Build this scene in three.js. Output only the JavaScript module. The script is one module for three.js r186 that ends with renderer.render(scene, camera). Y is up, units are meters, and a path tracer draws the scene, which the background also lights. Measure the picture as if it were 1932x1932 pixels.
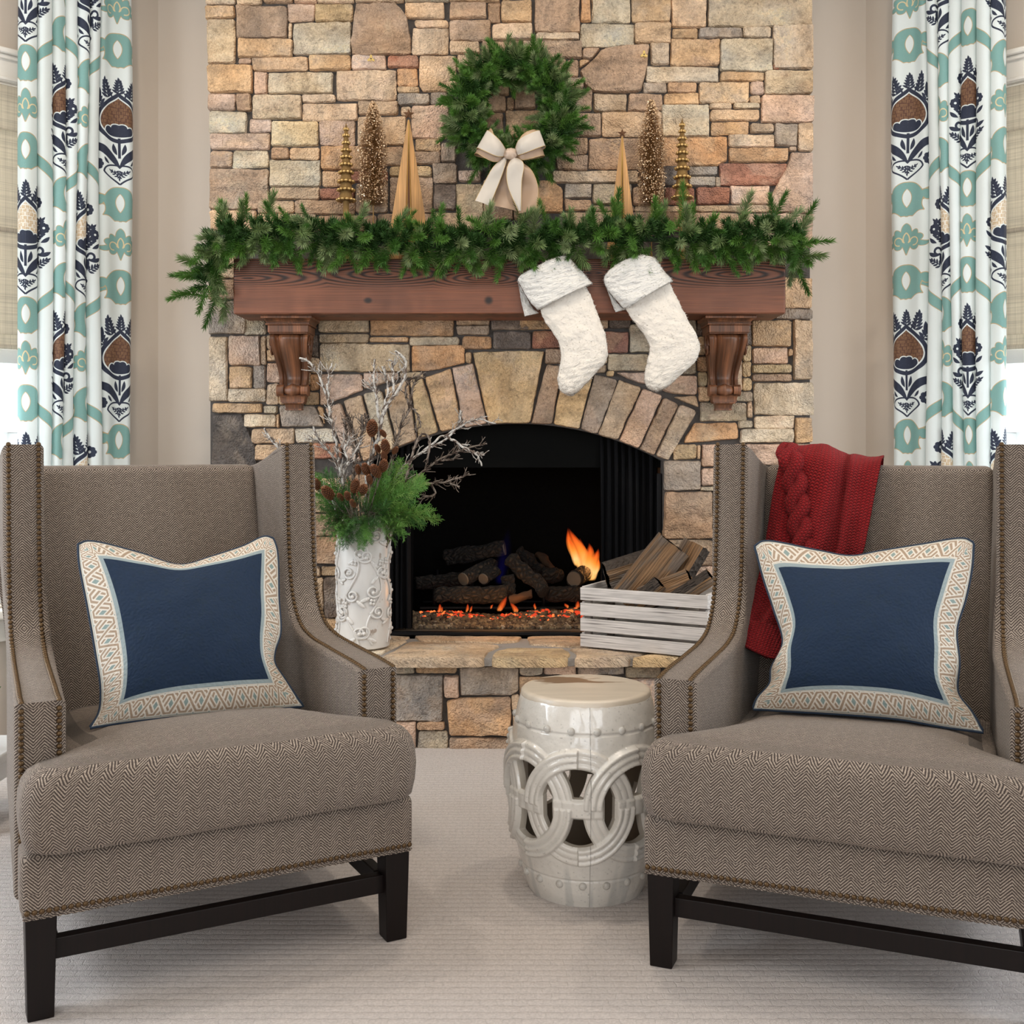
import * as THREE from 'three';
import { ImprovedNoise } from 'three/addons/math/ImprovedNoise.js';
import { RoundedBoxGeometry } from 'three/addons/geometries/RoundedBoxGeometry.js';
import { mergeGeometries, mergeVertices, toCreasedNormals } from 'three/addons/utils/BufferGeometryUtils.js';
import { RectAreaLightUniformsLib } from 'three/addons/lights/RectAreaLightUniformsLib.js';

// ---------- camera, sky, lights, exposure ----------
const scene = new THREE.Scene();
const FOCAL = 2100, HORIZON = 840, EYE = 1.12;            // focal length and horizon in the frame's pixels; eye height in metres
const camera = new THREE.PerspectiveCamera(2 * Math.atan(966 / FOCAL) * 180 / Math.PI, 1, 0.05, 100);
camera.position.set(0, EYE, 0);
camera.lookAt(0, EYE, -5);
camera.setViewOffset(1932, 1932, 0, 966 - HORIZON, 1932, 1932);   // the lens is shifted down so that uprights stay upright
const renderer = new THREE.WebGLRenderer({ antialias: true });
renderer.toneMapping = THREE.LinearToneMapping;
renderer.toneMappingExposure = 0.62;
renderer.shadowMap.enabled = true;
RectAreaLightUniformsLib.init();

scene.background = new THREE.Color(0.84, 0.93, 1.0).multiplyScalar(8);   // bright overcast sky

function areaLight(name, color, intensity, w, h, pos, target) {
  const l = new THREE.RectAreaLight(color, intensity, w, h);
  l.name = name; l.position.set(...pos); l.lookAt(...target); scene.add(l);
  return l;
}
// unseen windows behind and beside the camera, placed to light stonework, chairs and carpet (their glowing panes are built with the room)
const UNSEEN_REAR_WINDOWS = [[-1.9, 1.75, 2.93], [0, 1.75, 2.93], [1.9, 1.75, 2.93]];
for (const p of UNSEEN_REAR_WINDOWS) areaLight('unseen_rear_window_daylight', new THREE.Color(0.97, 0.98, 1.0), 4.6, 1.3, 2.3, [p[0], p[1], p[2] - 0.03], [p[0] * 0.6, 1.2, -4]);
const UNSEEN_SIDE_WINDOWS = [[-3.36, 1.55, -2.02, 1], [3.36, 1.55, -2.02, -1]];
for (const p of UNSEEN_SIDE_WINDOWS) areaLight('unseen_side_window_daylight', new THREE.Color(0.84, 0.92, 1.0), p[3] > 0 ? 15 : 10, 1.5, 1.9, [p[0] + p[3] * 0.03, p[1], p[2]], [0, 0.6, p[2] - 0.6]);
// unseen ceiling lamps, warm, placed to light the stone, chairs and carpet
const CEILING = 3.62;
const UNSEEN_DOWNLIGHTS = [[-1.35, -3.1], [0, -3.0], [1.35, -3.1], [-1.4, -0.9], [1.4, -0.9], [0, 0.9]];
for (const [x, z] of UNSEEN_DOWNLIGHTS) {
  const l = new THREE.SpotLight(new THREE.Color(1.0, 0.88, 0.74), z < -2 ? 9 : 5, 0, 1.15, 0.8, 2);
  l.name = 'unseen_downlight'; l.position.set(x, CEILING - 0.03, z); l.target.position.set(x, 0, z < -2 ? z - 1.1 : z); l.shadow.radius = 4; scene.add(l, l.target);
}

// ---------- helpers ----------
const V3 = (x, y, z) => new THREE.Vector3(x, y, z);
const { lerp, clamp, smoothstep, degToRad } = THREE.MathUtils;
const rng = (seed) => () => { seed = (seed + 0x6d2b79f5) | 0; let t = Math.imul(seed ^ (seed >>> 15), 1 | seed); t = (t + Math.imul(t ^ (t >>> 7), 61 | t)) ^ t; return ((t ^ (t >>> 14)) >>> 0) / 4294967296; };
const perlin = new ImprovedNoise();
const noise = (x, y, z = 0) => perlin.noise(x, y, z);
const fbm = (x, y, z = 0, n = 4) => { let s = 0, a = 0.5; for (let i = 0; i < n; i++) { s += a * noise(x, y, z); x *= 2.03; y *= 2.03; z *= 2.03; a *= 0.5; } return s; };
// a point on the ray of a pixel of the photograph, at a distance in front of the lens; where that ray meets a plane
const at = (px, py, d) => V3((px - 966) * d / FOCAL, EYE - (py - HORIZON) * d / FOCAL, -d);
const STAND = V3(0, EYE, 0);   // where the photograph was taken from
const onPlane = (px, py, point, normal) => { const dir = at(px, py, 1).sub(STAND); return dir.multiplyScalar(point.clone().sub(STAND).dot(normal) / dir.dot(normal)).add(STAND); };

const taken = {};
function numbered(name) { const n = taken[name] = (taken[name] ?? -1) + 1; return n ? name + '_' + String(n).padStart(3, '0') : name; }
function obj(name, geo, mat, parent = scene) {
  const m = new THREE.Mesh(geo, mat); m.name = numbered(name); m.castShadow = m.receiveShadow = true; parent.add(m); return m;
}
function tag(o, label, category, group, kind) { o.userData.label = label; if (category) o.userData.category = category; if (group) o.userData.group = group; if (kind) o.userData.kind = kind; return o; }
function thing(name, label, category, pos = [0, 0, 0], turn = 0, group) {
  const o = new THREE.Group(); o.name = numbered(name); o.position.set(...pos); o.rotation.y = turn; scene.add(o); return tag(o, label, category, group);
}
const struct = (o) => { o.userData.kind = 'structure'; return o; };
const stuff = (o) => { o.userData.kind = 'stuff'; return o; };
function merge(list) { const g = list.map((x) => { const y = x.index ? x.toNonIndexed() : x; for (const k of Object.keys(y.attributes)) if (!['position', 'normal', 'uv', 'color'].includes(k)) y.deleteAttribute(k); return y; }); const all = g.every((x) => x.attributes.color); if (!all) g.forEach((x) => x.deleteAttribute('color')); return mergeGeometries(g); }
const M4 = (x, y, z, rx = 0, ry = 0, rz = 0, sx = 1, sy = sx, sz = sx) => new THREE.Matrix4().compose(V3(x, y, z), new THREE.Quaternion().setFromEuler(new THREE.Euler(rx, ry, rz)), V3(sx, sy, sz));
// uv in metres from the longest facing of each face (for boxes and the like)
function boxUV(g, s = 1) {
  if (g.index) g = g.toNonIndexed();
  const p = g.attributes.position, uv = new Float32Array(p.count * 2), a = V3(), b = V3(), c = V3();
  for (let i = 0; i < p.count; i += 3) {
    a.fromBufferAttribute(p, i); b.fromBufferAttribute(p, i + 1); c.fromBufferAttribute(p, i + 2);
    const n = b.clone().sub(a).cross(c.clone().sub(a)), ax = Math.abs(n.x), ay = Math.abs(n.y), az = Math.abs(n.z);
    [a, b, c].forEach((q, k) => { const [u, v] = az >= ax && az >= ay ? [q.x, q.y] : ay >= ax ? [q.x, q.z] : [q.z, q.y]; uv[(i + k) * 2] = u * s; uv[(i + k) * 2 + 1] = v * s; });
  }
  g.setAttribute('uv', new THREE.BufferAttribute(uv, 2)); return g;
}
function box(w, h, d, r = 0.003, seg = 2) { return boxUV(new RoundedBoxGeometry(w, h, d, seg, Math.min(r, w / 2.01, h / 2.01, d / 2.01))); }
const boxAt = (w, h, d, x, y, z, r, seg) => box(w, h, d, r, seg).translate(x, y, z);
// a sheet from f(u, v) -> [x, y, z], with uv from g(u, v) (metres); closedU joins its sides
function sheet(nu, nv, f, uvf = (u, v) => [u, v], flip = false) {
  const pos = [], uv = [], idx = [];
  for (let j = 0; j <= nv; j++) for (let i = 0; i <= nu; i++) { const u = i / nu, v = j / nv, p = f(u, v); pos.push(p.x ?? p[0], p.y ?? p[1], p.z ?? p[2]); uv.push(...uvf(u, v)); }
  for (let j = 0; j < nv; j++) for (let i = 0; i < nu; i++) { const a = j * (nu + 1) + i, b = a + 1, c = a + nu + 1, d = c + 1; flip ? idx.push(a, c, b, b, c, d) : idx.push(a, b, c, b, d, c); }
  const g = new THREE.BufferGeometry(); g.setAttribute('position', new THREE.Float32BufferAttribute(pos, 3)); g.setAttribute('uv', new THREE.Float32BufferAttribute(uv, 2)); g.setIndex(idx); g.computeVertexNormals(); return g;
}
// smooth the normals of coincident vertices while the uv seam stays
function weld(g, tol = 1e-4) {
  const p = g.attributes.position, n = g.attributes.normal, sum = new Map(), key = (i) => Math.round(p.getX(i) / tol) + ',' + Math.round(p.getY(i) / tol) + ',' + Math.round(p.getZ(i) / tol);
  for (let i = 0; i < p.count; i++) { const k = key(i), v = sum.get(k) ?? V3(); v.x += n.getX(i); v.y += n.getY(i); v.z += n.getZ(i); sum.set(k, v); }
  for (let i = 0; i < p.count; i++) { const v = sum.get(key(i)).clone().normalize(); n.setXYZ(i, v.x, v.y, v.z); }
  return g;
}
// a tapering tube through points, radius from r(t)
function tube(points, r, radial = 6, seg = 0, closedEnds = true) {
  const curve = points.getPointAt ? points : new THREE.CatmullRomCurve3(points.map((p) => p.isVector3 ? p : V3(...p))), n = seg || (points.length ?? points.points.length) * 3, len = curve.getLength();
  const fr = curve.computeFrenetFrames(n, false), pos = [], uv = [], idx = [];
  for (let j = 0; j <= n; j++) { const t = j / n, c = curve.getPointAt(t), rr = typeof r === 'function' ? r(t) : r; for (let i = 0; i <= radial; i++) { const a = i / radial * 2 * Math.PI, q = c.clone().addScaledVector(fr.normals[j], Math.cos(a) * rr).addScaledVector(fr.binormals[j], Math.sin(a) * rr); pos.push(q.x, q.y, q.z); uv.push(i / radial * 6.28 * rr, t * len); } }
  for (let j = 0; j < n; j++) for (let i = 0; i < radial; i++) { const a = j * (radial + 1) + i, b = a + 1, c = a + radial + 1, d = c + 1; idx.push(a, b, c, b, d, c); }
  if (closedEnds) for (const [j, s] of [[0, 1], [n, -1]]) { const k = pos.length / 3, p = curve.getPointAt(j / n); pos.push(p.x, p.y, p.z); uv.push(0, 0); for (let i = 0; i < radial; i++) { const a = j * (radial + 1) + i; s > 0 ? idx.push(k, a + 1, a) : idx.push(k, a, a + 1); } }
  const g = new THREE.BufferGeometry(); g.setAttribute('position', new THREE.Float32BufferAttribute(pos, 3)); g.setAttribute('uv', new THREE.Float32BufferAttribute(uv, 2)); g.setIndex(idx); g.computeVertexNormals(); return g;
}
function lathe(profile, seg = 32) { return new THREE.LatheGeometry(profile.map(([r, y]) => new THREE.Vector2(r, y)), seg); }

// ---------- textures ----------
function canvasTex(w, h, metresW, metresH, draw, srgb = true) {
  const c = document.createElement('canvas'); c.width = w; c.height = h; draw(c.getContext('2d'), w, h);
  const t = new THREE.CanvasTexture(c); t.wrapS = t.wrapT = THREE.RepeatWrapping; if (srgb) t.colorSpace = THREE.SRGBColorSpace; t.repeat.set(1 / metresW, 1 / metresH); return t;
}
// f(u, v) with u, v in 0..1 gives a grey 0..1 or [r, g, b] (sRGB 0..1 when srgb)
function dataTex(n, m, metresW, metresH, f, srgb) {
  const d = new Uint8Array(n * m * 4);
  for (let y = 0; y < m; y++) for (let x = 0; x < n; x++) { const c = f(x / n, y / m), o = (y * n + x) * 4, q = Array.isArray(c) ? c : [c, c, c]; for (let k = 0; k < 3; k++) d[o + k] = clamp(q[k], 0, 1) * 255; d[o + 3] = 255; }
  const t = new THREE.DataTexture(d, n, m); t.magFilter = t.minFilter = THREE.LinearFilter; t.wrapS = t.wrapT = THREE.RepeatWrapping; if (srgb) t.colorSpace = THREE.SRGBColorSpace; t.repeat.set(1 / metresW, 1 / metresH); t.needsUpdate = true; return t;
}
// noise that repeats after px, py cells
const hash2 = (x, y, s) => { let h = Math.imul(x, 374761393) ^ Math.imul(y, 668265263) ^ Math.imul(s, 974634777); h = Math.imul(h ^ (h >>> 13), 1274126177); return ((h ^ (h >>> 16)) >>> 0) / 4294967296; };
function tileNoise(u, v, px, py, s) { const x = u * px, y = v * py, ix = Math.floor(x), iy = Math.floor(y), fx = x - ix, fy = y - iy, a = fx * fx * (3 - 2 * fx), b = fy * fy * (3 - 2 * fy), m = (i, n) => ((i % n) + n) % n; const h = (i, j) => hash2(m(i, px), m(j, py), s); return lerp(lerp(h(ix, iy), h(ix + 1, iy), a), lerp(h(ix, iy + 1), h(ix + 1, iy + 1), a), b); }
function tileFbm(u, v, px, py, s, n = 4) { let r = 0, a = 0.5, t = 0; for (let i = 0; i < n; i++) { r += a * tileNoise(u, v, px << i, py << i, s + i); t += a; a *= 0.5; } return r / t; }
const mat = (o) => new THREE.MeshStandardMaterial({ roughness: 0.8, ...o });
const pmat = (o) => new THREE.MeshPhysicalMaterial({ roughness: 0.8, ...o });
const rgb = (r, g, b) => new THREE.Color().setRGB(r, g, b);   // linear

// ---------- the room ----------
const HEARTH_Y = 0.345, FACE = -4.5, BACK = -4.75, CORNER = 1.51;
const wallTex = dataTex(128, 128, 0.4, 0.4, (u, v) => tileFbm(u, v, 8, 8, 3, 4), false);
const wallMat = mat({ color: rgb(0.57, 0.495, 0.42), roughness: 0.85, bumpMap: wallTex, bumpScale: 0.0006 });
const trimMat = mat({ color: rgb(0.72, 0.68, 0.62), roughness: 0.45 });
const ceilingMat = mat({ color: rgb(0.78, 0.75, 0.7), roughness: 0.9 });
const sashMat = mat({ color: rgb(0.78, 0.77, 0.75), roughness: 0.4 });
const glassMat = pmat({ color: 0xffffff, roughness: 0, transmission: 1, thickness: 0, ior: 1.45 });

// carpet: rows of loops in a brick bond
const carpetH = (u, v) => {
  const rows = 12, cols = 8, r = Math.floor(v * rows), fy = v * rows - r, wob = (tileNoise(u, v, 16, 24, 5) - 0.5) * 0.25, x = u * cols + (r % 2) * 0.5 + wob, fx = x - Math.floor(x);
  const notch = smoothstep(Math.min(fx, 1 - fx), 0, 0.09), row = Math.pow(Math.sin(Math.PI * clamp(fy + (tileNoise(u, v, 24, 12, 9) - 0.5) * 0.2, 0, 1)), 0.5);
  const twist = 0.5 + 0.5 * Math.sin((u * 96 + v * 60 * (r % 2 ? 1 : -1)) * 2 * Math.PI);
  return clamp((0.68 + 0.32 * notch) * (0.35 + 0.65 * row) * (0.72 + 0.28 * twist) + (tileNoise(u, v, 128, 128, 11) - 0.5) * 0.25, 0, 1);
};
const carpetBump = dataTex(512, 512, 0.26, 0.3, carpetH, false);
const carpetMap = dataTex(512, 512, 0.26, 0.3, (u, v) => { const h = carpetH(u, v), n = 0.94 + 0.1 * tileNoise(u, v, 90, 90, 21), k = (0.88 + 0.12 * h) * n; return [0.79 * k, 0.755 * k, 0.735 * k]; }, true);
const carpetMat = mat({ map: carpetMap, bumpMap: carpetBump, bumpScale: 0.003, roughness: 1 });
struct(obj('floor', boxUV(new THREE.BoxGeometry(7.4, 0.1, 8.6)).translate(0, -0.05, -1.1), carpetMat));
struct(obj('ceiling', boxUV(new THREE.BoxGeometry(7.4, 0.14, 8.6)).translate(0, CEILING + 0.07, -1.1), ceilingMat));

// a wall with rectangular openings, local x along it, y up, its face at z = 0 and its thickness behind
function wallWith(x0, x1, holes, thick = 0.16) {
  const s = new THREE.Shape([[x0, 0], [x1, 0], [x1, CEILING], [x0, CEILING]].map((p) => new THREE.Vector2(...p)));
  for (const [a, b, c, d] of holes) s.holes.push(new THREE.Path([[a, c], [a, d], [b, d], [b, c]].map((p) => new THREE.Vector2(...p))));
  return boxUV(new THREE.ExtrudeGeometry(s, { depth: thick, bevelEnabled: false }).translate(0, 0, -thick));
}
for (const s of [-1, 1]) {
  const w = struct(obj(s < 0 ? 'wall_back_left' : 'wall_back_right', boxUV(new THREE.BoxGeometry(0.42, CEILING, 0.16)), wallMat));
  w.position.set(s * (CORNER - 0.21 + 0.055), CEILING / 2, BACK - 0.08);
  // the bay wall, turned 45 degrees, with its window
  const a = struct(obj(s < 0 ? 'wall_bay_left' : 'wall_bay_right', wallWith(Math.min(0, s * 2.68), Math.max(0, s * 2.68), [[Math.min(s * 0.42, s * 2.0), Math.max(s * 0.42, s * 2.0), 0.5, 2.52]]), wallMat));
  a.position.set(s * CORNER, 0, BACK); a.rotation.y = -s * Math.PI / 4;
  const frame = (name, geos, m, kind = true) => { const o = obj(name, merge(geos), m); o.position.copy(a.position); o.rotation.y = a.rotation.y; return kind ? struct(o) : o; };
  const mid = s * 1.21;
  frame(s < 0 ? 'trim_1' : 'trim_2', [
    boxAt(1.78, 0.1, 0.024, mid, 2.57, 0.012), boxAt(1.86, 0.022, 0.05, mid, 2.632, 0.025, 0.006), boxAt(1.82, 0.018, 0.036, mid, 2.612, 0.018, 0.005), boxAt(1.8, 0.014, 0.032, mid, 2.53, 0.016, 0.004),
    boxAt(0.1, 2.1, 0.024, s * 0.37, 1.5, 0.012), boxAt(0.1, 2.1, 0.024, s * 2.05, 1.5, 0.012), boxAt(1.9, 0.035, 0.08, mid, 0.475, 0.04, 0.01), boxAt(1.8, 0.09, 0.02, mid, 0.41, 0.01),
  ], trimMat);
  const win = thing('window', '', ''); win.name = s < 0 ? 'window_1' : 'window_2'; win.userData = { kind: 'structure' }; win.position.copy(a.position); win.rotation.y = a.rotation.y;
  obj('window_frame', merge([boxAt(1.58, 0.05, 0.06, mid, 2.495, -0.1), boxAt(1.58, 0.06, 0.06, mid, 0.53, -0.1), boxAt(0.05, 2.02, 0.06, s * 0.445, 1.51, -0.1), boxAt(0.05, 2.02, 0.06, s * 1.975, 1.51, -0.1), boxAt(0.04, 2.02, 0.05, mid, 1.51, -0.1), boxAt(1.58, 0.055, 0.05, mid, 1.47, -0.09)]), sashMat, win);
  for (const [cx, cy, h] of [[(0.42 + 1.21) / 2, 2.0, 1.0], [(1.21 + 2.0) / 2, 2.0, 1.0], [(0.42 + 1.21) / 2, 1.0, 0.9], [(1.21 + 2.0) / 2, 1.0, 0.9]]) obj('pane', new THREE.PlaneGeometry(0.72, h).translate(s * cx, cy, -0.11), glassMat, win);
}
// walls beside and behind the camera, each with unseen windows
for (const s of [-1, 1]) {
  const w = struct(obj(s < 0 ? 'wall_left' : 'wall_right', wallWith(s < 0 ? -3.0 : -2.9, s < 0 ? 2.9 : 3.0, [[s * -2.02 - 0.75, s * -2.02 + 0.75, 0.6, 2.5]]), wallMat));
  w.position.set(s * 3.4, 0, 0); w.rotation.y = -s * Math.PI / 2;
}
const rear = struct(obj('wall_rear', wallWith(-3.6, 3.6, UNSEEN_REAR_WINDOWS.map(([x]) => [x - 0.65, x + 0.65, 0.6, 2.9])), wallMat));
rear.position.set(0, 0, 3.0); rear.rotation.y = Math.PI;
const unseenPaneGlow = mat({ color: rgb(0.1, 0.1, 0.1), emissive: rgb(0.9, 0.96, 1.0), emissiveIntensity: 2.5, roughness: 0.3 });  // glow of the panes out of view
let wn = 3;
function unseenWindow(w, h, pos, turn) {  // a window out of view, glowing to light the room
  const g = new THREE.Group(); g.name = 'window_' + wn++; g.userData.kind = 'structure'; g.position.set(...pos); g.rotation.y = turn; scene.add(g);
  obj('window_frame', merge([boxAt(w + 0.1, 0.06, 0.05, 0, h / 2, 0), boxAt(w + 0.1, 0.06, 0.05, 0, -h / 2, 0), boxAt(0.06, h, 0.05, -w / 2, 0, 0), boxAt(0.06, h, 0.05, w / 2, 0, 0)]), sashMat, g);
  for (const i of [-1, 1]) for (const j of [-1, 1]) obj('pane', new THREE.PlaneGeometry(w / 2 - 0.05, h / 2 - 0.05).translate(i * w / 4, j * h / 4, -0.01), unseenPaneGlow, g);
}
for (const p of UNSEEN_REAR_WINDOWS) unseenWindow(1.3, 2.3, [p[0], p[1], 3.02], Math.PI);
for (const p of UNSEEN_SIDE_WINDOWS) unseenWindow(1.5, 1.9, [p[0] - p[3] * 0.08, p[1], p[2]], p[3] * Math.PI / 2);
const canGlow = mat({ color: rgb(0.9, 0.8, 0.7), emissive: rgb(1, 0.75, 0.5), emissiveIntensity: 3 });  // lenses of the unseen ceiling lamps
UNSEEN_DOWNLIGHTS.forEach(([x, z], i) => {
  const t = thing('unseen_recessed_light', ['unseen round ceiling lamp above the left curtain', 'unseen round ceiling lamp above the fireplace', 'unseen round ceiling lamp above the right curtain', 'unseen round ceiling lamp above the left armchair', 'unseen round ceiling lamp above the right armchair', 'unseen round ceiling lamp nearest the unseen rear windows'][i], 'ceiling light', [x, CEILING, z]);
  obj('trim_ring', lathe([[0.062, 0], [0.062, -0.006], [0.09, -0.006], [0.092, 0]], 24), trimMat, t);
  obj('lens', new THREE.CircleGeometry(0.06, 24).rotateX(Math.PI / 2).translate(0, -0.004, 0), canGlow, t);
});
// woven roman shades in the two bay windows
const linen = dataTex(512, 512, 0.3, 0.3, (u, v) => { const slub = tileNoise(u, v, 3, 150, 2) * 0.6 + tileNoise(u, v, 110, 4, 7) * 0.4, k = 0.86 + 0.14 * slub - 0.1 * Math.pow(tileNoise(u, v, 2, 64, 4), 4), w = 0.04 * (Math.sin(u * 24 * Math.PI) > 0.9); return [0.9 * k - w, 0.86 * k - w, 0.79 * k - w]; }, true);
const linenMat = pmat({ map: linen, roughness: 0.95, transmission: 0.45, thickness: 0 });
for (const s of [-1, 1]) {
  const t = thing('roman_shade', s < 0 ? 'woven natural linen roman shade half lowered beside the left patterned curtain' : 'woven natural linen roman shade half lowered beside the right patterned curtain', 'window shade', [s * CORNER, 0, BACK], -s * Math.PI / 4);
  const mid = s * 1.21;
  obj('valance', boxAt(1.56, 0.17, 0.02, mid, 2.425, 0.0, 0.004), linenMat, t);
  obj('shade_panel', merge([boxAt(1.54, 0.8, 0.006, mid, 1.95, -0.015, 0.002), boxAt(1.54, 0.018, 0.02, mid, 1.955, -0.01, 0.006)]), linenMat, t);
  obj('hem_fold', merge([boxAt(1.54, 0.05, 0.004, mid, 1.53, -0.03, 0.002), boxAt(1.54, 0.016, 0.016, mid, 1.502, -0.026, 0.005)]), linenMat, t);
}
// outside the bay windows
struct(obj('unseen_ground_outside', boxUV(new THREE.BoxGeometry(30, 0.1, 12)).translate(0, -0.35, -11.2), mat({ color: rgb(0.5, 0.52, 0.46) })));  // ground out of view, put in to bounce sky light
const whitePaint = mat({ color: rgb(0.85, 0.86, 0.87), roughness: 0.6 });
for (const s of [-1, 1]) {
  const c = thing('porch_column', s < 0 ? 'white square porch column outside the left window' : 'white square porch column outside the right window', 'column', [s * 3.36, -0.3, -7.0]);
  obj('shaft', boxAt(0.4, 3.6, 0.4, 0, 1.8, 0, 0.01), whitePaint, c); obj('plinth', boxAt(0.52, 0.2, 0.52, 0, 0.1, 0, 0.01), whitePaint, c);
  const w = thing('porch_rail', s < 0 ? 'solid white porch parapet outside the left window' : 'solid white porch parapet outside the right window', 'parapet', [s * 4.6, -0.3, -7.0]);
  obj('parapet', boxAt(4.2, 1.5, 0.16, 0, 0.75, -0.05, 0.01), whitePaint, w); obj('coping', boxAt(4.2, 0.08, 0.26, 0, 1.54, -0.02, 0.01), whitePaint, w);
}
{
  const r = rng(77), leaf = [], one = () => { const g = new THREE.PlaneGeometry(0.05, 0.09); g.translate(0, 0.045, 0); return g; };
  for (let i = 0; i < 900; i++) leaf.push(one().applyMatrix4(M4(2.5 + r() * 1.5, r() * 3.0, -8.6 + r() * 0.6, r() * 6, r() * 6, r() * 6)));
  const h = thing('hedge', 'tall green hedge behind the white porch column outside the right window', 'hedge', [0, -0.3, 0]);
  stuff(obj('foliage', merge(leaf), pmat({ color: rgb(0.12, 0.2, 0.05), roughness: 0.6, transmission: 0.3, thickness: 0, side: THREE.DoubleSide }), h));
  obj('stems', boxAt(1.5, 2.9, 0.5, 3.25, 1.45, -8.5, 0.1), mat({ color: rgb(0.05, 0.08, 0.03) }), h);
}

// ---------- the stone chimney ----------
const chimney = thing('stone_fireplace', 'tall fieldstone fireplace with an arched firebox and a raised stone hearth', 'fireplace', [0, 0, 0]);
const mortarMat = mat({ color: rgb(0.085, 0.075, 0.068), roughness: 1, bumpMap: dataTex(256, 256, 0.2, 0.2, (u, v) => tileFbm(u, v, 20, 20, 31, 3), false), bumpScale: 0.004 });
const stoneGrain = dataTex(1024, 1024, 0.6, 0.6, (u, v) => {
  const a = tileFbm(u, v, 5, 9, 41, 5), b = tileFbm(u, v, 60, 70, 47, 3), c = tileFbm(u, v, 3, 26, 53, 4), fleck = Math.pow(tileNoise(u, v, 210, 210, 59), 9);
  const pit = smoothstep(0.36 - tileFbm(u, v, 34, 34, 67, 3), 0, 0.1) * 0.1, k = 0.58 + 0.34 * a + 0.16 * b + 0.14 * c - pit, warm = (tileFbm(u, v, 4, 5, 61, 4) - 0.5) * 0.2;
  return [k + warm * 0.55 + fleck * 0.25, k + fleck * 0.25, k - warm * 0.75 + fleck * 0.22];
}, true);
const stoneBump = dataTex(1024, 1024, 0.6, 0.6, (u, v) => { const w = tileFbm(u, v, 6, 6, 71, 3) * 0.35, cleft = 1 - Math.abs(2 * tileFbm(u + w, v + w, 5, 7, 73, 4) - 1); return 0.5 * Math.pow(cleft, 2) * 0.6 + 0.32 * tileFbm(u, v, 24, 24, 79, 5) + 0.25 * tileNoise(u, v, 150, 150, 83); }, false);
const stoneMat = mat({ map: stoneGrain, bumpMap: stoneBump, bumpScale: 0.018, roughness: 0.88, vertexColors: true });
// sRGB tints: tan, ochre, orange, pinkish, grey-green, brown, dark, red, pale, yellow, slate grey
const TINT = { t: [212, 178, 141], o: [212, 170, 122], O: [210, 154, 102], p: [211, 174, 149], g: [196, 178, 147], b: [178, 143, 113], d: [112, 95, 83], r: [163, 105, 82], w: [220, 202, 174], y: [210, 178, 128], s: [166, 152, 138], D: [88, 80, 76] };
for (const k in TINT) { const q = TINT[k].map((x, i) => lerp(x, [210, 174, 140][i], 'Ddr'.includes(k) ? 0.05 : 0.2)); TINT[k] = new THREE.Color().setRGB(...q.map((x) => Math.min(1, (x * 0.84 + (q[0] + q[1] + q[2]) / 3 * 0.16) / 255 * 1.1)), THREE.SRGBColorSpace); }
const stoneRand = rng(4711);

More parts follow.
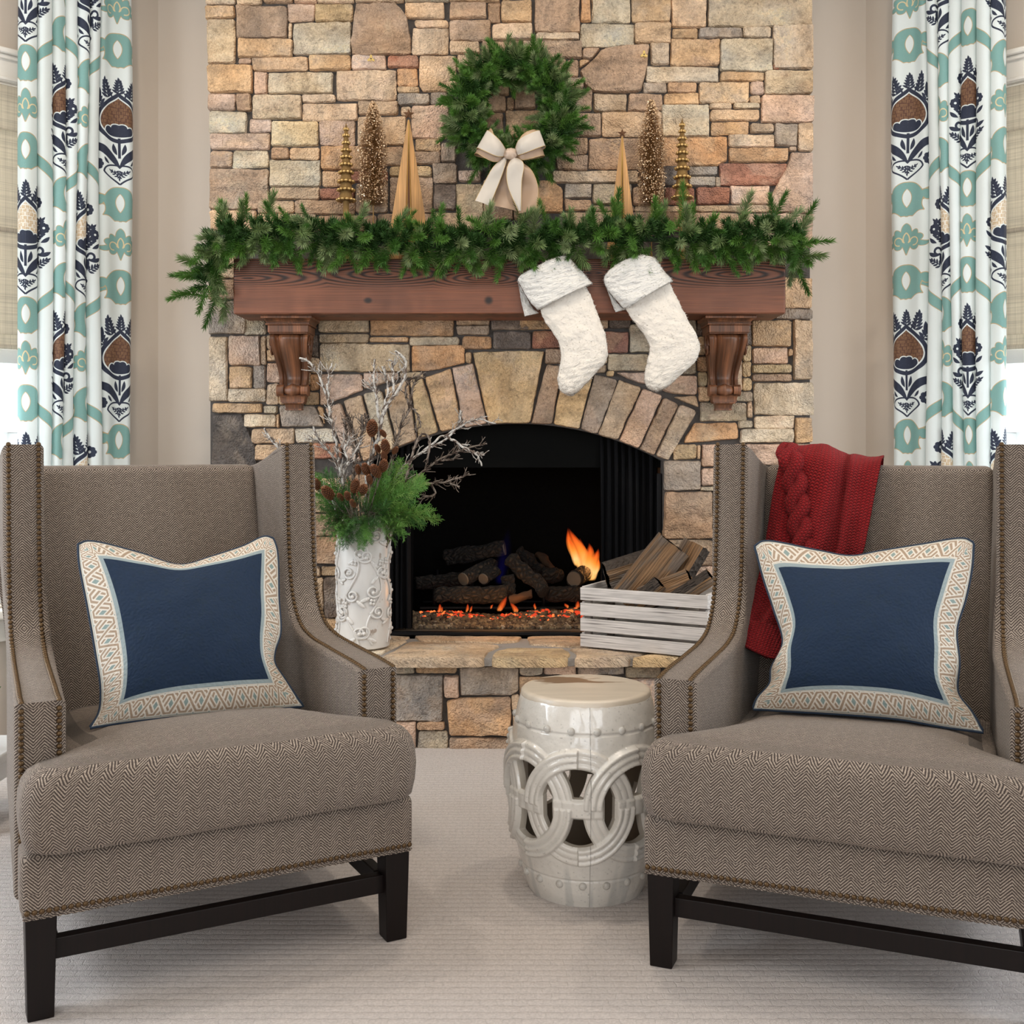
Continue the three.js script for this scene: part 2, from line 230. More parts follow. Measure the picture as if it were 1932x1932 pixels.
// one split-faced stone from its outline on the wall (metres); its face stands proud by a few millimetres
function stoneGeo(poly, tint, seed, depth = 0.05, lift = 0, rough = 1, round = 0.008) {
  const r = rng(seed * 7919 + 13);
  let c = [0, 0]; poly.forEach((p) => { c[0] += p[0] / poly.length; c[1] += p[1] / poly.length; });
  let area = 0; poly.forEach((p, i) => { const q = poly[(i + 1) % poly.length]; area += p[0] * q[1] - q[0] * p[1]; });
  if (area < 0) poly = poly.slice().reverse();
  // pull the sides in for the joint, cut the corners, sample and roughen the outline
  const gap = -0.0006;
  let pts = [];
  poly.forEach((p, i) => {
    const a = poly[(i + poly.length - 1) % poly.length], b = poly[(i + 1) % poly.length], la = Math.hypot(p[0] - a[0], p[1] - a[1]), lb = Math.hypot(p[0] - b[0], p[1] - b[1]), cut = Math.min(round * (0.5 + r()), la * 0.3, lb * 0.3);
    const e = [p[0] + (a[0] - p[0]) / la * cut, p[1] + (a[1] - p[1]) / la * cut], f = [p[0] + (b[0] - p[0]) / lb * cut, p[1] + (b[1] - p[1]) / lb * cut];
    pts.push(e, [(e[0] + f[0] + p[0]) / 3, (e[1] + f[1] + p[1]) / 3], f);
  });
  const out = [];
  pts.forEach((p, i) => { const q = pts[(i + 1) % pts.length], l = Math.hypot(q[0] - p[0], q[1] - p[1]), n = Math.max(1, Math.round(l / 0.022)); for (let k = 0; k < n; k++) out.push([lerp(p[0], q[0], k / n), lerp(p[1], q[1], k / n)]); });
  const n = out.length, so = r() * 50;
  const edge = out.map((p, i) => {
    const a = out[(i + n - 1) % n], b = out[(i + 1) % n], tx = b[0] - a[0], ty = b[1] - a[1], l = Math.hypot(tx, ty) || 1, nx = -ty / l, ny = tx / l, w = gap + 0.0028 * (0.3 + noise(p[0] * 32 + so, p[1] * 32, so)) + 0.0022 * noise(p[0] * 90, p[1] * 90 + so, so);
    return [p[0] + nx * w, p[1] + ny * w, nx, ny];
  });
  const size = Math.sqrt(Math.abs(area) / 2), tiltX = (r() - 0.5) * 0.03 * rough, tiltY = (r() - 0.5) * 0.04 * rough, amp = Math.min(0.012, size * 0.06) * rough;
  const facet = (x, y) => { const a = noise(x * 9 + so, y * 11, 1.7), b = noise(x * 21, y * 24 + so, 5.1); return amp * (1.5 * Math.max(-0.25, Math.min(0.3, a * 1.4)) + 0.7 * Math.abs(b)) + (x - c[0]) * tiltX + (y - c[1]) * tiltY; };
  const pos = [], col = [], uv = [], idx = [], ring = (f) => { const base = pos.length / 3; for (let i = 0; i < n; i++) { const p = f(edge[i], i); pos.push(...p); } return base; };
  const inset = (e, d, k) => { const dx = c[0] - e[0], dy = c[1] - e[1], l = Math.hypot(dx, dy), m = Math.min(d, l * 0.3) ; return [e[0] + e[2] * m, e[1] + e[3] * m]; };
  const toward = (e, k) => [lerp(e[0], c[0], k), lerp(e[1], c[1], k)];
  const rings = [ring((e) => [e[0], e[1], -depth]), ring((e) => [e[0], e[1], -0.011 + 0.005 * noise(e[0] * 40, e[1] * 40, so)]), ring((e) => { const q = inset(e, 0.002 + 0.0025 * r()); return [q[0], q[1], lift + facet(q[0], q[1]) - 0.002]; })];
  for (const k of [0.16, 0.36, 0.58, 0.8]) rings.push(ring((e) => { const q = toward(e, k); return [q[0], q[1], lift + facet(q[0], q[1])]; }));
  pos.push(c[0], c[1], lift + facet(c[0], c[1])); const mid = pos.length / 3 - 1;
  for (let k = 0; k + 1 < rings.length; k++) for (let i = 0; i < n; i++) { const a = rings[k] + i, b = rings[k] + (i + 1) % n, d = rings[k + 1] + i, e = rings[k + 1] + (i + 1) % n; idx.push(a, b, d, b, e, d); }
  for (let i = 0; i < n; i++) idx.push(rings[rings.length - 1] + i, rings[rings.length - 1] + (i + 1) % n, mid);
  const ou = r(), ov = r(), turn = r() < 0.8, hue = (r() - 0.5) * 0.1, val = 0.9 + r() * 0.16, dark = tint === TINT.D || tint === TINT.d, other = dark ? TINT.s : TINT['tobgps'[Math.floor(r() * 6)]];
  for (let i = 0; i < pos.length / 3; i++) {
    const x = pos[i * 3], y = pos[i * 3 + 1], blotch = smoothstep(noise(x * 13 + so, y * 13, so) + 0.3 * noise(x * 50, y * 50, so), 0.1, 0.3) * (dark ? 0.35 : 0.32), cc = tint.clone().lerp(other, blotch), k = val * (1 + 0.22 * noise(x * 15, y * 15 + so, 3));
    col.push(Math.min(1, cc.r * k * (1 + hue)), Math.min(1, cc.g * k), Math.min(1, cc.b * k * (1 - hue)));
    const z = pos[i * 3 + 2]; turn ? uv.push(x + ou + z * 0.7, y + ov + z * 0.7) : uv.push(y + ou + z * 0.7, x + ov + z * 0.7);
  }
  const g = new THREE.BufferGeometry();
  g.setAttribute('position', new THREE.Float32BufferAttribute(pos, 3)); g.setAttribute('color', new THREE.Float32BufferAttribute(col, 3)); g.setAttribute('uv', new THREE.Float32BufferAttribute(uv, 2)); g.setIndex(idx);
  return toCreasedNormals(g, 0.5);
}
// outlines were measured in close-ups of the photograph: each has its own origin and enlargement
let zx = 0, zy = 0, zs = 1, zd = 4.5, stoneNo = 0;
const zone = (x, y, s, d = 4.5) => { zx = x; zy = y; zs = s; zd = d; };
function Q(c, ...p) {
  const poly = p.map(([x, y]) => { const q = at(zx + x / zs, zy + y / zs, zd); return [q.x, q.y]; }), seed = ++stoneNo, onEdge = poly.some(([x]) => x < -1.215 || x > 1.2);
  const g = stoneGeo(poly, TINT[c], seed, onEdge && zd > 4.3 ? 0.24 : 0.055, (stoneRand() - 0.6) * 0.012);
  g.translate(0, 0, -zd); obj('stone', g, stoneMat, chimney);
}
const R = (c, x0, y0, x1, y1) => { const j = () => (stoneRand() - 0.5) * Math.min(8, (y1 - y0) * 0.1); Q(c, [x0 + j(), y0 + j()], [x1 + j(), y0 + j()], [x1 + j(), y1 + j()], [x0 + j(), y1 + j()]); };

zone(380, 0, 3.22);   // upper left
R('t', 20, -95, 205, 22); R('t', 208, -85, 365, 25); R('b', 370, -100, 555, 12); R('p', 560, -95, 700, 14); R('t', 703, -90, 925, 10); R('t', 930, -110, 1230, 8); R('g', 1235, -90, 1500, 5); R('t', 1505, -95, 1815, 5); R('o', 1818, -95, 1870, 0);
R('o', 20, 28, 200, 108); R('b', 205, 30, 520, 230); R('p', 520, 20, 685, 125); R('y', 690, 15, 922, 128);
Q('b', [935, 20], [1060, 15], [1185, 17], [1245, 90], [1272, 240], [1272, 327], [915, 335], [905, 250]);
R('t', 1235, 10, 1472, 108); R('b', 1505, 10, 1735, 108); R('b', 1740, 8, 1815, 130); R('g', 30, 112, 205, 378); R('t', 525, 135, 548, 225); R('g', 552, 130, 905, 330); R('o', 218, 232, 550, 345);
R('t', 1292, 116, 1500, 162); Q('t', [1282, 165], [1500, 165], [1500, 328], [1275, 328], [1278, 250]); R('b', 1505, 112, 1758, 243); R('t', 1762, 140, 2010, 240);
R('p', 222, 347, 298, 380); R('t', 302, 340, 645, 428); R('o', 650, 332, 908, 422); R('p', 912, 332, 1122, 415); R('r', 1128, 330, 1320, 412); Q('t', [1322, 335], [1548, 335], [1550, 555], [1350, 555], [1320, 520]);
R('t', 1505, 248, 1690, 322); R('b', 1700, 248, 1950, 360); R('t', 1552, 326, 1690, 430);
R('o', 30, 388, 305, 558); R('p', 318, 435, 400, 572); R('g', 405, 435, 795, 568); R('t', 815, 422, 1182, 610); R('O', 1188, 412, 1312, 518); R('o', 1188, 521, 1325, 560); R('s', 1188, 563, 1385, 635); R('s', 1388, 558, 1490, 630);
R('p', 35, 562, 203, 665); R('b', 207, 565, 300, 668); R('g', 305, 575, 605, 722); R('t', 608, 568, 812, 620); R('t', 612, 624, 945, 730); R('t', 950, 612, 1192, 698); R('t', 1212, 640, 1272, 695); R('p', 1277, 632, 1500, 835);
R('g', 45, 672, 273, 805); R('p', 290, 720, 418, 800); R('y', 422, 730, 710, 888); R('p', 714, 728, 930, 882); R('t', 945, 700, 1240, 880);
R('p', 48, 808, 415, 908); R('b', 420, 893, 525, 965); R('t', 530, 892, 714, 970); R('O', 720, 888, 995, 1032); R('b', 1000, 885, 1218, 1002); R('o', 1300, 840, 1450, 912); R('b', 1222, 915, 1450, 992); R('s', 1453, 865, 1545, 985);
R('b', 48, 915, 185, 1015); R('g', 188, 912, 405, 1018); R('g', 410, 970, 725, 1132); R('t', 728, 1035, 868, 1132); R('r', 872, 1035, 1130, 1110); R('y', 1140, 1005, 1400, 1070); R('s', 1405, 988, 1555, 1112); R('p', 1560, 1030, 1700, 1106);
R('b', 48, 1022, 405, 1268); R('t', 412, 1136, 715, 1212); R('r', 720, 1140, 930, 1210); R('b', 935, 1114, 1130, 1290); R('b', 1140, 1076, 1403, 1290); R('d', 1410, 1118, 1545, 1275); R('g', 1548, 1112, 1710, 1300);
R('t', 48, 1272, 330, 1400); R('t', 335, 1216, 560, 1290); R('b', 565, 1215, 930, 1300); R('t', 335, 1295, 700, 1400); R('b', 705, 1305, 1060, 1400); R('b', 1065, 1295, 1400, 1400); R('t', 1405, 1290, 1720, 1400);
zone(800, 60, 5.367);   // seen through the wreath
R('b', 610, 640, 832, 808); R('b', 838, 650, 912, 785); R('b', 922, 600, 1130, 778); R('b', 600, 815, 802, 1062); R('t', 825, 790, 1190, 1072); R('b', 840, 1078, 1120, 1230); R('b', 600, 1070, 835, 1230); R('t', 560, 440, 860, 632); R('t', 865, 450, 1260, 596);
R('t', 590, 235, 920, 430); R('t', 925, 265, 1290, 440); R('b', 420, 830, 598, 1100); R('b', 660, 1240, 900, 1480); R('g', 905, 1240, 1130, 1540); R('b', 600, 1490, 900, 1900); R('b', 905, 1550, 1010, 1900);
zone(960, 0, 3.22);   // upper right
R('o', -46, -5, 140, 128); R('b', 155, -90, 432, 193); R('O', 438, -30, 497, 132); R('g', 503, -90, 740, 130); R('o', 748, -85, 988, 128); R('t', 992, -95, 1205, 163); R('g', 1212, -100, 1850, 160);
R('t', 165, 196, 430, 240); R('g', 434, 138, 762, 280); R('t', 766, 130, 988, 258); R('o', 995, 168, 1147, 233); R('s', 1158, 165, 1420, 227); R('w', 1425, 153, 1598, 222); R('t', 1610, 145, 1852, 415);
R('b', 87, 244, 443, 352); Q('b', [447, 287], [562, 287], [505, 358], [447, 352]); Q('o', [430, 358], [500, 362], [430, 410]);
Q('b', [570, 292], [700, 275], [858, 266], [840, 420], [805, 550], [690, 562], [520, 560], [462, 520], [432, 425], [505, 365]);
R('t', 862, 258, 975, 392); R('o', 985, 230, 1285, 395); R('g', 1288, 230, 1606, 427); R('r', 1605, 388, 1645, 420); R('b', 270, 356, 348, 460); R('b', 352, 360, 424, 462);
R('w', 836, 400, 1278, 495); R('o', 1285, 432, 1555, 487); R('g', 1560, 422, 1855, 567); R('b', 330, 468, 455, 530); R('s', 820, 500, 960, 558); R('b', 966, 500, 1145, 560); R('o', 1158, 496, 1465, 622); R('p', 1470, 491, 1555, 570); R('t', 1465, 574, 1535, 628);
R('b', 400, 536, 508, 672); R('t', 512, 568, 715, 678); R('b', 728, 565, 935, 670); R('o', 942, 560, 1155, 635); R('t', 1218, 625, 1358, 660); R('g', 1366, 620, 1528, 658); R('p', 1536, 572, 1858, 742);
R('b', 400, 683, 565, 824); R('t', 568, 677, 928, 828); R('g', 932, 634, 1220, 825); R('t', 1226, 660, 1522, 730); R('o', 1228, 736, 1462, 815); R('t', 1468, 750, 1612, 806); R('s', 1618, 750, 1755, 885); R('t', 1760, 744, 1855, 918);
R('b', 330, 832, 480, 936); R('b', 488, 834, 925, 1022); Q('O', [945, 828], [1330, 826], [1330, 975], [1270, 1005], [930, 1005]); R('t', 1334, 813, 1615, 888); R('O', 1336, 893, 1700, 985); R('b', 1704, 888, 1752, 915);
R('b', 290, 942, 482, 1028); R('t', 265, 1032, 790, 1110); R('d', 800, 1008, 1090, 1128); R('s', 1096, 1010, 1272, 1064); R('s', 1092, 1068, 1255, 1128); R('t', 1257, 1070, 1290, 1132); R('r', 1284, 990, 1690, 1122);
Q('p', [1715, 922], [1850, 925], [1850, 1290], [1595, 1290], [1592, 1200], [1640, 1095], [1690, 1015]);
Q('O', [160, 1095], [255, 1090], [330, 1145], [332, 1290], [120, 1290]); R('s', 340, 1116, 505, 1205); R('b', 340, 1209, 505, 1280); R('g', 510, 1115, 750, 1240); R('b', 755, 1132, 945, 1245); R('r', 950, 1132, 1130, 1240); R('r', 1140, 1132, 1345, 1240); R('p', 1350, 1130, 1588, 1240);
R('t', 336, 1286, 700, 1400); R('b', 510, 1245, 760, 1282); R('b', 705, 1288, 1060, 1400); R('t', 766, 1250, 1130, 1284); R('b', 1065, 1290, 1400, 1400); R('t', 1135, 1245, 1590, 1286); R('p', 1405, 1294, 1850, 1500);
zone(380, 570, 3.22);   // below the mantel, left
R('t', 40, -290, 200, -150); R('b', 40, -145, 200, -20); R('s', 45, -12, 265, 195); R('g', 255, 90, 390, 198); R('w', 45, 208, 152, 605); R('p', 163, 205, 355, 385); R('t', 357, 205, 392, 380); R('o', 165, 390, 305, 522); R('s', 312, 382, 388, 522); R('w', 158, 527, 390, 606);
R('t', 395, 200, 470, 282); R('o', 393, 285, 470, 362); R('p', 392, 368, 500, 490); R('t', 392, 495, 466, 622); R('o', 470, 560, 510, 622); R('t', 470, 200, 660, 500);
R('o', 60, 612, 368, 672); R('g', 372, 628, 462, 677); Q('D', [65, 682], [240, 680], [278, 770], [325, 880], [335, 1100], [55, 1100]); R('w', 252, 682, 450, 762); R('t', 452, 682, 470, 760); Q('s', [470, 628], [690, 627], [742, 757], [482, 760]);
R('t', 300, 767, 562, 862); R('w', 568, 766, 800, 852); Q('o', [698, 630], [738, 640], [748, 745], [722, 700]);
R('g', 710, 82, 1015, 185); R('g', 710, 190, 1018, 247); R('O', 1022, 84, 1530, 206); R('o', 1020, 211, 1256, 243); R('g', 1260, 209, 1565, 262); R('t', 1546, 80, 1750, 138); R('s', 1548, 142, 1750, 198); R('d', 1756, 77, 1990, 170); R('O', 1582, 205, 1765, 282); R('d', 1770, 176, 2003, 286);
R('g', 716, 252, 1266, 422); Q('O', [1273, 264], [1598, 260], [1600, 368], [1430, 410], [1280, 422]); R('o', 1604, 302, 1640, 368); R('d', 662, 200, 712, 330); R('o', 660, 335, 712, 430); R('O', 655, 435, 714, 532); R('y', 618, 545, 713, 622);  // narrow dark stone beside the corbel: shadow put into its tint
Q('p', [718, 436], [978, 436], [978, 534], [748, 626], [718, 624]); Q('p', [984, 428], [1198, 426], [1198, 465], [984, 530]); R('g', 1203, 425, 1345, 458);
{ const V = (c, a, b, d, e) => Q(c, ...[a, b, d, e].map(([x, y]) => [(x - 380) * 3.22, (y - 570) * 3.22])); V('p', [612, 770], [642, 759], [682, 871], [655, 866]); V('t', [647, 756], [681, 744], [710, 858], [685, 871]); V('g', [685, 742], [720, 736], [747, 845], [713, 857]); V('t', [724, 734], [769, 716], [785, 829], [750, 844]); V('y', [773, 715], [797, 713], [827, 815], [788, 828]); V('o', [801, 712], [850, 695], [872, 806], [831, 815]); }
Q('p', [1522, 398], [1648, 372], [1735, 736], [1594, 760]); Q('y', [1646, 302], [1860, 296], [2083, 296], [1996, 737], [1742, 737]);
R('t', 320, 868, 660, 960); R('r', 668, 856, 850, 950); R('b', 340, 966, 660, 1100);
zone(480, 650, 3.167);   // the left jamb, mostly behind the vase
R('t', 300, 800, 560, 900); R('b', 565, 780, 690, 1000); R('t', 300, 905, 560, 1004); R('b', 340, 1010, 580, 1142); R('o', 585, 1006, 690, 1150); R('b', 340, 1148, 600, 1310); R('t', 606, 1155, 690, 1330); R('o', 395, 1326, 580, 1385); R('t', 340, 1330, 390, 1390); R('d', 414, 1390, 600, 1632); R('t', 340, 1395, 410, 1632); R('t', 606, 1336, 690, 1560); R('o', 340, 1640, 600, 1706); R('t', 340, 1712, 690, 1765); R('p', 606, 1566, 690, 1705);
zone(960, 570, 3.22);   // below the mantel, right
Q('b', [232, 372], [325, 388], [262, 742], [135, 736]); Q('y', [332, 395], [514, 436], [427, 770], [270, 742]); Q('s', [524, 440], [665, 470], [540, 802], [436, 772]); Q('t', [672, 470], [808, 520], [663, 840], [545, 804]); Q('p', [818, 522], [935, 570], [790, 892], [670, 842]); Q('b', [942, 576], [1035, 618], [885, 932], [798, 892]); Q('t', [1042, 618], [1147, 662], [970, 962], [893, 932]);
R('o', 62, 84, 255, 165); R('r', 142, 172, 320, 276); R('b', 222, 281, 345, 372); R('b', 260, 84, 440, 165); R('b', 325, 172, 440, 280); R('t', 445, 84, 606, 160); R('d', 612, 76, 745, 160); R('g', 445, 165, 570, 300); R('r', 576, 176, 728, 304); R('g', 735, 130, 880, 304); R('g', 350, 286, 600, 375); R('g', 606, 310, 850, 420); R('t', 520, 378, 594, 430); R('y', 596, 418, 640, 450); Q('p', [650, 426], [850, 426], [850, 500], [790, 490], [720, 460]);
R('g', 750, 76, 1065, 126); R('g', 885, 130, 1065, 304); R('g', 1072, 74, 1140, 200); R('b', 855, 310, 1045, 440); R('g', 1050, 310, 1142, 440); R('o', 1148, 205, 1200, 320); R('d', 1145, 76, 1200, 200); R('O', 1146, 328, 1212, 420); R('y', 1150, 424, 1208, 510); Q('p', [860, 445], [1145, 445], [1146, 566], [1000, 558], [860, 510]); Q('t', [1000, 574], [1145, 570], [1156, 640], [1080, 612]); R('t', 1153, 513, 1226, 606); R('t', 1215, 80, 1420, 540);
R('y', 1425, 262, 1476, 360); R('y', 1422, 365, 1476, 455); R('y', 1420, 460, 1482, 540); R('g', 1372, 545, 1482, 602); R('d', 1425, 78, 1476, 258); R('d', 1482, 70, 1620, 104); R('s', 1625, 40, 1850, 104); R('t', 1620, -150, 1850, 36); R('o', 1480, 108, 1722, 268); R('p', 1480, 276, 1698, 370); R('t', 1702, 282, 1726, 326); R('y', 1480, 376, 1722, 430); R('b', 1482, 435, 1722, 482); R('t', 1732, 106, 1852, 470); R('w', 1490, 486, 1855, 686); R('g', 1166, 612, 1445, 724); R('t', 1450, 606, 1485, 706); R('w', 1494, 691, 1736, 766); R('g', 1397, 718, 1486, 766);
Q('O', [1132, 736], [1392, 730], [1396, 830], [1240, 846], [1064, 856], [1080, 820]); R('w', 1410, 771, 1734, 854); R('o', 1742, 700, 1850, 856); R('p', 1440, 860, 1850, 990); R('y', 1002, 866, 1146, 956); R('t', 1149, 866, 1168, 956); R('p', 1172, 862, 1435, 1000); R('s', 942, 962, 1166, 1146); R('p', 1172, 1006, 1435, 1114); R('g', 1166, 1120, 1440, 1146); Q('b', [950, 1154], [1240, 1150], [1240, 1440], [940, 1440]); R('t', 1245, 1150, 1500, 1440); R('w', 1250, 1446, 1500, 1520); R('b', 940, 1446, 1245, 1600); R('t', 1250, 1526, 1500, 1680); R('p', 940, 1606, 1245, 1700); R('p', 940, 1706, 1500, 1960); R('g', 1506, 1000, 1850, 1300); R('t', 1506, 1306, 1850, 1960);
zone(380, 570, 3.22); R('t', 55, 1106, 330, 1500); R('g', 55, 1506, 330, 1960); R('b', 335, 1106, 620, 1300); R('t', 335, 1306, 640, 1600); R('p', 335, 1606, 640, 1960);
// the front of the raised hearth
zone(560, 1180, 2.509, 4.11);
R('g', 452, 191, 556, 231); R('o', 562, 190, 760, 230); R('s', 455, 236, 690, 456); R('p', 694, 236, 764, 348); Q('s', [768, 196], [1050, 194], [1050, 316], [1010, 334], [775, 336]); R('g', 1055, 194, 1166, 240); R('p', 1170, 190, 1324, 236); R('s', 1330, 190, 1552, 236); R('g', 1556, 193, 1722, 252); R('t', 1056, 246, 1200, 400);
Q('O', [708, 362], [760, 345], [1012, 342], [1018, 526], [722, 526], [715, 450]); R('t', 1014, 332, 1050, 410); R('t', 1022, 416, 1200, 592); R('p', 448, 460, 564, 592); R('b', 568, 460, 700, 496); R('g', 572, 500, 716, 592); R('b', 720, 534, 1016, 592); R('b', 1206, 242, 1500, 420); R('p', 1506, 258, 1760, 430); R('g', 1206, 426, 1480, 592); R('t', 1486, 436, 1760, 592);
R('t', 140, 190, 445, 300); R('b', 140, 306, 445, 440); R('g', 140, 446, 442, 592); R('t', -160, 190, 136, 380); R('g', -160, 386, 136, 592); R('t', -400, 190, -164, 592); R('b', -545, 190, -404, 592); R('b', 2356, 190, 2530, 592); R('o', 1764, 190, 2050, 400); R('b', 1764, 406, 2050, 592); R('g', 2056, 190, 2350, 592);

// rubble core and mortar behind the stones, with the arched opening
const ARCH = (() => { const a = at(745, 870, 4.5), b = at(995, 799, 4.5), hw = (1252 - 700) / 2 * 4.5 / FOCAL, cx = at(976, 0, 4.5).x, rise = b.y - a.y, rad = (hw * hw + rise * rise) / (2 * rise); return { cx, hw, spring: a.y, apex: b.y, rad, cy: b.y - rad, left: cx - hw, right: cx + hw }; })();
const archPath = (grow = 0, path = new THREE.Path()) => { const { cx, hw, spring, cy, rad } = ARCH; path.moveTo(cx - hw - grow, HEARTH_Y - 0.02); path.lineTo(cx - hw - grow, spring); for (let i = 1; i < 24; i++) { const x = lerp(-hw, hw, i / 24); path.lineTo(cx + x * (1 + grow / hw), cy + Math.sqrt(rad * rad - x * x) + grow); } path.lineTo(cx + hw + grow, spring); path.lineTo(cx + hw + grow, HEARTH_Y - 0.02); return path; };
{
  const s = new THREE.Shape([[-1.225, 0], [1.21, 0], [1.21, CEILING], [-1.225, CEILING]].map((p) => new THREE.Vector2(...p))); s.holes.push(archPath(0));
  obj('mortar_core', boxUV(new THREE.ExtrudeGeometry(s, { depth: 0.16, bevelEnabled: false }).translate(0, 0, FACE - 0.022 - 0.16)), mortarMat, chimney);
  obj('mortar_core', boxUV(new THREE.BoxGeometry(2.435, 0.295, 0.37)).translate(-0.0075, 0.1475, -4.315), mortarMat, chimney);
}
// hearth slabs: flagstones with a split front edge, grey mortar between
const pointing = mat({ color: rgb(0.3, 0.28, 0.26), roughness: 1, bumpMap: mortarMat.bumpMap, bumpScale: 0.003 });
obj('hearth_bed', boxUV(new THREE.BoxGeometry(2.43, 0.028, 0.42)).translate(-0.0075, HEARTH_Y - 0.022, -4.295), pointing, chimney);
{
  const slab = (c, pts) => {   // outlines in the photograph, on the hearth's top
    const poly = pts.map(([x, y]) => { const q = onPlane(x, y, V3(0, HEARTH_Y, 0), V3(0, 1, 0)); return [q.x, -q.z]; }), g = stoneGeo(poly, TINT[c], ++stoneNo, 0.036, 0, 0.25, 0.02);
    g.rotateX(-Math.PI / 2); g.translate(0, HEARTH_Y, 0);
    const p = g.attributes.position; for (let i = 0; i < p.count; i++) if (p.getZ(i) > -4.12) p.setZ(i, p.getZ(i) + 0.009 * noise(p.getX(i) * 24, p.getY(i) * 60, 2));
    obj('hearth_slab', g, stoneMat, chimney);
  };
  slab('w', [[398, 1241], [398, 1205], [720, 1204], [770, 1207], [700, 1241]]); slab('t', [[718, 1241], [775, 1209], [905, 1212], [945, 1217], [920, 1228], [914, 1241]]); slab('y', [[926, 1241], [933, 1229], [960, 1222], [1060, 1222], [1078, 1231], [1070, 1241]]);
  slab('t', [[1084, 1241], [1088, 1232], [1072, 1222], [1180, 1220], [1240, 1228], [1178, 1241]]); slab('y', [[1188, 1241], [1246, 1230], [1330, 1222], [1534, 1222], [1534, 1241]]); slab('t', [[398, 1204], [398, 1199], [775, 1199], [768, 1204]]); slab('t', [[790, 1207], [780, 1199], [986, 1199], [978, 1209], [930, 1212]]); slab('t', [[1000, 1214], [992, 1199], [1240, 1199], [1230, 1218], [1075, 1219]]); slab('t', [[1246, 1218], [1248, 1199], [1534, 1199], [1534, 1219]]);
}

// ---------- firebox ----------
const soot = pmat({ specularIntensity: 0.15, color: rgb(0.004, 0.0038, 0.0035), roughness: 0.9, bumpMap: mortarMat.bumpMap, bumpScale: 0.002 });
const blackMetal = pmat({ color: rgb(0.005, 0.005, 0.006), roughness: 0.55, specularIntensity: 0.4 });
{
  const { left, right, apex } = ARCH, w = right - left, t = 0.04, z0 = -4.56, z1 = -5.16, h = apex - HEARTH_Y + 0.06;
  const f = new THREE.Group(); f.name = 'firebox'; f.position.set(ARCH.cx, HEARTH_Y, 0); chimney.add(f); f.userData.label = 'black metal firebox with a pleated mesh screen';
  obj('back_panel', boxUV(new THREE.BoxGeometry(w + 0.2, h, t)).translate(0, h / 2, z1), soot, f);
  for (const s of [-1, 1]) obj('side_panel', boxUV(new THREE.BoxGeometry(t, h, 0.6)).translate(s * (w / 2 + 0.05), h / 2, (z0 + z1) / 2), soot, f);
  obj('top_panel', boxUV(new THREE.BoxGeometry(w + 0.2, t, 0.6)).translate(0, h + 0.01, (z0 + z1) / 2), soot, f);
  obj('floor_panel', boxUV(new THREE.BoxGeometry(w + 0.2, 0.02, 0.6)).translate(0, -0.008, (z0 + z1) / 2), soot, f);
  // hood behind the arch, front rail and side posts
  obj('hood', boxUV(new THREE.BoxGeometry(w + 0.1, 0.2, 0.02)).translate(0, h - 0.14, -4.6), pmat({ color: rgb(0.004, 0.004, 0.0037), roughness: 0.9, specularIntensity: 0.12 }), f);
  obj('bottom_rail', boxAt(w - 0.01, 0.014, 0.03, 0, 0.009, -4.535, 0.003), blackMetal, f);
  obj('post', boxAt(0.03, 0.66, 0.03, -w / 2 + 0.022, 0.33, -4.55, 0.004), blackMetal, f);
  obj('post', boxAt(0.02, 0.66, 0.03, w / 2 - 0.012, 0.33, -4.55, 0.004), blackMetal, f);
  const meshMat = pmat({ color: rgb(0.006, 0.006, 0.007), roughness: 0.7, specularIntensity: 0.25, bumpMap: dataTex(64, 64, 0.02, 0.02, (u, v) => 0.5 + 0.5 * Math.sin(u * 8 * Math.PI) * Math.sin(v * 8 * Math.PI), false), bumpScale: 0.002 });
  const pleat = (x0, x1, n) => sheet(n * 10, 6, (u, v) => { const a = u * n * 2 * Math.PI; return [lerp(x0, x1, u) + 0.004 * Math.sin(a * 2 + v * 3), 0.02 + v * (h - 0.12), -4.585 + 0.014 * Math.sin(a + 0.5 * Math.sin(a * 0.37)) + 0.004 * Math.sin(v * 4 + a * 0.2)]; }, (u, v) => [u * (x1 - x0) * 2, v * h]);
  obj('mesh_screen', pleat(w / 2 - 0.25, w / 2 - 0.02, 8), meshMat, f);
  obj('mesh_screen', pleat(-w / 2 + 0.04, -w / 2 + 0.16, 5), meshMat, f);
}

// ---------- the timber mantel ----------
const MANTEL_Y0 = 1.62, MANTEL_Y1 = 1.832, MANTEL_Z = -4.24;
// flat-sawn pine: growth layers cut near the top of the face, straight grain below
const beamGrain = (u, v) => {   // u along 2.2 m, v up 0.24 m
  const x = u * 2.2, y = v * 0.24 - 0.02, wob = 0.012 * (tileFbm(u, v, 9, 2, 101, 3) - 0.5) + 0.02 * (tileFbm(u, v * 0.3, 6, 1, 107, 2) - 0.5);
  const lens = (cx, cy, sx, sy) => Math.hypot((x - cx) / sx, (y - cy) / sy);
  const fig = Math.min(lens(0.1, 0.135, 0.34, 0.045), lens(0.62, 0.15, 0.3, 0.05), lens(1.0, 0.135, 0.24, 0.04), lens(1.42, 0.155, 0.3, 0.045), lens(1.95, 0.15, 0.34, 0.05));
  const ring = Math.pow(0.5 + 0.5 * Math.sin((fig * 5.5 + wob * 60) * 2 * Math.PI), 2.2) * smoothstep(y, 0.085, 0.125), straight = Math.pow(tileNoise(u, v, 5, 90, 109), 2) * 0.5 + 0.5 * tileNoise(u, v, 30, 160, 113);
  return [ring, straight, tileFbm(u, v, 7, 2, 117, 4)];
};
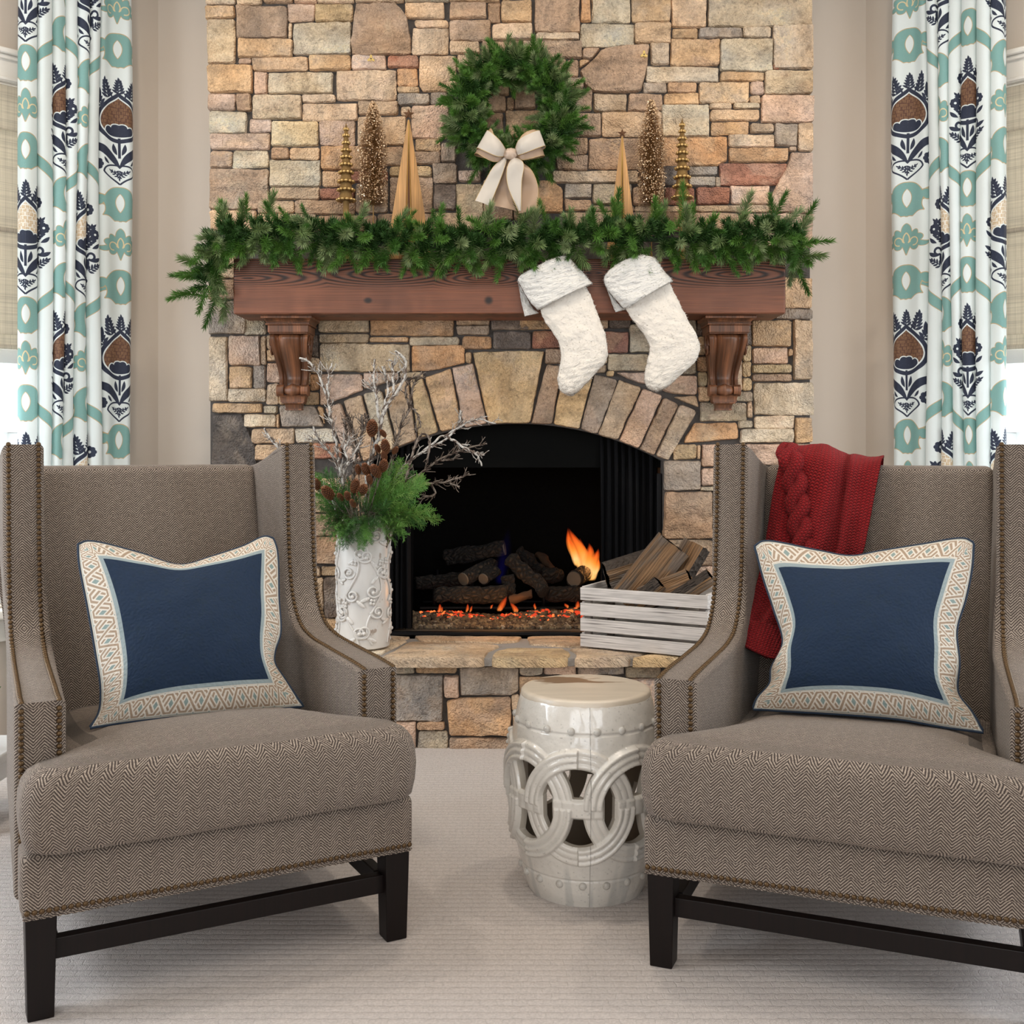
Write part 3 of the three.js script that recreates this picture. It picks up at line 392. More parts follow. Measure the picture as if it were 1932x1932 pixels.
const beamMap = dataTex(2048, 256, 2.2, 0.24, (u, v) => { const [ring, st, bl] = beamGrain(u, v), k = 0.8 + 0.26 * st + 0.34 * (bl - 0.5) - 0.55 * ring, x = u * 2.2, y = v * 0.24 - 0.02, knot = Math.min(Math.hypot((x - 1.02) * 1, y - 0.05), Math.hypot(x - 1.72, y - 0.055), Math.hypot((x - 1.32) * 0.8, y - 0.06), Math.hypot(x - 0.56, (y - 0.05) * 1.4)), kn = 1 - 0.75 * smoothstep(0.022 - knot, 0, 0.018); return [0.54 * k * kn, 0.325 * k * kn, 0.222 * k * kn]; }, true);
const beamBump = dataTex(2048, 256, 2.2, 0.24, (u, v) => { const [ring, st] = beamGrain(u, v); return 0.6 - 0.4 * ring + 0.35 * (st - 0.5); }, false);
const beamMat = mat({ map: beamMap, bumpMap: beamBump, bumpScale: 0.0022, roughness: 0.5 });
const corbelTex = dataTex(256, 256, 0.12, 0.34, (u, v) => { const g = tileNoise(u, v, 40, 4, 131), b = tileFbm(u, v, 3, 3, 137, 4), k = 0.55 + 0.3 * g + 0.75 * (b - 0.35); return [0.53 * k, 0.34 * k, 0.225 * k]; }, true);
const corbelMat = mat({ map: corbelTex, roughness: 0.42 });
const mantel = thing('mantel_shelf', 'rough-sawn dark red-brown timber mantel on two carved corbels across the stone chimney', 'mantel', [-0.0095, MANTEL_Y0, -4.36]);
{
  const x0 = (440 - 966) * 4.24 / FOCAL, x1 = (1483 - 966) * 4.24 / FOCAL, w = x1 - x0, h = MANTEL_Y1 - MANTEL_Y0, t = mantel;
  const g = new RoundedBoxGeometry(w, h, 0.228, 3, 0.008), p = g.attributes.position;
  for (let i = 0; i < p.count; i++) { const x = p.getX(i), y = p.getY(i); p.setY(i, y + 0.0035 * noise(x * 4, y * 2, 1) ); p.setZ(i, p.getZ(i) + 0.002 * noise(x * 7, y * 9, 4)); }
  boxUV(g); const uv = g.attributes.uv; for (let i = 0; i < uv.count; i++) uv.setXY(i, uv.getX(i) + 1.1, uv.getY(i) + 0.125);
  g.translate(0, h / 2, 0.006); obj('beam', g, beamMat, t);
}
// carved corbels: stepped capital, a body of three flutes that swells and tapers, a scroll with a bead and a stepped drop
function corbel(cx) {
  const t = new THREE.Group(); t.name = numbered('corbel'); t.position.set(cx + 0.0095, -MANTEL_Y0, -4.468 + 4.36); mantel.add(t);
  const TOP = MANTEL_Y0, cap = [];
  const step = (w, d, y0, y1, r = 0.003) => boxAt(w, y1 - y0, d, 0, (y0 + y1) / 2, d / 2, r);
  const cove = (w0, w1, d0, d1, y0, y1) => sheetBlock(w0, w1, d0, d1, y0, y1);
  function sheetBlock(w0, w1, d0, d1, y0, y1) {   // a mitred moulding between two sizes, hollow in profile
    const parts = [], n = 6; for (let i = 0; i < n; i++) { const a = i / n, b = (i + 1) / n, e = (q) => 1 - Math.sqrt(1 - q * q); const f = (q) => [lerp(w0, w1, e(q)), lerp(d0, d1, e(q)), lerp(y0, y1, q)]; const [wa, da, ya] = f(a), [wb, db, yb] = f(b);
      const P = [[-wa / 2, ya, 0], [-wa / 2, ya, da], [wa / 2, ya, da], [wa / 2, ya, 0], [-wb / 2, yb, 0], [-wb / 2, yb, db], [wb / 2, yb, db], [wb / 2, yb, 0]], pos = []; for (const [k, l, m, o] of [[0, 1, 5, 4], [1, 2, 6, 5], [2, 3, 7, 6], [4, 5, 6, 7], [3, 2, 1, 0]]) for (const q of [k, l, m, k, m, o]) pos.push(...P[q]);
      const gg = new THREE.BufferGeometry(); gg.setAttribute('position', new THREE.Float32BufferAttribute(pos, 3)); gg.computeVertexNormals(); parts.push(boxUV(gg)); }
    return merge(parts);
  }
  obj('capital', merge([step(0.198, 0.185, TOP - 0.011, TOP), sheetBlock(0.166, 0.194, 0.155, 0.18, TOP - 0.028, TOP - 0.011), step(0.172, 0.16, TOP - 0.033, TOP - 0.028, 0.002), step(0.158, 0.15, TOP - 0.062, TOP - 0.033), step(0.15, 0.142, TOP - 0.066, TOP - 0.062, 0.001)]), corbelMat, t);
  // body: from y = TOP-.066 down to TOP-.272; width and projection fall away in an S curve
  const yT = TOP - 0.066, yB = TOP - 0.262;
  const W = (v) => lerp(0.148, 0.106, smoothstep(v, 0, 1) * 0.6 + v * 0.4), D = (v) => 0.138 - 0.085 * smoothstep(v, 0.05, 0.85) - 0.012 * v + 0.012 * smoothstep(v, 0.85, 1);
  const prof = (u, v) => {   // u 0..1 across the front; side fillets proud, hollow, a swelling middle rib
    const a = Math.abs(u - 0.5) * 2, rib = 0.024 * (1 - 0.3 * v) * Math.pow(Math.max(0, 1 - (a / 0.58) ** 2), 0.7), fillet = 0.016 * smoothstep(a, 0.7, 0.78), round = v < 0.08 ? -0.02 * Math.pow(1 - v / 0.08, 2) * (a < 0.6 ? 1 : 0.6) : 0;
    return [(u - 0.5) * W(v), lerp(yT, yB, v), D(v) - 0.016 + rib + fillet + round];
  };
  const front = sheet(48, 30, (u, v) => prof(u, v), (u, v) => [u * 0.15, v * 0.2], true);
  const side = (s) => sheet(2, 30, (u, v) => { const p = prof(s < 0 ? 0 : 1, v); return [p[0], p[1], p[2] * u]; }, (u, v) => [u * 0.1, v * 0.2], s > 0);
  obj('fluted_body', merge([front, side(-1), side(1)]), corbelMat, t);
  // volutes on the two sides near the top
  for (const s of [-1, 1]) { const pts = []; for (let i = 0; i <= 40; i++) { const a = i / 40 * 4.2 * Math.PI, r = 0.036 * (1 - i / 46); pts.push(V3(s * 0.075, yT - 0.045 + r * Math.sin(a) * 1.25, 0.085 + r * Math.cos(a))); } obj('volute', tube(pts, 0.0045, 6, 80), corbelMat, t); }
  // scroll with a bead
  const sy = TOP - 0.283, roll = []; for (const [x0, x1, r] of [[-0.062, -0.034, 0.0235], [0.034, 0.062, 0.0235]]) roll.push(new THREE.CylinderGeometry(r, r, x1 - x0, 28).rotateZ(Math.PI / 2).translate((x0 + x1) / 2, sy, 0.05));
  roll.push(lathe([[0.0001, -0.036], [0.013, -0.035], [0.017, -0.026], [0.021, -0.016], [0.026, -0.006], [0.0265, 0], [0.026, 0.006], [0.021, 0.016], [0.017, 0.026], [0.013, 0.035], [0.0001, 0.036]], 28).rotateZ(Math.PI / 2).translate(0, sy, 0.052));
  roll.push(boxAt(0.12, 0.04, 0.05, 0, sy, 0.025));
  obj('scroll', merge(roll.map((g) => boxUV(g))), corbelMat, t);
  obj('drop', merge([sheetBlock(0.094, 0.108, 0.06, 0.068, sy - 0.046, sy - 0.02), step(0.088, 0.058, sy - 0.051, sy - 0.046, 0.001), sheetBlock(0.062, 0.074, 0.036, 0.05, sy - 0.076, sy - 0.051), step(0.066, 0.04, sy - 0.078, sy - 0.072, 0.001)]), corbelMat, t);
  return t;
}
corbel((547 - 966) * 4.36 / FOCAL);
corbel((1372 - 966) * 4.36 / FOCAL);

// ---------- evergreen garland and wreath ----------
const fibreMat = (r, g, b, rough = 0.55) => mat({ color: rgb(r, g, b), roughness: rough });
const needleMats = [fibreMat(0.05, 0.14, 0.016), fibreMat(0.09, 0.21, 0.028), fibreMat(0.17, 0.25, 0.085), fibreMat(0.24, 0.31, 0.135)];
// one sprig: a stem of length L along +y with needles that lean forward and close over the tip
function sprigGeo(seed, L, needle, count, width, droop) {
  const r = rng(seed), pos = [], nor = [], idx = [], q = new THREE.Quaternion(), up = V3(0, 1, 0);
  const bendX = (r() - 0.5) * 0.5, bendZ = (r() - 0.5) * 0.5, spine = (t) => V3(bendX * L * t * t, L * t, bendZ * L * t * t);
  for (let i = 0; i < count; i++) {
    const t = Math.pow((i + 0.5) / count, 0.85), a = i * 2.39996 + r() * 0.5, lean = lerp(1.15, 0.42, Math.pow(t, 1.3)) + (r() - 0.5) * 0.3, len = needle * (0.8 + 0.35 * r()) * lerp(1.05, 0.8, t);
    const p = spine(t * 0.95), dir = V3(Math.cos(a) * Math.sin(lean), Math.cos(lean), Math.sin(a) * Math.sin(lean)), side = V3(-Math.sin(a), 0, Math.cos(a)), curl = V3(0, 1, 0).multiplyScalar(droop * len);
    const mid = p.clone().addScaledVector(dir, len * 0.55).addScaledVector(curl, 0.35), tip = p.clone().addScaledVector(dir, len).addScaledVector(curl, 1), nrm = side.clone().cross(dir).normalize(), w = width * 0.5, base = pos.length / 3;
    for (const [c, s, k] of [[p, -1, 0.7], [p, 1, 0.7], [mid, -1, 1], [mid, 1, 1], [mid, 0, 0.7], [p, 0, 0.7]]) { const v = c.clone().addScaledVector(side, s * w * k); if (s === 0) v.addScaledVector(nrm, w * 1.3); pos.push(v.x, v.y, v.z); const nn = nrm.clone().addScaledVector(side, s * 0.9).normalize(); nor.push(nn.x, nn.y, nn.z); }
    pos.push(tip.x, tip.y, tip.z); nor.push(nrm.x, nrm.y, nrm.z);
    const [A, B, C, D, E, F, T] = [0, 1, 2, 3, 4, 5, 6].map((k) => base + k);
    idx.push(A, F, C, F, E, C, F, B, E, B, D, E, C, E, T, E, D, T);
  }
  const g = new THREE.BufferGeometry(); g.setAttribute('position', new THREE.Float32BufferAttribute(pos, 3)); g.setAttribute('normal', new THREE.Float32BufferAttribute(nor, 3)); g.setIndex(idx);
  const s = tube([0, 0.35, 0.7, 0.97].map((t) => spine(t)), (t) => 0.0022 * (1 - 0.6 * t), 4, 4); s.deleteAttribute('uv');
  return mergeGeometries([g.toNonIndexed(), s.toNonIndexed()]);
}
const sprigs = [0, 1, 2, 3, 4].map((i) => sprigGeo(300 + i, 0.06 + 0.006 * i, 0.033, 105, 0.0023, 0.16)), stiff = [0, 1, 2].map((i) => sprigGeo(340 + i, 0.085 + 0.012 * i, 0.029, 110, 0.0021, 0));
const wireMat = mat({ color: rgb(0.02, 0.045, 0.015), roughness: 0.8 });
const clear = (p, dir, scale) => { for (const k of [0, 0.04, 0.08, 0.12, 0.16]) { const z = p.z + dir.z * k * scale, y = p.y + dir.y * k * scale, x = p.x + dir.x * k * scale, lim = y < MANTEL_Y1 + 0.035 && y > MANTEL_Y0 - 0.03 && x > -1.1 && x < 1.08 ? MANTEL_Z + 0.045 : -4.47 + 0.035; if (z < lim && p.z < -1) p.z += lim - z; } };
const gapShadeGreen = fibreMat(0.03, 0.085, 0.014);  // inner needles darker: shade of the gaps put into their green
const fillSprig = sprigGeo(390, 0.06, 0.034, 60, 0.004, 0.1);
function filler(parent, n, place) { const list = []; for (let i = 0; i < n; i++) { const [p, dir] = place(i); dir.normalize(); clear(p, dir, 1); list.push(fillSprig.clone().applyMatrix4(new THREE.Matrix4().compose(p, new THREE.Quaternion().setFromUnitVectors(V3(0, 1, 0), dir.normalize()), V3(1, 1, 1)))); } stuff(obj('inner_needles', mergeGeometries(list), gapShadeGreen, parent)); }
function addSprig(parent, r, p, dir, scale = 1) {
  dir.normalize();
  const soft = r() < 0.58, g = soft ? sprigs[Math.floor(r() * 5)] : stiff[Math.floor(r() * 3)], m = obj('sprig', g, needleMats[soft ? (r() < 0.3 ? 1 : 2 + Math.floor(r() * 2)) : Math.floor(r() * 2)], parent);
  clear(p, dir, scale);   // needles rest on the beam and the stones, they do not run into them
  m.position.copy(p); m.quaternion.setFromUnitVectors(V3(0, 1, 0), dir.clone().normalize()).multiply(new THREE.Quaternion().setFromAxisAngle(V3(0, 1, 0), r() * 6.28)); m.scale.setScalar(scale); return m;
}
{
  const r = rng(9001), t = thing('evergreen_garland', 'thick green spruce garland lying along the timber mantel and drooping past both ends', 'garland', [0, 0, 0]);
  // its spine, in the photograph: heights in pixels above the mantel, at about 4.3 m
  const spine = new THREE.CatmullRomCurve3([[400, 545, 4.36], [402, 500, 4.34], [425, 455, 4.29], [500, 446, 4.26], [600, 452, 4.26], [720, 459, 4.26], [840, 466, 4.26], [960, 459, 4.26], [1080, 454, 4.26], [1200, 450, 4.26], [1320, 455, 4.26], [1420, 448, 4.26], [1480, 455, 4.29], [1505, 480, 4.34]].map((p) => at(...p)));
  obj('wire_core', tube(spine, 0.012, 6, 60), wireMat, t);
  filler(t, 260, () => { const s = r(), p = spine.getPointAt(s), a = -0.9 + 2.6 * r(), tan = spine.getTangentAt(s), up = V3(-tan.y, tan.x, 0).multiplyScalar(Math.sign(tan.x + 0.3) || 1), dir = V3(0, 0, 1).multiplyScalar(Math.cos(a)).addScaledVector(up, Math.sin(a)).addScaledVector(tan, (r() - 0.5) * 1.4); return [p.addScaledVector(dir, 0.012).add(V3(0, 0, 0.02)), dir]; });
  const n = 292;
  for (let i = 0; i < n; i++) {
    const s = (i + r()) / n, p = spine.getPointAt(s), tan = spine.getTangentAt(s), side = V3(0, 0, 1), up = V3().crossVectors(side, tan).normalize();
    let a = -1.15 + 2.75 * r(); if (r() < 0.34) a = -1.25 + 0.9 * r();     // around the spine: 0 faces the room, + is up, most droop a little
    const dir = side.clone().multiplyScalar(Math.cos(a)).addScaledVector(up, Math.sin(a)).addScaledVector(tan, (r() - 0.5) * 1.7).normalize(), out = 0.02 + 0.055 * r() * (Math.abs(a) < 0.8 ? 1 : 0.75);
    addSprig(t, r, p.clone().addScaledVector(dir, out), dir.addScaledVector(V3(0, -1, 0), a < 0.9 ? 0.25 : 0), 1.0 + 0.3 * r());
  }
  for (const [x, y, d, dx, dy] of [[392, 560, 4.36, -1, 0.15], [410, 555, 4.35, -0.3, -1], [425, 560, 4.34, 0.15, -1], [384, 500, 4.36, -1, 0.2], [1500, 440, 4.36, 0.7, 1], [1500, 460, 4.36, 1, 0.1], [1505, 480, 4.36, 1, -0.3], [1500, 495, 4.36, 0.3, -1], [1450, 425, 4.33, 0.6, 1], [1400, 415, 4.32, 0.15, 1], [1290, 415, 4.32, -0.1, 1], [1160, 420, 4.3, 0.2, 1], [505, 412, 4.32, 0.1, 1]]) addSprig(t, r, at(x, y, d), V3(dx, dy, 0.25), 1.3);
}
let wreath;
{
  const r = rng(9100), c = at(968, 214, 4.41), t = wreath = thing('evergreen_wreath', 'round green spruce wreath with a satin bow hung on the stone chimney', 'wreath', [c.x, c.y, c.z]);
  obj('ring_frame', new THREE.TorusGeometry(0.182, 0.022, 6, 48), wireMat, t);
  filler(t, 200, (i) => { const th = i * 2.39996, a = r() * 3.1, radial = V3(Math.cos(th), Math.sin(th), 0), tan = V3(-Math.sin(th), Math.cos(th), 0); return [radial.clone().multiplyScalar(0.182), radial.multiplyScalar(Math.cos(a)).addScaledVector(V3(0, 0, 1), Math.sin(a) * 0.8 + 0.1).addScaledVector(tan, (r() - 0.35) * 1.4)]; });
  const n = 268;
  for (let i = 0; i < n; i++) {
    const th = i * 2.39996, q = (i + r()) / n, a = -0.3 + q * 3.75;   // a: 0 outward, pi/2 to the room, pi inward
    const radial = V3(Math.cos(th), Math.sin(th), 0), tan = V3(-Math.sin(th), Math.cos(th), 0), p = radial.clone().multiplyScalar(0.182);
    const dir = radial.clone().multiplyScalar(Math.cos(a)).addScaledVector(V3(0, 0, 1), Math.max(0.1, Math.sin(a)) * 0.8).addScaledVector(tan, (r() - 0.35) * 1.5).normalize(), inner = a > 2.0;
    addSprig(t, r, p.addScaledVector(dir, 0.012 + 0.028 * r()), dir, (inner ? 0.78 : 0.92) + 0.2 * r());
  }
}
// the ribbon bow: two layers, ivory over taupe, with fine gold edges
const ivory = mat({ color: rgb(0.5, 0.45, 0.39), roughness: 0.45, side: THREE.DoubleSide }), taupe = mat({ color: rgb(0.4, 0.27, 0.18), roughness: 0.4, side: THREE.DoubleSide }), goldEdge = mat({ color: rgb(0.5, 0.35, 0.16), roughness: 0.35, metalness: 0.5 });
{
  const Z = 4.27, o = at(963, 296, Z), t = new THREE.Group(); t.name = 'ribbon_bow'; t.userData.label = 'two-layered ivory and taupe satin bow'; t.position.copy(o).sub(wreath.position); wreath.add(t);
  const L = (px, py, dz = 0) => { const p = at(px, py, Z).sub(o); p.z += dz; return p; };
  // a strip between two edge lines, with its wired edges
  const strip = (name, m, left, right, parent = t) => {
    const a = new THREE.CatmullRomCurve3(left.map((p) => L(...p))), b = new THREE.CatmullRomCurve3(right.map((p) => L(...p)));
    const g = sheet(8, 36, (u, v) => { const p = a.getPoint(v).lerp(b.getPoint(v), u); p.z += 0.006 * Math.sin(u * Math.PI) * (1 + Math.sin(v * 7)); return p; }, (u, v) => [u * 0.06, v * 0.2]);
    obj('wired_edge', merge([tube(a, 0.0011, 5, 36), tube(b, 0.0011, 5, 36)]), goldEdge, parent); return obj(name, g, m, parent);
  };
  // loops: from the knot out along the front, round the end and back behind
  strip('ribbon_loop', taupe, [[955, 292, 0.02], [935, 268, 0.05], [927, 248, 0.04], [922, 252, -0.02], [950, 285, -0.02]], [[958, 300, 0.02], [932, 312, 0.055], [901, 295, 0.045], [898, 292, -0.02], [950, 302, -0.02]]);
  strip('ribbon_loop', ivory, [[957, 290, 0.03], [943, 274, 0.07], [921, 254, 0.058], [919, 256, 0.03], [950, 288, 0.0]], [[957, 299, 0.03], [937, 304, 0.075], [903, 287, 0.06], [901, 286, 0.03], [950, 300, 0.0]]);
  strip('ribbon_loop', taupe, [[971, 292, 0.02], [985, 262, 0.05], [1008, 250, 0.04], [1010, 254, -0.02], [975, 285, -0.02]], [[969, 302, 0.02], [990, 308, 0.055], [1023, 299, 0.045], [1024, 294, -0.02], [975, 302, -0.02]]);
  strip('ribbon_loop', ivory, [[970, 290, 0.03], [980, 272, 0.07], [1016, 254, 0.058], [1017, 257, 0.03], [975, 288, 0.0]], [[970, 299, 0.03], [988, 299, 0.075], [1027, 283, 0.06], [1026, 285, 0.03], [975, 299, 0.0]]);
  strip('ribbon_tail', ivory, [[952, 300, 0.035], [932, 320, 0.05], [914, 350, 0.045], [897, 384, 0.05]], [[958, 300, 0.035], [951, 326, 0.055], [942, 350, 0.05], [924, 394, 0.05]]);
  strip('ribbon_tail', ivory, [[966, 302, 0.04], [957, 324, 0.06], [958, 355, 0.055], [978, 404, 0.055]], [[970, 300, 0.04], [987, 314, 0.055], [984, 350, 0.06], [983, 404, 0.055]]);
  strip('ribbon_tail', taupe, [[954, 304, 0.015], [945, 330, 0.02], [936, 360, 0.015], [930, 390, 0.02]], [[962, 304, 0.015], [964, 330, 0.025], [962, 360, 0.02], [980, 402, 0.02]]);
  strip('ribbon_tail', taupe, [[968, 302, 0.02], [975, 330, 0.03], [983, 360, 0.02], [978, 406, 0.025]], [[974, 302, 0.02], [1002, 325, 0.035], [1015, 360, 0.03], [1010, 402, 0.03]]);
  const k = new THREE.SphereGeometry(1, 20, 14), p = k.attributes.position; for (let i = 0; i < p.count; i++) { const y = p.getY(i), x = p.getX(i); p.setXYZ(i, x * 0.026 * (1 - 0.1 * y) + 0.002 * Math.sin(y * 9 + x * 3), y * 0.023 + 0.003 * x, p.getZ(i) * 0.02 + 0.003 * Math.sin(x * 10 + y * 4)); } k.computeVertexNormals();
  obj('knot', k.rotateZ(-0.3).translate(0, 0, 0.045), mat({ color: rgb(0.5, 0.38, 0.29), roughness: 0.4 }), t);
}

// ---------- ornaments on the mantel ----------
const goldCarved = mat({ color: rgb(0.3, 0.18, 0.062), roughness: 0.38, metalness: 0.55, bumpMap: dataTex(128, 128, 0.03, 0.03, (u, v) => tileFbm(u, v, 8, 8, 201, 3), false), bumpScale: 0.0012 });
const goldBead = mat({ color: rgb(0.6, 0.4, 0.16), roughness: 0.28, metalness: 0.7 });
function pagoda(cx, top, tiers, radii, label) {
  const d = 4.4, b = at(cx, top, d), H = b.y - MANTEL_Y1, s = d / FOCAL, t = thing('carved_tree', label, 'ornament', [b.x, MANTEL_Y1, -d], 0, 'slim carved gold trees on the mantel');
  const Y = (py) => H - (py - top) * s, last = tiers.length - 1;
  obj('base', lathe([[0.0001, 0], [0.026, 0], [0.028, 0.006], [0.024, 0.014], [0.014, 0.022], [0.011, 0.04], [0.013, 0.05], [0.018, 0.055], [0.013, 0.062], [0.012, Y(tiers[last]) - 0.004], [0.0001, Y(tiers[last]) + 0.004]], 24), goldCarved, t);
  const all = [...tiers], bead = new THREE.SphereGeometry(1, 8, 6);
  all.forEach((py, i) => {
    const y = Y(py), R = radii[i] * s, y1 = i ? Y(all[i - 1]) : Y(top) + 0.002, r1 = i ? radii[i - 1] * s * 0.62 : 0.0012, h = y1 - y;
    const tier = obj('tier', lathe([[0.0001, y - 0.003], [R * 0.7, y - 0.0035], [R * 0.92, y - 0.001], [R * 0.95, y + 0.002], [R * 0.8, y + h * 0.2], [lerp(R, r1, 0.72), y + h * 0.5], [r1 * 1.05, y + h * 0.95], [0.0001, y + h]], 24), goldCarved, t), n = Math.round(5 + R * 200), bs = [];
    for (let k = 0; k < n; k++) { const a = (k + 0.5 * (i % 2)) / n * 6.283; bs.push(bead.clone().applyMatrix4(M4(Math.cos(a) * R * 0.95, y, Math.sin(a) * R * 0.95, 0, -a, 0, R * 0.16 + 0.002, 0.006, R * 2.7 / n + 0.0006))); }
    obj('beading', merge(bs), goldBead, tier);
  });
}
pagoda(653, 233, [244, 256, 270, 284, 297, 311, 326, 343, 359, 378], [4.5, 6, 7.2, 9, 10, 11.3, 13.3, 15, 15.7, 17], 'slim carved gold tree at the left end, beside the left glittering tree');
pagoda(1287, 224, [236, 248, 262, 275, 289, 303, 318, 335, 352, 373], [5, 6, 8, 9.6, 10.5, 11.5, 13, 14.8, 16.6, 19], 'slim carved gold tree at the right end, beside the right glittering tree');
const tinsel = mat({ color: rgb(0.42, 0.24, 0.095), roughness: 0.35, metalness: 0.35, side: THREE.DoubleSide }), glitter = mat({ color: rgb(0.9, 0.66, 0.42), roughness: 0.18, metalness: 0.3 });
function bottleBrush(cx, top, rad, seed, label) {
  const d = 4.405, b = at(cx, top, d), H = b.y - MANTEL_Y1, r = rng(seed), t = thing('glitter_tree', label, 'ornament', [b.x, MANTEL_Y1, -d], 0, 'glittering bottle-brush trees on the mantel'), s = d / FOCAL;
  obj('stand', lathe([[0.0001, 0], [0.024, 0], [0.024, 0.012], [0.006, 0.016], [0.004, 0.05], [0.0001, 0.05]], 20), goldCarved, t);
  obj('stem', tube([[0, 0.03, 0], [0.001, H * 0.5, 0], [0, H, 0]], 0.0025, 6, 8), goldCarved, t);
  const y0 = H - (388 - top) * s, pos = [], beads = [], oct = new THREE.OctahedronGeometry(1), R = (q) => rad * s * Math.min(1, 0.16 + 1.75 * Math.pow(1 - q, 0.85)) * (1 - 0.06 * (1 - q));
  for (let i = 0; i < 4200; i++) {
    const q = Math.pow(r(), 1.15), a = i * 2.39996, y = lerp(y0, H - 0.004, q), len = R(q) * (0.8 + 0.22 * r()), dy = len * (0.25 + 0.3 * r()), c = Math.cos(a), n = Math.sin(a), w = 0.001;
const ty = y + dy - len * 0.25, m = len * 0.98; pos.push(-n * w, y, c * w, n * w, y, -c * w, c * len - n * w, ty, n * len + c * w, c * len - n * w, ty, n * len + c * w, n * w, y, -c * w, c * len + n * w, ty, n * len - c * w);
    if (r() < 0.75) { const k = 0.6 + 0.42 * Math.sqrt(r()), z = 0.0012 + 0.0028 * Math.pow(r(), 3); beads.push(oct.clone().applyMatrix4(M4(c * len * k, y + (dy - len * 0.25) * k, n * len * k, r() * 3, r() * 3, 0, z))); }
  }
  const g = new THREE.BufferGeometry(); g.setAttribute('position', new THREE.Float32BufferAttribute(pos, 3)); g.computeVertexNormals();
  stuff(obj('bristles', g, tinsel, t)); stuff(obj('glitter', merge(beads), glitter, t));
}
bottleBrush(704, 191, 30, 611, 'glittering bronze bottle-brush tree between the left carved tree and wooden tree');
bottleBrush(1229, 187, 29, 613, 'glittering bronze bottle-brush tree between the right wooden tree and carved tree');
const mangoTex = dataTex(128, 512, 0.06, 0.4, (u, v) => { const k = 0.74 + 0.34 * tileNoise(u, v, 22, 3, 211) * tileFbm(u, v, 6, 4, 213, 3) + 0.2 * (tileFbm(u, v, 3, 5, 217, 3) - 0.5); return [0.83 * k, 0.62 * k, 0.38 * k]; }, true);
const mango = mat({ map: mangoTex, roughness: 0.5 }), mangoDark = mat({ map: mangoTex, color: rgb(0.42, 0.27, 0.13), roughness: 0.5 }), brassInlay = mat({ color: rgb(0.65, 0.42, 0.13), roughness: 0.28, metalness: 0.85 }), rustStar = mat({ color: rgb(0.16, 0.075, 0.035), roughness: 0.5, metalness: 0.4 });
function woodTree(cx, top, halfAt405, starY, starR, turn, label) {
  const d = 4.365, b = at(cx, top, d), H = b.y - MANTEL_Y1, s = d / FOCAL, W = halfAt405 * s * H / ((405 - top) * s), t = thing('wooden_tree', label, 'ornament', [b.x, MANTEL_Y1, -d], turn, 'wooden pyramid trees with stars on the mantel');
  const P = [[-1, 0], [-0.2, 0.36], [-0.12, 0.02], [0.12, 0.02], [0.2, 0.36], [1, 0], [0.55, -0.5], [-0.55, -0.5]];   // section, scaled away to the tip
  const face = (list) => { const pos = []; for (const [i, j] of list) { const a = P[i], c = P[j]; const q = [[a[0] * W, 0, a[1] * W], [c[0] * W, 0, c[1] * W], [c[0] * 0.0035 / 1, H, c[1] * 0.0035], [a[0] * 0.0035, H, a[1] * 0.0035]]; for (const k of [0, 1, 2, 0, 2, 3]) pos.push(...q[k]); } const g = new THREE.BufferGeometry(); g.setAttribute('position', new THREE.Float32BufferAttribute(pos, 3)); g.computeVertexNormals(); return boxUV(g); };
  obj('panel', face([[7, 0], [0, 1], [1, 2]]), mango, t); obj('panel', face([[3, 4], [4, 5], [5, 6]]), mango, t); obj('groove', face([[2, 3]]), mangoDark, t); obj('back_panel', face([[6, 7]]), mangoDark, t);
  const line = (u, z) => new THREE.CylinderGeometry(0.0008, 0.0016, H, 6).applyMatrix4(new THREE.Matrix4().makeShear(0, 0, -u * W / H, 0, 0, 0)).translate(u * W / 2, H / 2, z * W / 2 + 0.001);
  const inlay = tube([[-0.12 * W, 0.001, 0.22 * W], [0, H * 0.995, 0.002]], 0.0016, 6, 2); obj('brass_inlay', merge([inlay, tube([[0.12 * W, 0.001, 0.22 * W], [0.0005, H * 0.995, 0.002]], 0.0012, 6, 2)]), brassInlay, t);
  const R = starR * s, pos = [], zc = R * 0.35, ring = []; for (let k = 0; k < 10; k++) { const a = Math.PI / 2 + k * Math.PI / 5, q = k % 2 ? R * 0.42 : R; ring.push([Math.cos(a) * q, Math.sin(a) * q, 0]); }
  ring.forEach((p, k) => { const n = ring[(k + 1) % 10]; pos.push(0, 0, zc, ...p, ...n, 0, 0, -zc, ...n, ...p); });
  const g = new THREE.BufferGeometry(); g.setAttribute('position', new THREE.Float32BufferAttribute(pos, 3)); g.computeVertexNormals(); obj('star', g.translate(0, H + (top - starY) * s, 0.002), rustStar, t);
}
woodTree(771, 226, 30, 216, 11.5, 0.12, 'tall wooden pyramid tree with a rusty star, left of the wreath');
woodTree(1174, 258, 20, 252, 9.5, -0.1, 'narrower wooden pyramid tree with a rusty star, right of the wreath');
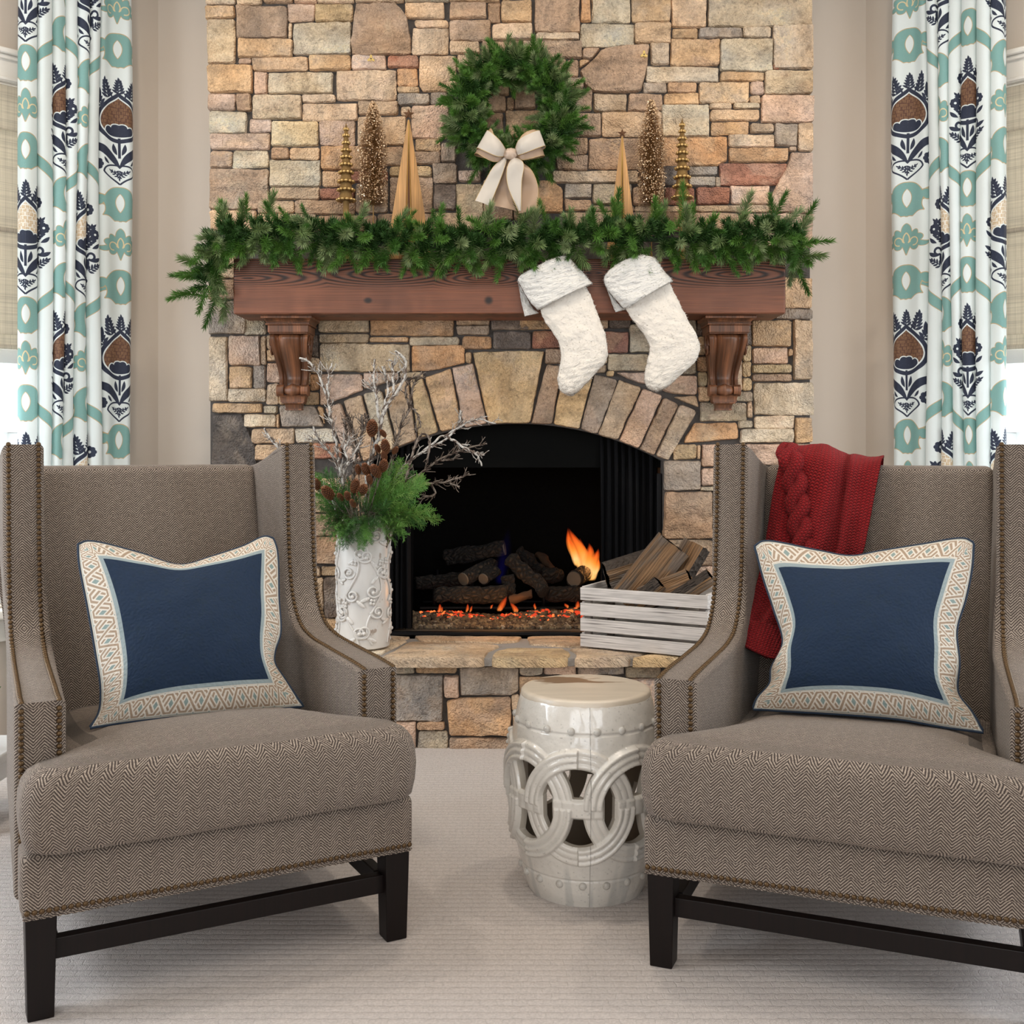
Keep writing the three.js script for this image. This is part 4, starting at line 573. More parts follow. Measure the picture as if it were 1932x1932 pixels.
// brass hooks on the stones either side of the wreath
const hookBrass = mat({ color: rgb(0.6, 0.43, 0.15), roughness: 0.35, metalness: 0.6 });
for (const [px, py, label] of [[700, 111, 'small brass hook plate on a stone left of the wreath'], [1215, 103, 'small brass hook plate on a stone right of the wreath']]) {
  const p = at(px, py, 4.468), t = thing('brass_hook', label, 'hook', [p.x, p.y, p.z], 0.1), g = new THREE.Shape(); for (let i = 0; i < 60; i++) { const a = i / 60 * 6.283, q = 0.0065 + 0.009 * Math.pow(Math.max(0, Math.cos(3 * (a + Math.PI / 2))), 0.6); i ? g.lineTo(q * Math.cos(a), -q * Math.sin(a)) : g.moveTo(q, 0); }
  obj('plate', new THREE.ExtrudeGeometry(g, { depth: 0.002, bevelSize: 0.0008, bevelThickness: 0.0008, bevelSegments: 1 }), hookBrass, t); obj('screw', new THREE.SphereGeometry(0.003, 10, 8).scale(1, 1, 0.6).translate(0, 0, 0.003), mat({ color: rgb(0.03, 0.03, 0.03), roughness: 0.4 }), t);
  obj('hook', tube([[0, -0.008, 0.002], [0, -0.014, 0.006], [0, -0.018, 0.014], [0, -0.012, 0.018]], 0.0014, 6, 12), hookBrass, t);
}

// ---------- stockings ----------
const furBump = dataTex(512, 512, 0.16, 0.16, (u, v) => { const w = tileFbm(u, v, 4, 4, 221, 3); return 0.55 * Math.abs(2 * tileFbm(u + 0.2 * w, v, 6, 5, 223, 4) - 1) + 0.35 * tileFbm(u, v, 40, 26, 227, 3); }, false);
const furMat = pmat({ color: rgb(0.74, 0.68, 0.6), roughness: 1, sheen: 0.3, sheenRoughness: 0.6, sheenColor: rgb(1, 0.98, 0.95), bumpMap: furBump, bumpScale: 0.006 });
const furCuff = pmat({ color: rgb(0.7, 0.675, 0.63), roughness: 1, sheen: 0.3, sheenRoughness: 0.6, sheenColor: rgb(1, 1, 1), bumpMap: furBump, bumpScale: 0.007 });
function stuffedGeo(pairs, d, thick, o, zoff = 0, seed = 1, closed = true) {   // a soft body between its two outlines in the photograph
  const conv = (k) => new THREE.CatmullRomCurve3(pairs.map((p) => at(940 + p[k] / 2.972, 340 + p[k + 1] / 2.972, d).sub(o)), false, 'centripetal'), A = conv(0), B = conv(2), nv = 64, nu = 40;
  const g = sheet(nu, nv, (u, v) => {
    const a = A.getPoint(v), b = B.getPoint(v), c = a.clone().lerp(b, 0.5), h = b.clone().sub(a).multiplyScalar(0.5), th = u * 2 * Math.PI, half = h.length(), T = Math.min(thick, half) * (closed ? Math.pow(Math.sin(Math.PI * clamp(v * 0.96 + 0.04, 0, 1)) * 0.9 + 0.1, 0.35) : 1), cx = Math.cos(th), sx = Math.sin(th);
    const p = c.addScaledVector(h, cx); p.z += zoff + T * Math.sign(sx) * Math.pow(Math.abs(sx), 0.75);
    const n = 0.0045 * fbm(p.x * 22 + seed, p.y * 22, sx * 2, 3) + 0.003 * noise(p.x * 70, p.y * 70 + seed, sx * 3) + 0.0045 * Math.max(0, noise((p.x + p.y * 0.6) * 26, (p.y - p.x) * 10, seed)); p.z += (sx > 0 ? 2 : -0.2) * n; p.addScaledVector(h, cx * n / Math.max(half, 0.01) * 0.9); return p;
  }, (u, v) => [u * 0.3, v * 0.45], true);
  return weld(g);
}
// stray fibres along the pile
function furGeo(src, seed, n, len) {
  const r = rng(seed), p = src.attributes.position, nn = src.attributes.normal, pos = [], nor = [];
  for (let i = 0; i < n; i++) { const k = Math.floor(r() * p.count), q = V3().fromBufferAttribute(p, k), m = V3().fromBufferAttribute(nn, k), e = V3((r() - 0.5) * 1.6, -0.3 + (r() - 0.5) * 1.4, (r() - 0.5) * 1.6), tip = q.clone().addScaledVector(m, len * 0.7).addScaledVector(e, len * 0.5), w = V3(r() - 0.5, r() - 0.5, r() - 0.5).normalize().multiplyScalar(0.0009); q.addScaledVector(m, -0.002).add(V3((r() - 0.5) * 0.006, (r() - 0.5) * 0.006, 0)); pos.push(q.x - w.x, q.y - w.y, q.z - w.z, q.x + w.x, q.y + w.y, q.z + w.z, tip.x, tip.y, tip.z); for (let j = 0; j < 3; j++) nor.push(m.x, m.y, m.z); }
  const g = new THREE.BufferGeometry(); g.setAttribute('position', new THREE.Float32BufferAttribute(pos, 3)); g.setAttribute('normal', new THREE.Float32BufferAttribute(nor, 3)); g.setAttribute('uv', new THREE.Float32BufferAttribute(new Float32Array(pos.length / 3 * 2), 2)); return g;
}
function stocking(label, body, cuff, flap, loop, seed) {
  const d = 4.195, o = at(940 + loop[0] / 2.972, 340 + loop[1] / 2.972, d), t = thing('stocking', label, 'stocking', [o.x, o.y, o.z], 0, 'white fur stockings hung from the mantel');
  const bg = stuffedGeo(body, d, 0.034, o, 0, seed), cg = stuffedGeo(cuff, d, 0.036, o, 0.012, seed + 3, false);
  obj('foot_and_leg', bg, furMat, t); const c = obj('cuff', cg, furCuff, t); obj('cuff_fold', stuffedGeo(flap, d, 0.01, o, -0.018, seed + 5, false), furCuff, c);
  stuff(obj('fur', mergeGeometries([furGeo(bg, seed, 3500, 0.0042), furGeo(cg, seed + 1, 2200, 0.0045)]), furMat, t));
  obj('hanging_loop', tube([[0.0, -0.01, -0.02], [0.004, 0.03, -0.03], [0, 0.075, -0.035], [-0.004, 0.03, -0.04], [0, -0.01, -0.03]], 0.003, 6, 24), furCuff, t);
}
stocking('white faux-fur stocking hanging from the mantel, the one nearer the vase and keystone', [[232, 690, 490, 590], [262, 790, 535, 690], [302, 850, 565, 770], [343, 920, 595, 860], [352, 985, 611, 930], [341, 1060, 613, 985], [332, 1105, 600, 1022], [335, 1145, 560, 1066], [348, 1175, 520, 1112], [365, 1192, 480, 1150], [395, 1204, 445, 1186], [412, 1206, 420, 1203]],
  [[300, 455, 350, 432], [235, 478, 385, 432], [112, 556, 425, 470], [128, 602, 458, 505], [165, 662, 500, 548], [216, 724, 524, 582], [232, 728, 500, 592]], [[112, 572, 150, 640], [128, 670, 195, 715], [148, 760, 228, 742]], [345, 425], 31);
stocking('white faux-fur stocking hanging from the mantel, the one beside the right corbel', [[715, 712, 963, 575], [748, 775, 1005, 665], [792, 830, 1042, 740], [826, 880, 1082, 815], [848, 930, 1114, 880], [844, 985, 1131, 930], [828, 1050, 1120, 980], [820, 1100, 1090, 1032], [825, 1140, 1042, 1074], [840, 1165, 1000, 1112], [868, 1180, 960, 1148], [895, 1184, 915, 1176]],
  [[740, 440, 790, 428], [660, 478, 830, 428], [592, 545, 884, 444], [600, 590, 912, 492], [642, 652, 946, 540], [703, 718, 972, 568], [720, 722, 950, 580]], [[592, 560, 640, 642], [625, 645, 684, 702], [660, 737, 724, 720]], [740, 432], 47);

// ---------- tall relief vase with branches ----------
const glazeTex = dataTex(512, 512, 0.33, 0.5, (u, v) => { const wear = smoothstep(tileFbm(u, v, 7, 9, 301, 4) - 0.3 * v * 0, 0.62, 0.72) * smoothstep(0.5 - v, 0.2, 0.5) * 0.8 + smoothstep(tileFbm(u, v, 12, 14, 303, 4), 0.7, 0.78) * 0.5, k = 0.9 + 0.1 * tileFbm(u, v, 5, 5, 307, 3); return [lerp(0.9 * k, 0.5, wear), lerp(0.885 * k, 0.4, wear), lerp(0.865 * k, 0.32, wear)]; }, true);
const whiteGlaze = pmat({ map: glazeTex, roughness: 0.35, clearcoat: 0.6, clearcoatRoughness: 0.18 });
const vaseC = at(686, 1200, 4.275), VR = 0.1, VH = 0.475;
{
  const t = thing('relief_vase', 'tall white glazed cylinder vase with raised scroll and vine relief', 'vase', [vaseC.x, HEARTH_Y + 0.004, vaseC.z]);
  const prof = [[0.0001, 0.001], [VR - 0.006, 0.001], [VR, 0.006], [VR + 0.001, 0.05], [VR - 0.001, 0.2], [VR + 0.001, 0.35], [VR - 0.001, VH - 0.012], [VR - 0.003, VH - 0.002], [VR - 0.008, VH], [VR - 0.013, VH - 0.004], [VR - 0.014, VH - 0.2], [0.0001, VH - 0.21]];
  const g = lathe(prof, 72), uv = g.attributes.uv, gp = g.attributes.position; for (let i = 0; i < uv.count; i++) uv.setXY(i, uv.getX(i) * 0.66, gp.getY(i)); obj('body', g, whiteGlaze, t);
  const r = rng(71), on = (th, y, lift = 0.002) => V3(Math.sin(th) * (VR + lift), y, Math.cos(th) * (VR + lift));
  const put = (name, geo) => obj(name, geo, whiteGlaze, t);
  // vines climb the wall; from them scrolls curl to either side, with leaves and berries
  for (let k = 0; k < 7; k++) {
    const th0 = -1.25 + k * 0.8976, pts = []; for (let i = 0; i <= 24; i++) pts.push(on(th0 + 0.3 * Math.sin(i / 24 * 9 + k * 1.7), 0.02 + i / 24 * 0.435)); put('vine', tube(pts, 0.0042, 7, 60));
    for (let j = 0; j < 6; j++) {
      const y = 0.045 + j * 0.074 + 0.02 * r(), s = (j + k) % 2 ? 1 : -1, cth = th0 + 0.3 * Math.sin((y - 0.02) / 0.435 * 9 + k * 1.7) + s * 0.3, R = 0.026 + 0.008 * r(), sp = [];
      for (let i = 0; i <= 26; i++) { const q = i / 26, a = q * 8.2 + (s > 0 ? Math.PI : 0), rad = R * (1 - 0.78 * q); sp.push(on(cth + s * (s > 0 ? 1 : -1) * Math.cos(a) * rad / VR, y + 0.012 + Math.sin(a) * rad * 0.95 * s, 0.0025 + 0.003 * q)); }
      put('scroll', mergeGeometries([tube(sp, (q) => 0.0052 - 0.0014 * q, 7, 52), new THREE.SphereGeometry(0.0078, 10, 8).translate(...sp[26].toArray())]));
      const lf = on(cth + s * 0.32, y - 0.02), leaf = new THREE.SphereGeometry(1, 10, 8).applyMatrix4(new THREE.Matrix4().compose(lf, new THREE.Quaternion().setFromEuler(new THREE.Euler(0, cth + s * 0.32, s * (0.7 + r() * 0.6), 'YXZ')), V3(0.008, 0.021, 0.005))); put('leaf', leaf);
      if (j % 2) put('berry', mergeGeometries([0, 1, 2, 3].map((n) => new THREE.SphereGeometry(0.0068, 8, 6).translate(...on(cth - s * 0.22 + 0.075 * Math.cos(n * 1.57 + 0.6), y + 0.05 + 0.0085 * Math.sin(n * 1.57 + 0.6), 0.003).toArray()))));
    }
  }
}
const birch = mat({ map: dataTex(128, 256, 0.05, 0.12, (u, v) => { const b = smoothstep(tileFbm(u, v, 5, 8, 311, 4), 0.5, 0.62), k = 0.75 + 0.3 * tileNoise(u, v, 20, 30, 313); return [lerp(0.82, 0.4, b) * k, lerp(0.8, 0.34, b) * k, lerp(0.77, 0.3, b) * k]; }, true), roughness: 0.85 });
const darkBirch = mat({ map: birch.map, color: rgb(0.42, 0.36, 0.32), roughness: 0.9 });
{
  const P = (x, y, d) => at(480 + x / 3.167, 650 + y / 3.167, d);
  const twiggy = (m, parent, line, r, density, thick) => {
    const curve = new THREE.CatmullRomCurve3(line, false, 'centripetal'), len = curve.getLength(), n = Math.round(len * density * 1.4), list = [];
    for (let i = 0; i < n; i++) {
      const s = 0.22 + 0.76 * r(), p = curve.getPointAt(s), tan = curve.getTangentAt(s), side = V3(r() - 0.5, r() - 0.5, (r() - 0.5) * 0.9).cross(tan).normalize(), L = (0.012 + 0.05 * r() * r()) * (1.2 - 0.5 * s), q = p.clone().addScaledVector(tan, L * 0.55).addScaledVector(side, L * 0.55), e = q.clone().addScaledVector(tan, L * 0.5).addScaledVector(side, L * (r() - 0.2) * 0.7);
      list.push(tube([p, q, e], (t) => 0.0022 * (1 - 0.5 * t), 4, 4));
      if (L > 0.026) { const f = q.clone().addScaledVector(side, L * 0.35).add(V3(0, 0.008, 0)); list.push(tube([q.clone(), q.clone().lerp(f, 0.5).add(V3(0.001, 0, 0.001)), f], (t) => 0.0014 * (1 - 0.5 * t), 4, 3)); }
    }
    if (list.length) stuff(obj('twigs', mergeGeometries(list), m, parent));
  };
  const B = (label, dark, lines, seed, density = 75) => {
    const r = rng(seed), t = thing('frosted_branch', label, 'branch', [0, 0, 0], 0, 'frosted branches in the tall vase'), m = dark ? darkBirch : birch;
    lines.forEach(([w, ...pts], i) => {
      const n = pts.length, line = pts.map(([x, y], k) => { const layer = 4.185 + 0.013 * ((seed * 5) % 12); return P(x, y, layer + 0.006 * Math.sin(seed + k + i)); });
      if (!i) line.unshift(V3(lerp(line[0].x, vaseC.x, 0.55), HEARTH_Y + VH - 0.1, lerp(line[0].z, vaseC.z, 0.6)));
      const jag = new THREE.CatmullRomCurve3(line, false, 'centripetal'), kinks = Array.from({ length: n * 4 + 1 }, (_, k) => jag.getPointAt(k / (n * 4)).add(V3((r() - 0.5) * 0.006, (r() - 0.5) * 0.006, (r() - 0.5) * 0.006)));
      obj(i ? 'fork' : 'stem', tube(kinks, (q) => w * 0.98 * (1 - 0.6 * q) + 0.0015, 6, n * 8), m, t); twiggy(m, t, kinks, r, density);
    });
  };
  B('frosted branch in the vase that forks and ends nearest the left corbel', 0, [[0.0062, [525, 830], [508, 700], [482, 565], [455, 440], [432, 305], [395, 210], [335, 105], [272, 76]], [0.0035, [396, 225], [388, 180], [385, 145]], [0.004, [446, 345], [438, 260], [446, 180], [460, 115]]], 1);
  B('frosted branch in the vase bending low toward the left armchair', 0, [[0.005, [515, 770], [445, 645], [392, 575], [350, 490]], [0.003, [400, 590], [360, 570], [325, 560]]], 2, 110);
  B('thickest frosted branch in the vase, rising to the mantel below the ribbon', 0, [[0.0082, [680, 740], [738, 560], [772, 400], [832, 308], [902, 180], [892, 75], [838, 38]], [0.005, [752, 470], [728, 310], [712, 190], [716, 82]], [0.0045, [772, 385], [800, 260], [765, 130]], [0.004, [835, 300], [826, 190], [820, 98], [800, 88]], [0.003, [735, 300], [690, 240], [672, 222]]], 3);
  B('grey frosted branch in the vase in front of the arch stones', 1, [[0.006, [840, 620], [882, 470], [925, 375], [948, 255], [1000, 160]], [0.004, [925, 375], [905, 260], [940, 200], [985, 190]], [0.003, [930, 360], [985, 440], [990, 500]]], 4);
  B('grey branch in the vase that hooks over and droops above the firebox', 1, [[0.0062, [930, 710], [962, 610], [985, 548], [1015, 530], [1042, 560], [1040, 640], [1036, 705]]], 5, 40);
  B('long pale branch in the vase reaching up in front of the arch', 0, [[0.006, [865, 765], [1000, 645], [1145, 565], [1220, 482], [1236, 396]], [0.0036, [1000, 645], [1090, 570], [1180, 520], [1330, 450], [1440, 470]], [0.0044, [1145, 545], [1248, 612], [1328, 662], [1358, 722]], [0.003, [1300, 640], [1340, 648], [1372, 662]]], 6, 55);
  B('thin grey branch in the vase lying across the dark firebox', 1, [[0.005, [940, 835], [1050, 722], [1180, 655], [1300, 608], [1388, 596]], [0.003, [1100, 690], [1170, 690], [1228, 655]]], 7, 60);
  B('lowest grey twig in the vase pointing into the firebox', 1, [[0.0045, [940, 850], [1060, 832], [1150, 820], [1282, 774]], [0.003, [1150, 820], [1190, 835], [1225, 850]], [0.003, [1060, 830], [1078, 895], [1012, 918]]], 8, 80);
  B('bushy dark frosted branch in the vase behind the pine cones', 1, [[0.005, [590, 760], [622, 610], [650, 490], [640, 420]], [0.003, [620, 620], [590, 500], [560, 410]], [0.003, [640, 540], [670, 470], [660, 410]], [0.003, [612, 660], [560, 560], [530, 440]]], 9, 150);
  B('pale short branch in the vase rising between the left branches', 0, [[0.005, [530, 800], [560, 700], [605, 640], [640, 560]], [0.0035, [560, 700], [540, 620], [575, 560], [610, 540]]], 10, 90);
  B('thick pale branch stub in the vase leaning out beside the left armchair wing', 0, [[0.0095, [515, 880], [440, 838], [372, 808]]], 11, 12);
  B('frosted branch tip standing above the top of the left armchair wing', 0, [[0.007, [430, 860], [290, 760], [150, 620], [82, 540], [64, 500]], [0.003, [110, 570], [82, 545], [62, 530]]], 12, 40);
  // pine cones: overlapping woody scales in spirals
  const coneMat = mat({ color: rgb(0.17, 0.062, 0.022), roughness: 0.55 }), coneCore = mat({ color: rgb(0.05, 0.02, 0.01) }), scale = new THREE.SphereGeometry(1, 7, 5);
  const coneGeo = (() => { const list = []; for (let i = 0; i < 96; i++) { const q = (i + 0.5) / 96, a = i * 2.39996, y = lerp(-0.46, 0.5, q), R = 0.27 * Math.pow(Math.sin(Math.PI * clamp(q * 0.86 + 0.1, 0, 1)), 0.7); list.push(scale.clone().applyMatrix4(new THREE.Matrix4().compose(V3(Math.sin(a) * R, y, Math.cos(a) * R), new THREE.Quaternion().setFromEuler(new THREE.Euler(-0.75, a, 0, 'YXZ')), V3(0.085, 0.026, 0.105)))); } return mergeGeometries(list); })();
  const r = rng(88);
  const conePick = (label, list) => {
    const t = thing('pine_cone_pick', label, 'pine cones', [vaseC.x, HEARTH_Y + VH - 0.03, vaseC.z + 0.03]);
    for (const [x, y, s, a, d] of list) {
      const p = P(x, y, d).sub(t.position), L = s / 3.167 * d / FOCAL * 1.15, q = new THREE.Quaternion().setFromEuler(new THREE.Euler(0.3 + r() * 0.3, 0, a, 'ZXY')).multiply(new THREE.Quaternion().setFromAxisAngle(V3(0, 1, 0), r() * 6));
      const c = obj('pine_cone', coneGeo, coneMat, t); c.scale.setScalar(L); c.position.copy(p); c.quaternion.copy(q);
      const co = obj('core', new THREE.SphereGeometry(0.24, 10, 8).scale(1, 1.8, 1), coneCore, c);
      const e = p.clone().add(V3(0, -L * 0.45, 0).applyQuaternion(q)); obj('wire_stem', tube([e, e.clone().multiplyScalar(0.55).add(V3(0, -0.01, 0.004)), V3(0, 0, 0)], 0.0021, 5, 12), darkBirch, t);
    }
  };
  conePick('pine cones on a tall wired pick standing among the frosted branches', [[703, 503, 94, -0.1, 4.19], [770, 532, 46, 0.6, 4.2], [783, 612, 78, 0.1, 4.17], [737, 622, 48, 0.4, 4.175], [840, 634, 46, -0.6, 4.18], [776, 668, 52, 0.2, 4.165], [770, 727, 74, -0.3, 4.15], [726, 758, 80, 0.5, 4.14], [668, 748, 72, 0.3, 4.145], [620, 748, 52, 0.1, 4.15], [688, 808, 54, 0.2, 4.135]]);
  conePick('pine cones on a low wired pick resting on the greenery beside the armchair wing', [[600, 848, 76, -0.3, 4.125], [642, 873, 80, -0.7, 4.115], [556, 906, 54, 0.2, 4.12], [515, 913, 48, 0.5, 4.13], [441, 888, 88, 0.6, 4.14], [372, 836, 68, 0.1, 4.16], [590, 950, 48, 0.4, 4.11]]);
  // cypress sprays: flat feathery fans
  const sprayGeo = (seed, L) => {
    const r = rng(seed), pos = [], nor = [], blade = (p, d, len, w) => { const s = V3(d.y, -d.x, 0).normalize().multiplyScalar(w), z = 0.6 * (r() - 0.5), m = p.clone().addScaledVector(d, len * 0.5), e = p.clone().addScaledVector(d, len), n = V3(s.x * 200 * (r() - 0.5), s.y * 200 * (r() - 0.5), 1).normalize(); m.z += 0.002 * z; for (const [a, b, c] of [[p, m.clone().sub(s), m.clone().add(s)], [e, m.clone().add(s), m.clone().sub(s)]]) { pos.push(...a.toArray(), ...b.toArray(), ...c.toArray()); for (let k = 0; k < 3; k++) nor.push(n.x, n.y, n.z); } };
    const grow = (p, d, len, level) => { const n = level === 0 ? 10 : level === 1 ? 5 : 2; let q = p.clone(), dir = d.clone(); for (let i = 0; i < n; i++) { const s = (i + 1) / n; dir.add(V3((r() - 0.5) * 0.12, (r() - 0.5) * 0.12 + (level ? 0 : -0.0), (r() - 0.5) * 0.2)).normalize(); blade(q, dir, len / n * 1.35, level === 2 ? 0.0011 : 0.0012); const nq = q.clone().addScaledVector(dir, len / n); if (level < 2) for (const k of [-1, 1]) { const a = k * (0.5 + 0.22 * r()), sd = V3(dir.x * Math.cos(a) - dir.y * Math.sin(a), dir.x * Math.sin(a) + dir.y * Math.cos(a), dir.z + (r() - 0.5) * 1.3).normalize(); grow(nq.clone(), sd, len * (level ? 0.3 : 0.38) * (1.05 - 0.75 * s) + 0.005, level + 1); } q = nq; } };
    grow(V3(0, 0, 0), V3(0, 1, 0), L, 0);
    const g = new THREE.BufferGeometry(); g.setAttribute('position', new THREE.Float32BufferAttribute(pos, 3)); g.computeVertexNormals(); return g;
  };
  const fans = [0, 1, 2].map((i) => sprayGeo(500 + i, 0.17)), fm = (a, b, c) => pmat({ color: rgb(a, b, c), roughness: 0.6, transmission: 0.2, thickness: 0, side: THREE.DoubleSide }), fanMats = [fm(0.045, 0.15, 0.018), fm(0.1, 0.26, 0.035), fm(0.02, 0.085, 0.012), fm(0.16, 0.3, 0.05)], q = rng(515);
  const sprays = [[430, 780], [360, 760], [380, 900], [370, 960], [400, 1010], [450, 1080], [405, 1150], [500, 1120], [570, 1170], [560, 1090], [640, 1110], [600, 1040], [700, 1040], [760, 1020], [830, 1150], [860, 1080], [910, 1080], [960, 1060], [1060, 1020], [1030, 960], [960, 880], [1000, 800], [1050, 770], [900, 730], [850, 720], [800, 780], [920, 950], [860, 990], [700, 900], [480, 950], [540, 820], [880, 860], [810, 930], [740, 980], [470, 1010], [640, 980], [440, 1000], [520, 1060], [600, 1130], [540, 1150], [680, 1080], [420, 930], [480, 1080], [860, 1160], [720, 1070]]; for (const [x, y] of sprays.slice()) sprays.push([x + (q() - 0.5) * 90, y + (q() - 0.3) * 70]);
  const greens = thing('cypress_greenery', 'bright green feathery cypress sprays spilling over the rim of the vase', 'greenery', [vaseC.x, HEARTH_Y + VH, vaseC.z]), stemGeo = tube([[0, -0.06, -0.004], [0, 0, 0], [0.001, 0.09, 0]], 0.0016, 5, 8);
  sprays.forEach(([x, y], i) => {
    const low = y > 960, tip = P(x, y, low ? 4.12 + 0.05 * q() : 4.165 + 0.06 * q()), out = V3(tip.x - vaseC.x, 0, 0.09).normalize(), root = low ? V3(vaseC.x + out.x * 0.085, HEARTH_Y + VH + 0.03 + 0.02 * q(), vaseC.z + out.z * 0.085) : V3(vaseC.x + out.x * 0.05, HEARTH_Y + VH + 0.012 + 0.05 * q(), vaseC.z + 0.045 + 0.03 * q()), d = tip.clone().sub(root), L = d.length();
    const m = obj('cypress_spray', fans[i % 3], fanMats[x > 790 ? (i % 3 === 2 ? 0 : i % 2 ? 1 : 3) : (i % 3 === 1 ? 1 : i % 2 ? 0 : 2)], greens); m.position.copy(root).sub(greens.position);
    m.quaternion.setFromUnitVectors(V3(0, 1, 0), d.clone().normalize()); const tw = new THREE.Quaternion().setFromAxisAngle(V3(0, 1, 0), (q() - 0.5) * 1.2); m.quaternion.multiply(tw); m.scale.setScalar(Math.max(low ? 0.75 : 0.6, Math.min(1.25, L / 0.17)));
    obj('woody_stem', stemGeo, darkBirch, m);
  });
}

// ---------- the fire ----------
const barkBump = dataTex(512, 512, 0.2, 0.2, (u, v) => { let best = 9, second = 9; const n = 9; for (let j = -1; j <= 1; j++) for (let i = -1; i <= 1; i++) { const cx = Math.floor(u * n) + i, cy = Math.floor(v * n) + j, w = (k) => ((k % n) + n) % n, dx = cx + hash2(w(cx), w(cy), 401) - u * n, dy = cy + hash2(w(cx), w(cy), 402) - v * n, d = Math.hypot(dx, dy * 0.75); if (d < best) { second = best; best = d; } else if (d < second) second = d; } return clamp((second - best) * 1.8, 0, 1) * 0.75 + 0.25 * tileFbm(u, v, 30, 30, 405, 3); }, false);
const barkMap = dataTex(512, 512, 0.2, 0.2, (u, v) => { const d = barkBump.image.data, o = ((Math.floor(v * 512) % 512) * 512 + Math.floor(u * 512) % 512) * 4, k = 0.25 + 0.75 * d[o] / 255; return [k, k * 0.93, k * 0.85]; }, true);
const charMat = mat({ map: barkMap, color: rgb(0.03, 0.021, 0.015), roughness: 0.9, bumpMap: barkBump, bumpScale: 0.025 }), ashBark = mat({ map: barkMap, color: rgb(0.055, 0.042, 0.031), roughness: 0.95, bumpMap: barkBump, bumpScale: 0.03 }), cutMat = mat({ color: rgb(0.09, 0.07, 0.05), roughness: 0.9 }), paleWood = mat({ map: mangoTex, color: rgb(0.08, 0.06, 0.04), roughness: 0.9 });
function gasLog(label, m, a, b, ra, rb, end, seed, d0, d1) {
  const P = (x, y, d) => at(730 + x / 3.067, 860 + y / 3.067, d), A = P(...a, d0), B = P(...b, d1), s = 4.8 / FOCAL / 3.067 / 2, t = thing('gas_log', label, 'log', A.toArray(), 0, 'ceramic logs of the gas fire'), n = 10, pts = [];
  const bend = V3(0, 0, 0.012 * Math.sin(seed)); for (let i = 0; i <= n; i++) pts.push(V3(0, 0, 0).lerp(B.clone().sub(A), i / n).addScaledVector(bend, Math.sin(i / n * 3.14)));
  const g = tube(pts, (q) => lerp(ra, rb, q) * s * (0.92 + 0.16 * noise(q * 4, seed)) * (q < 0.02 || q > 0.98 ? 0.93 : 1), 18, 26), p = g.attributes.position, c = V3();
  for (let i = 0; i < p.count; i++) { c.fromBufferAttribute(p, i); const k = 0.011 * noise(c.x * 16 + seed, c.y * 16, c.z * 16) + 0.006 * noise(c.x * 40, c.y * 40 + seed, c.z * 40); p.setXYZ(i, c.x + k, c.y + k, c.z + k * 0.5); } g.computeVertexNormals(); weld(g);
  obj('bark', g, m, t);
  for (const e of end) { const q = e ? B.clone().sub(A) : V3(0, 0, 0), dir = B.clone().sub(A).normalize().multiplyScalar(e ? 1 : -1), disc = new THREE.CylinderGeometry((e ? rb : ra) * s * 0.82, (e ? rb : ra) * s * 0.86, 0.006, 22); disc.applyQuaternion(new THREE.Quaternion().setFromUnitVectors(V3(0, 1, 0), dir)); obj('cut_end', disc.translate(q.x + dir.x * 0.004, q.y + dir.y * 0.004, q.z + dir.z * 0.004), cutMat, t); }
}
gasLog('long bark-covered gas log lying behind the ember bed', ashBark, [285, 805], [690, 800], 100, 104, [], 1, 4.74, 4.74);
gasLog('dark gas log leaning highest at the back left of the fire', charMat, [335, 590], [675, 535], 105, 96, [1], 2, 4.93, 4.9);
gasLog('short gas log with a round pale cut end above the bark log', ashBark, [445, 712], [610, 630], 88, 100, [0], 3, 4.76, 4.9);
gasLog('small gas log with a cut end beside the blue flame', ashBark, [560, 710], [640, 660], 74, 74, [0], 4, 4.77, 4.86);
gasLog('crooked gas log crossing diagonally in the middle of the fire', ashBark, [705, 595], [915, 785], 80, 88, [], 5, 4.83, 4.7);
gasLog('dark gas log leaning behind the crooked diagonal log', charMat, [765, 545], [890, 680], 74, 74, [], 6, 4.94, 4.87);
gasLog('slim split pale gas log resting at the back of the fire', paleWood, [868, 572], [962, 655], 44, 44, [], 7, 4.95, 4.88);
gasLog('short brown gas log in the middle below the split log', charMat, [900, 690], [1000, 690], 86, 86, [], 8, 4.84, 4.86);
gasLog('thick gas log with a pale cut end under the tall flame', ashBark, [1085, 712], [1175, 660], 104, 112, [0], 9, 4.78, 4.95);
gasLog('bark gas log behind the crate slats at the right of the fire', charMat, [925, 800], [1190, 800], 92, 96, [], 10, 4.76, 4.76);
gasLog('small dark gas log standing between the bark logs', charMat, [700, 690], [705, 800], 70, 76, [], 11, 4.78, 4.74);
gasLog('dark gas log in shadow at the far left of the fire', charMat, [165, 735], [430, 720], 84, 92, [], 12, 4.86, 4.85);
gasLog('small split gas log lying low in front of the bark logs', paleWood, [715, 835], [835, 800], 58, 50, [], 13, 4.69, 4.68);
{
  const t = thing('fire_grate', 'black iron log grate standing in the ember bed', 'grate', [0.02, HEARTH_Y + 0.006, -4.945]);
  for (const x of [-0.36, -0.2, -0.04, 0.12, 0.28]) obj('bar', tube([[x, 0.2, 0.09], [x, 0.13, 0.085], [x, 0.07, 0.08], [x, 0.06, -0.1], [x, 0.2, -0.14]], 0.008, 6, 24), blackMetal, t);
  for (const z of [0.1, -0.1]) obj('rail', tube([[-0.42, 0.06, z], [0.36, 0.06, z]], 0.008, 6, 4), blackMetal, t);
  for (const x of [-0.34, 0.27]) for (const z of [0.1, -0.1]) obj('leg', tube([[x, 0.06, z], [x, 0.0, z]], 0.008, 6, 3), blackMetal, t);
}
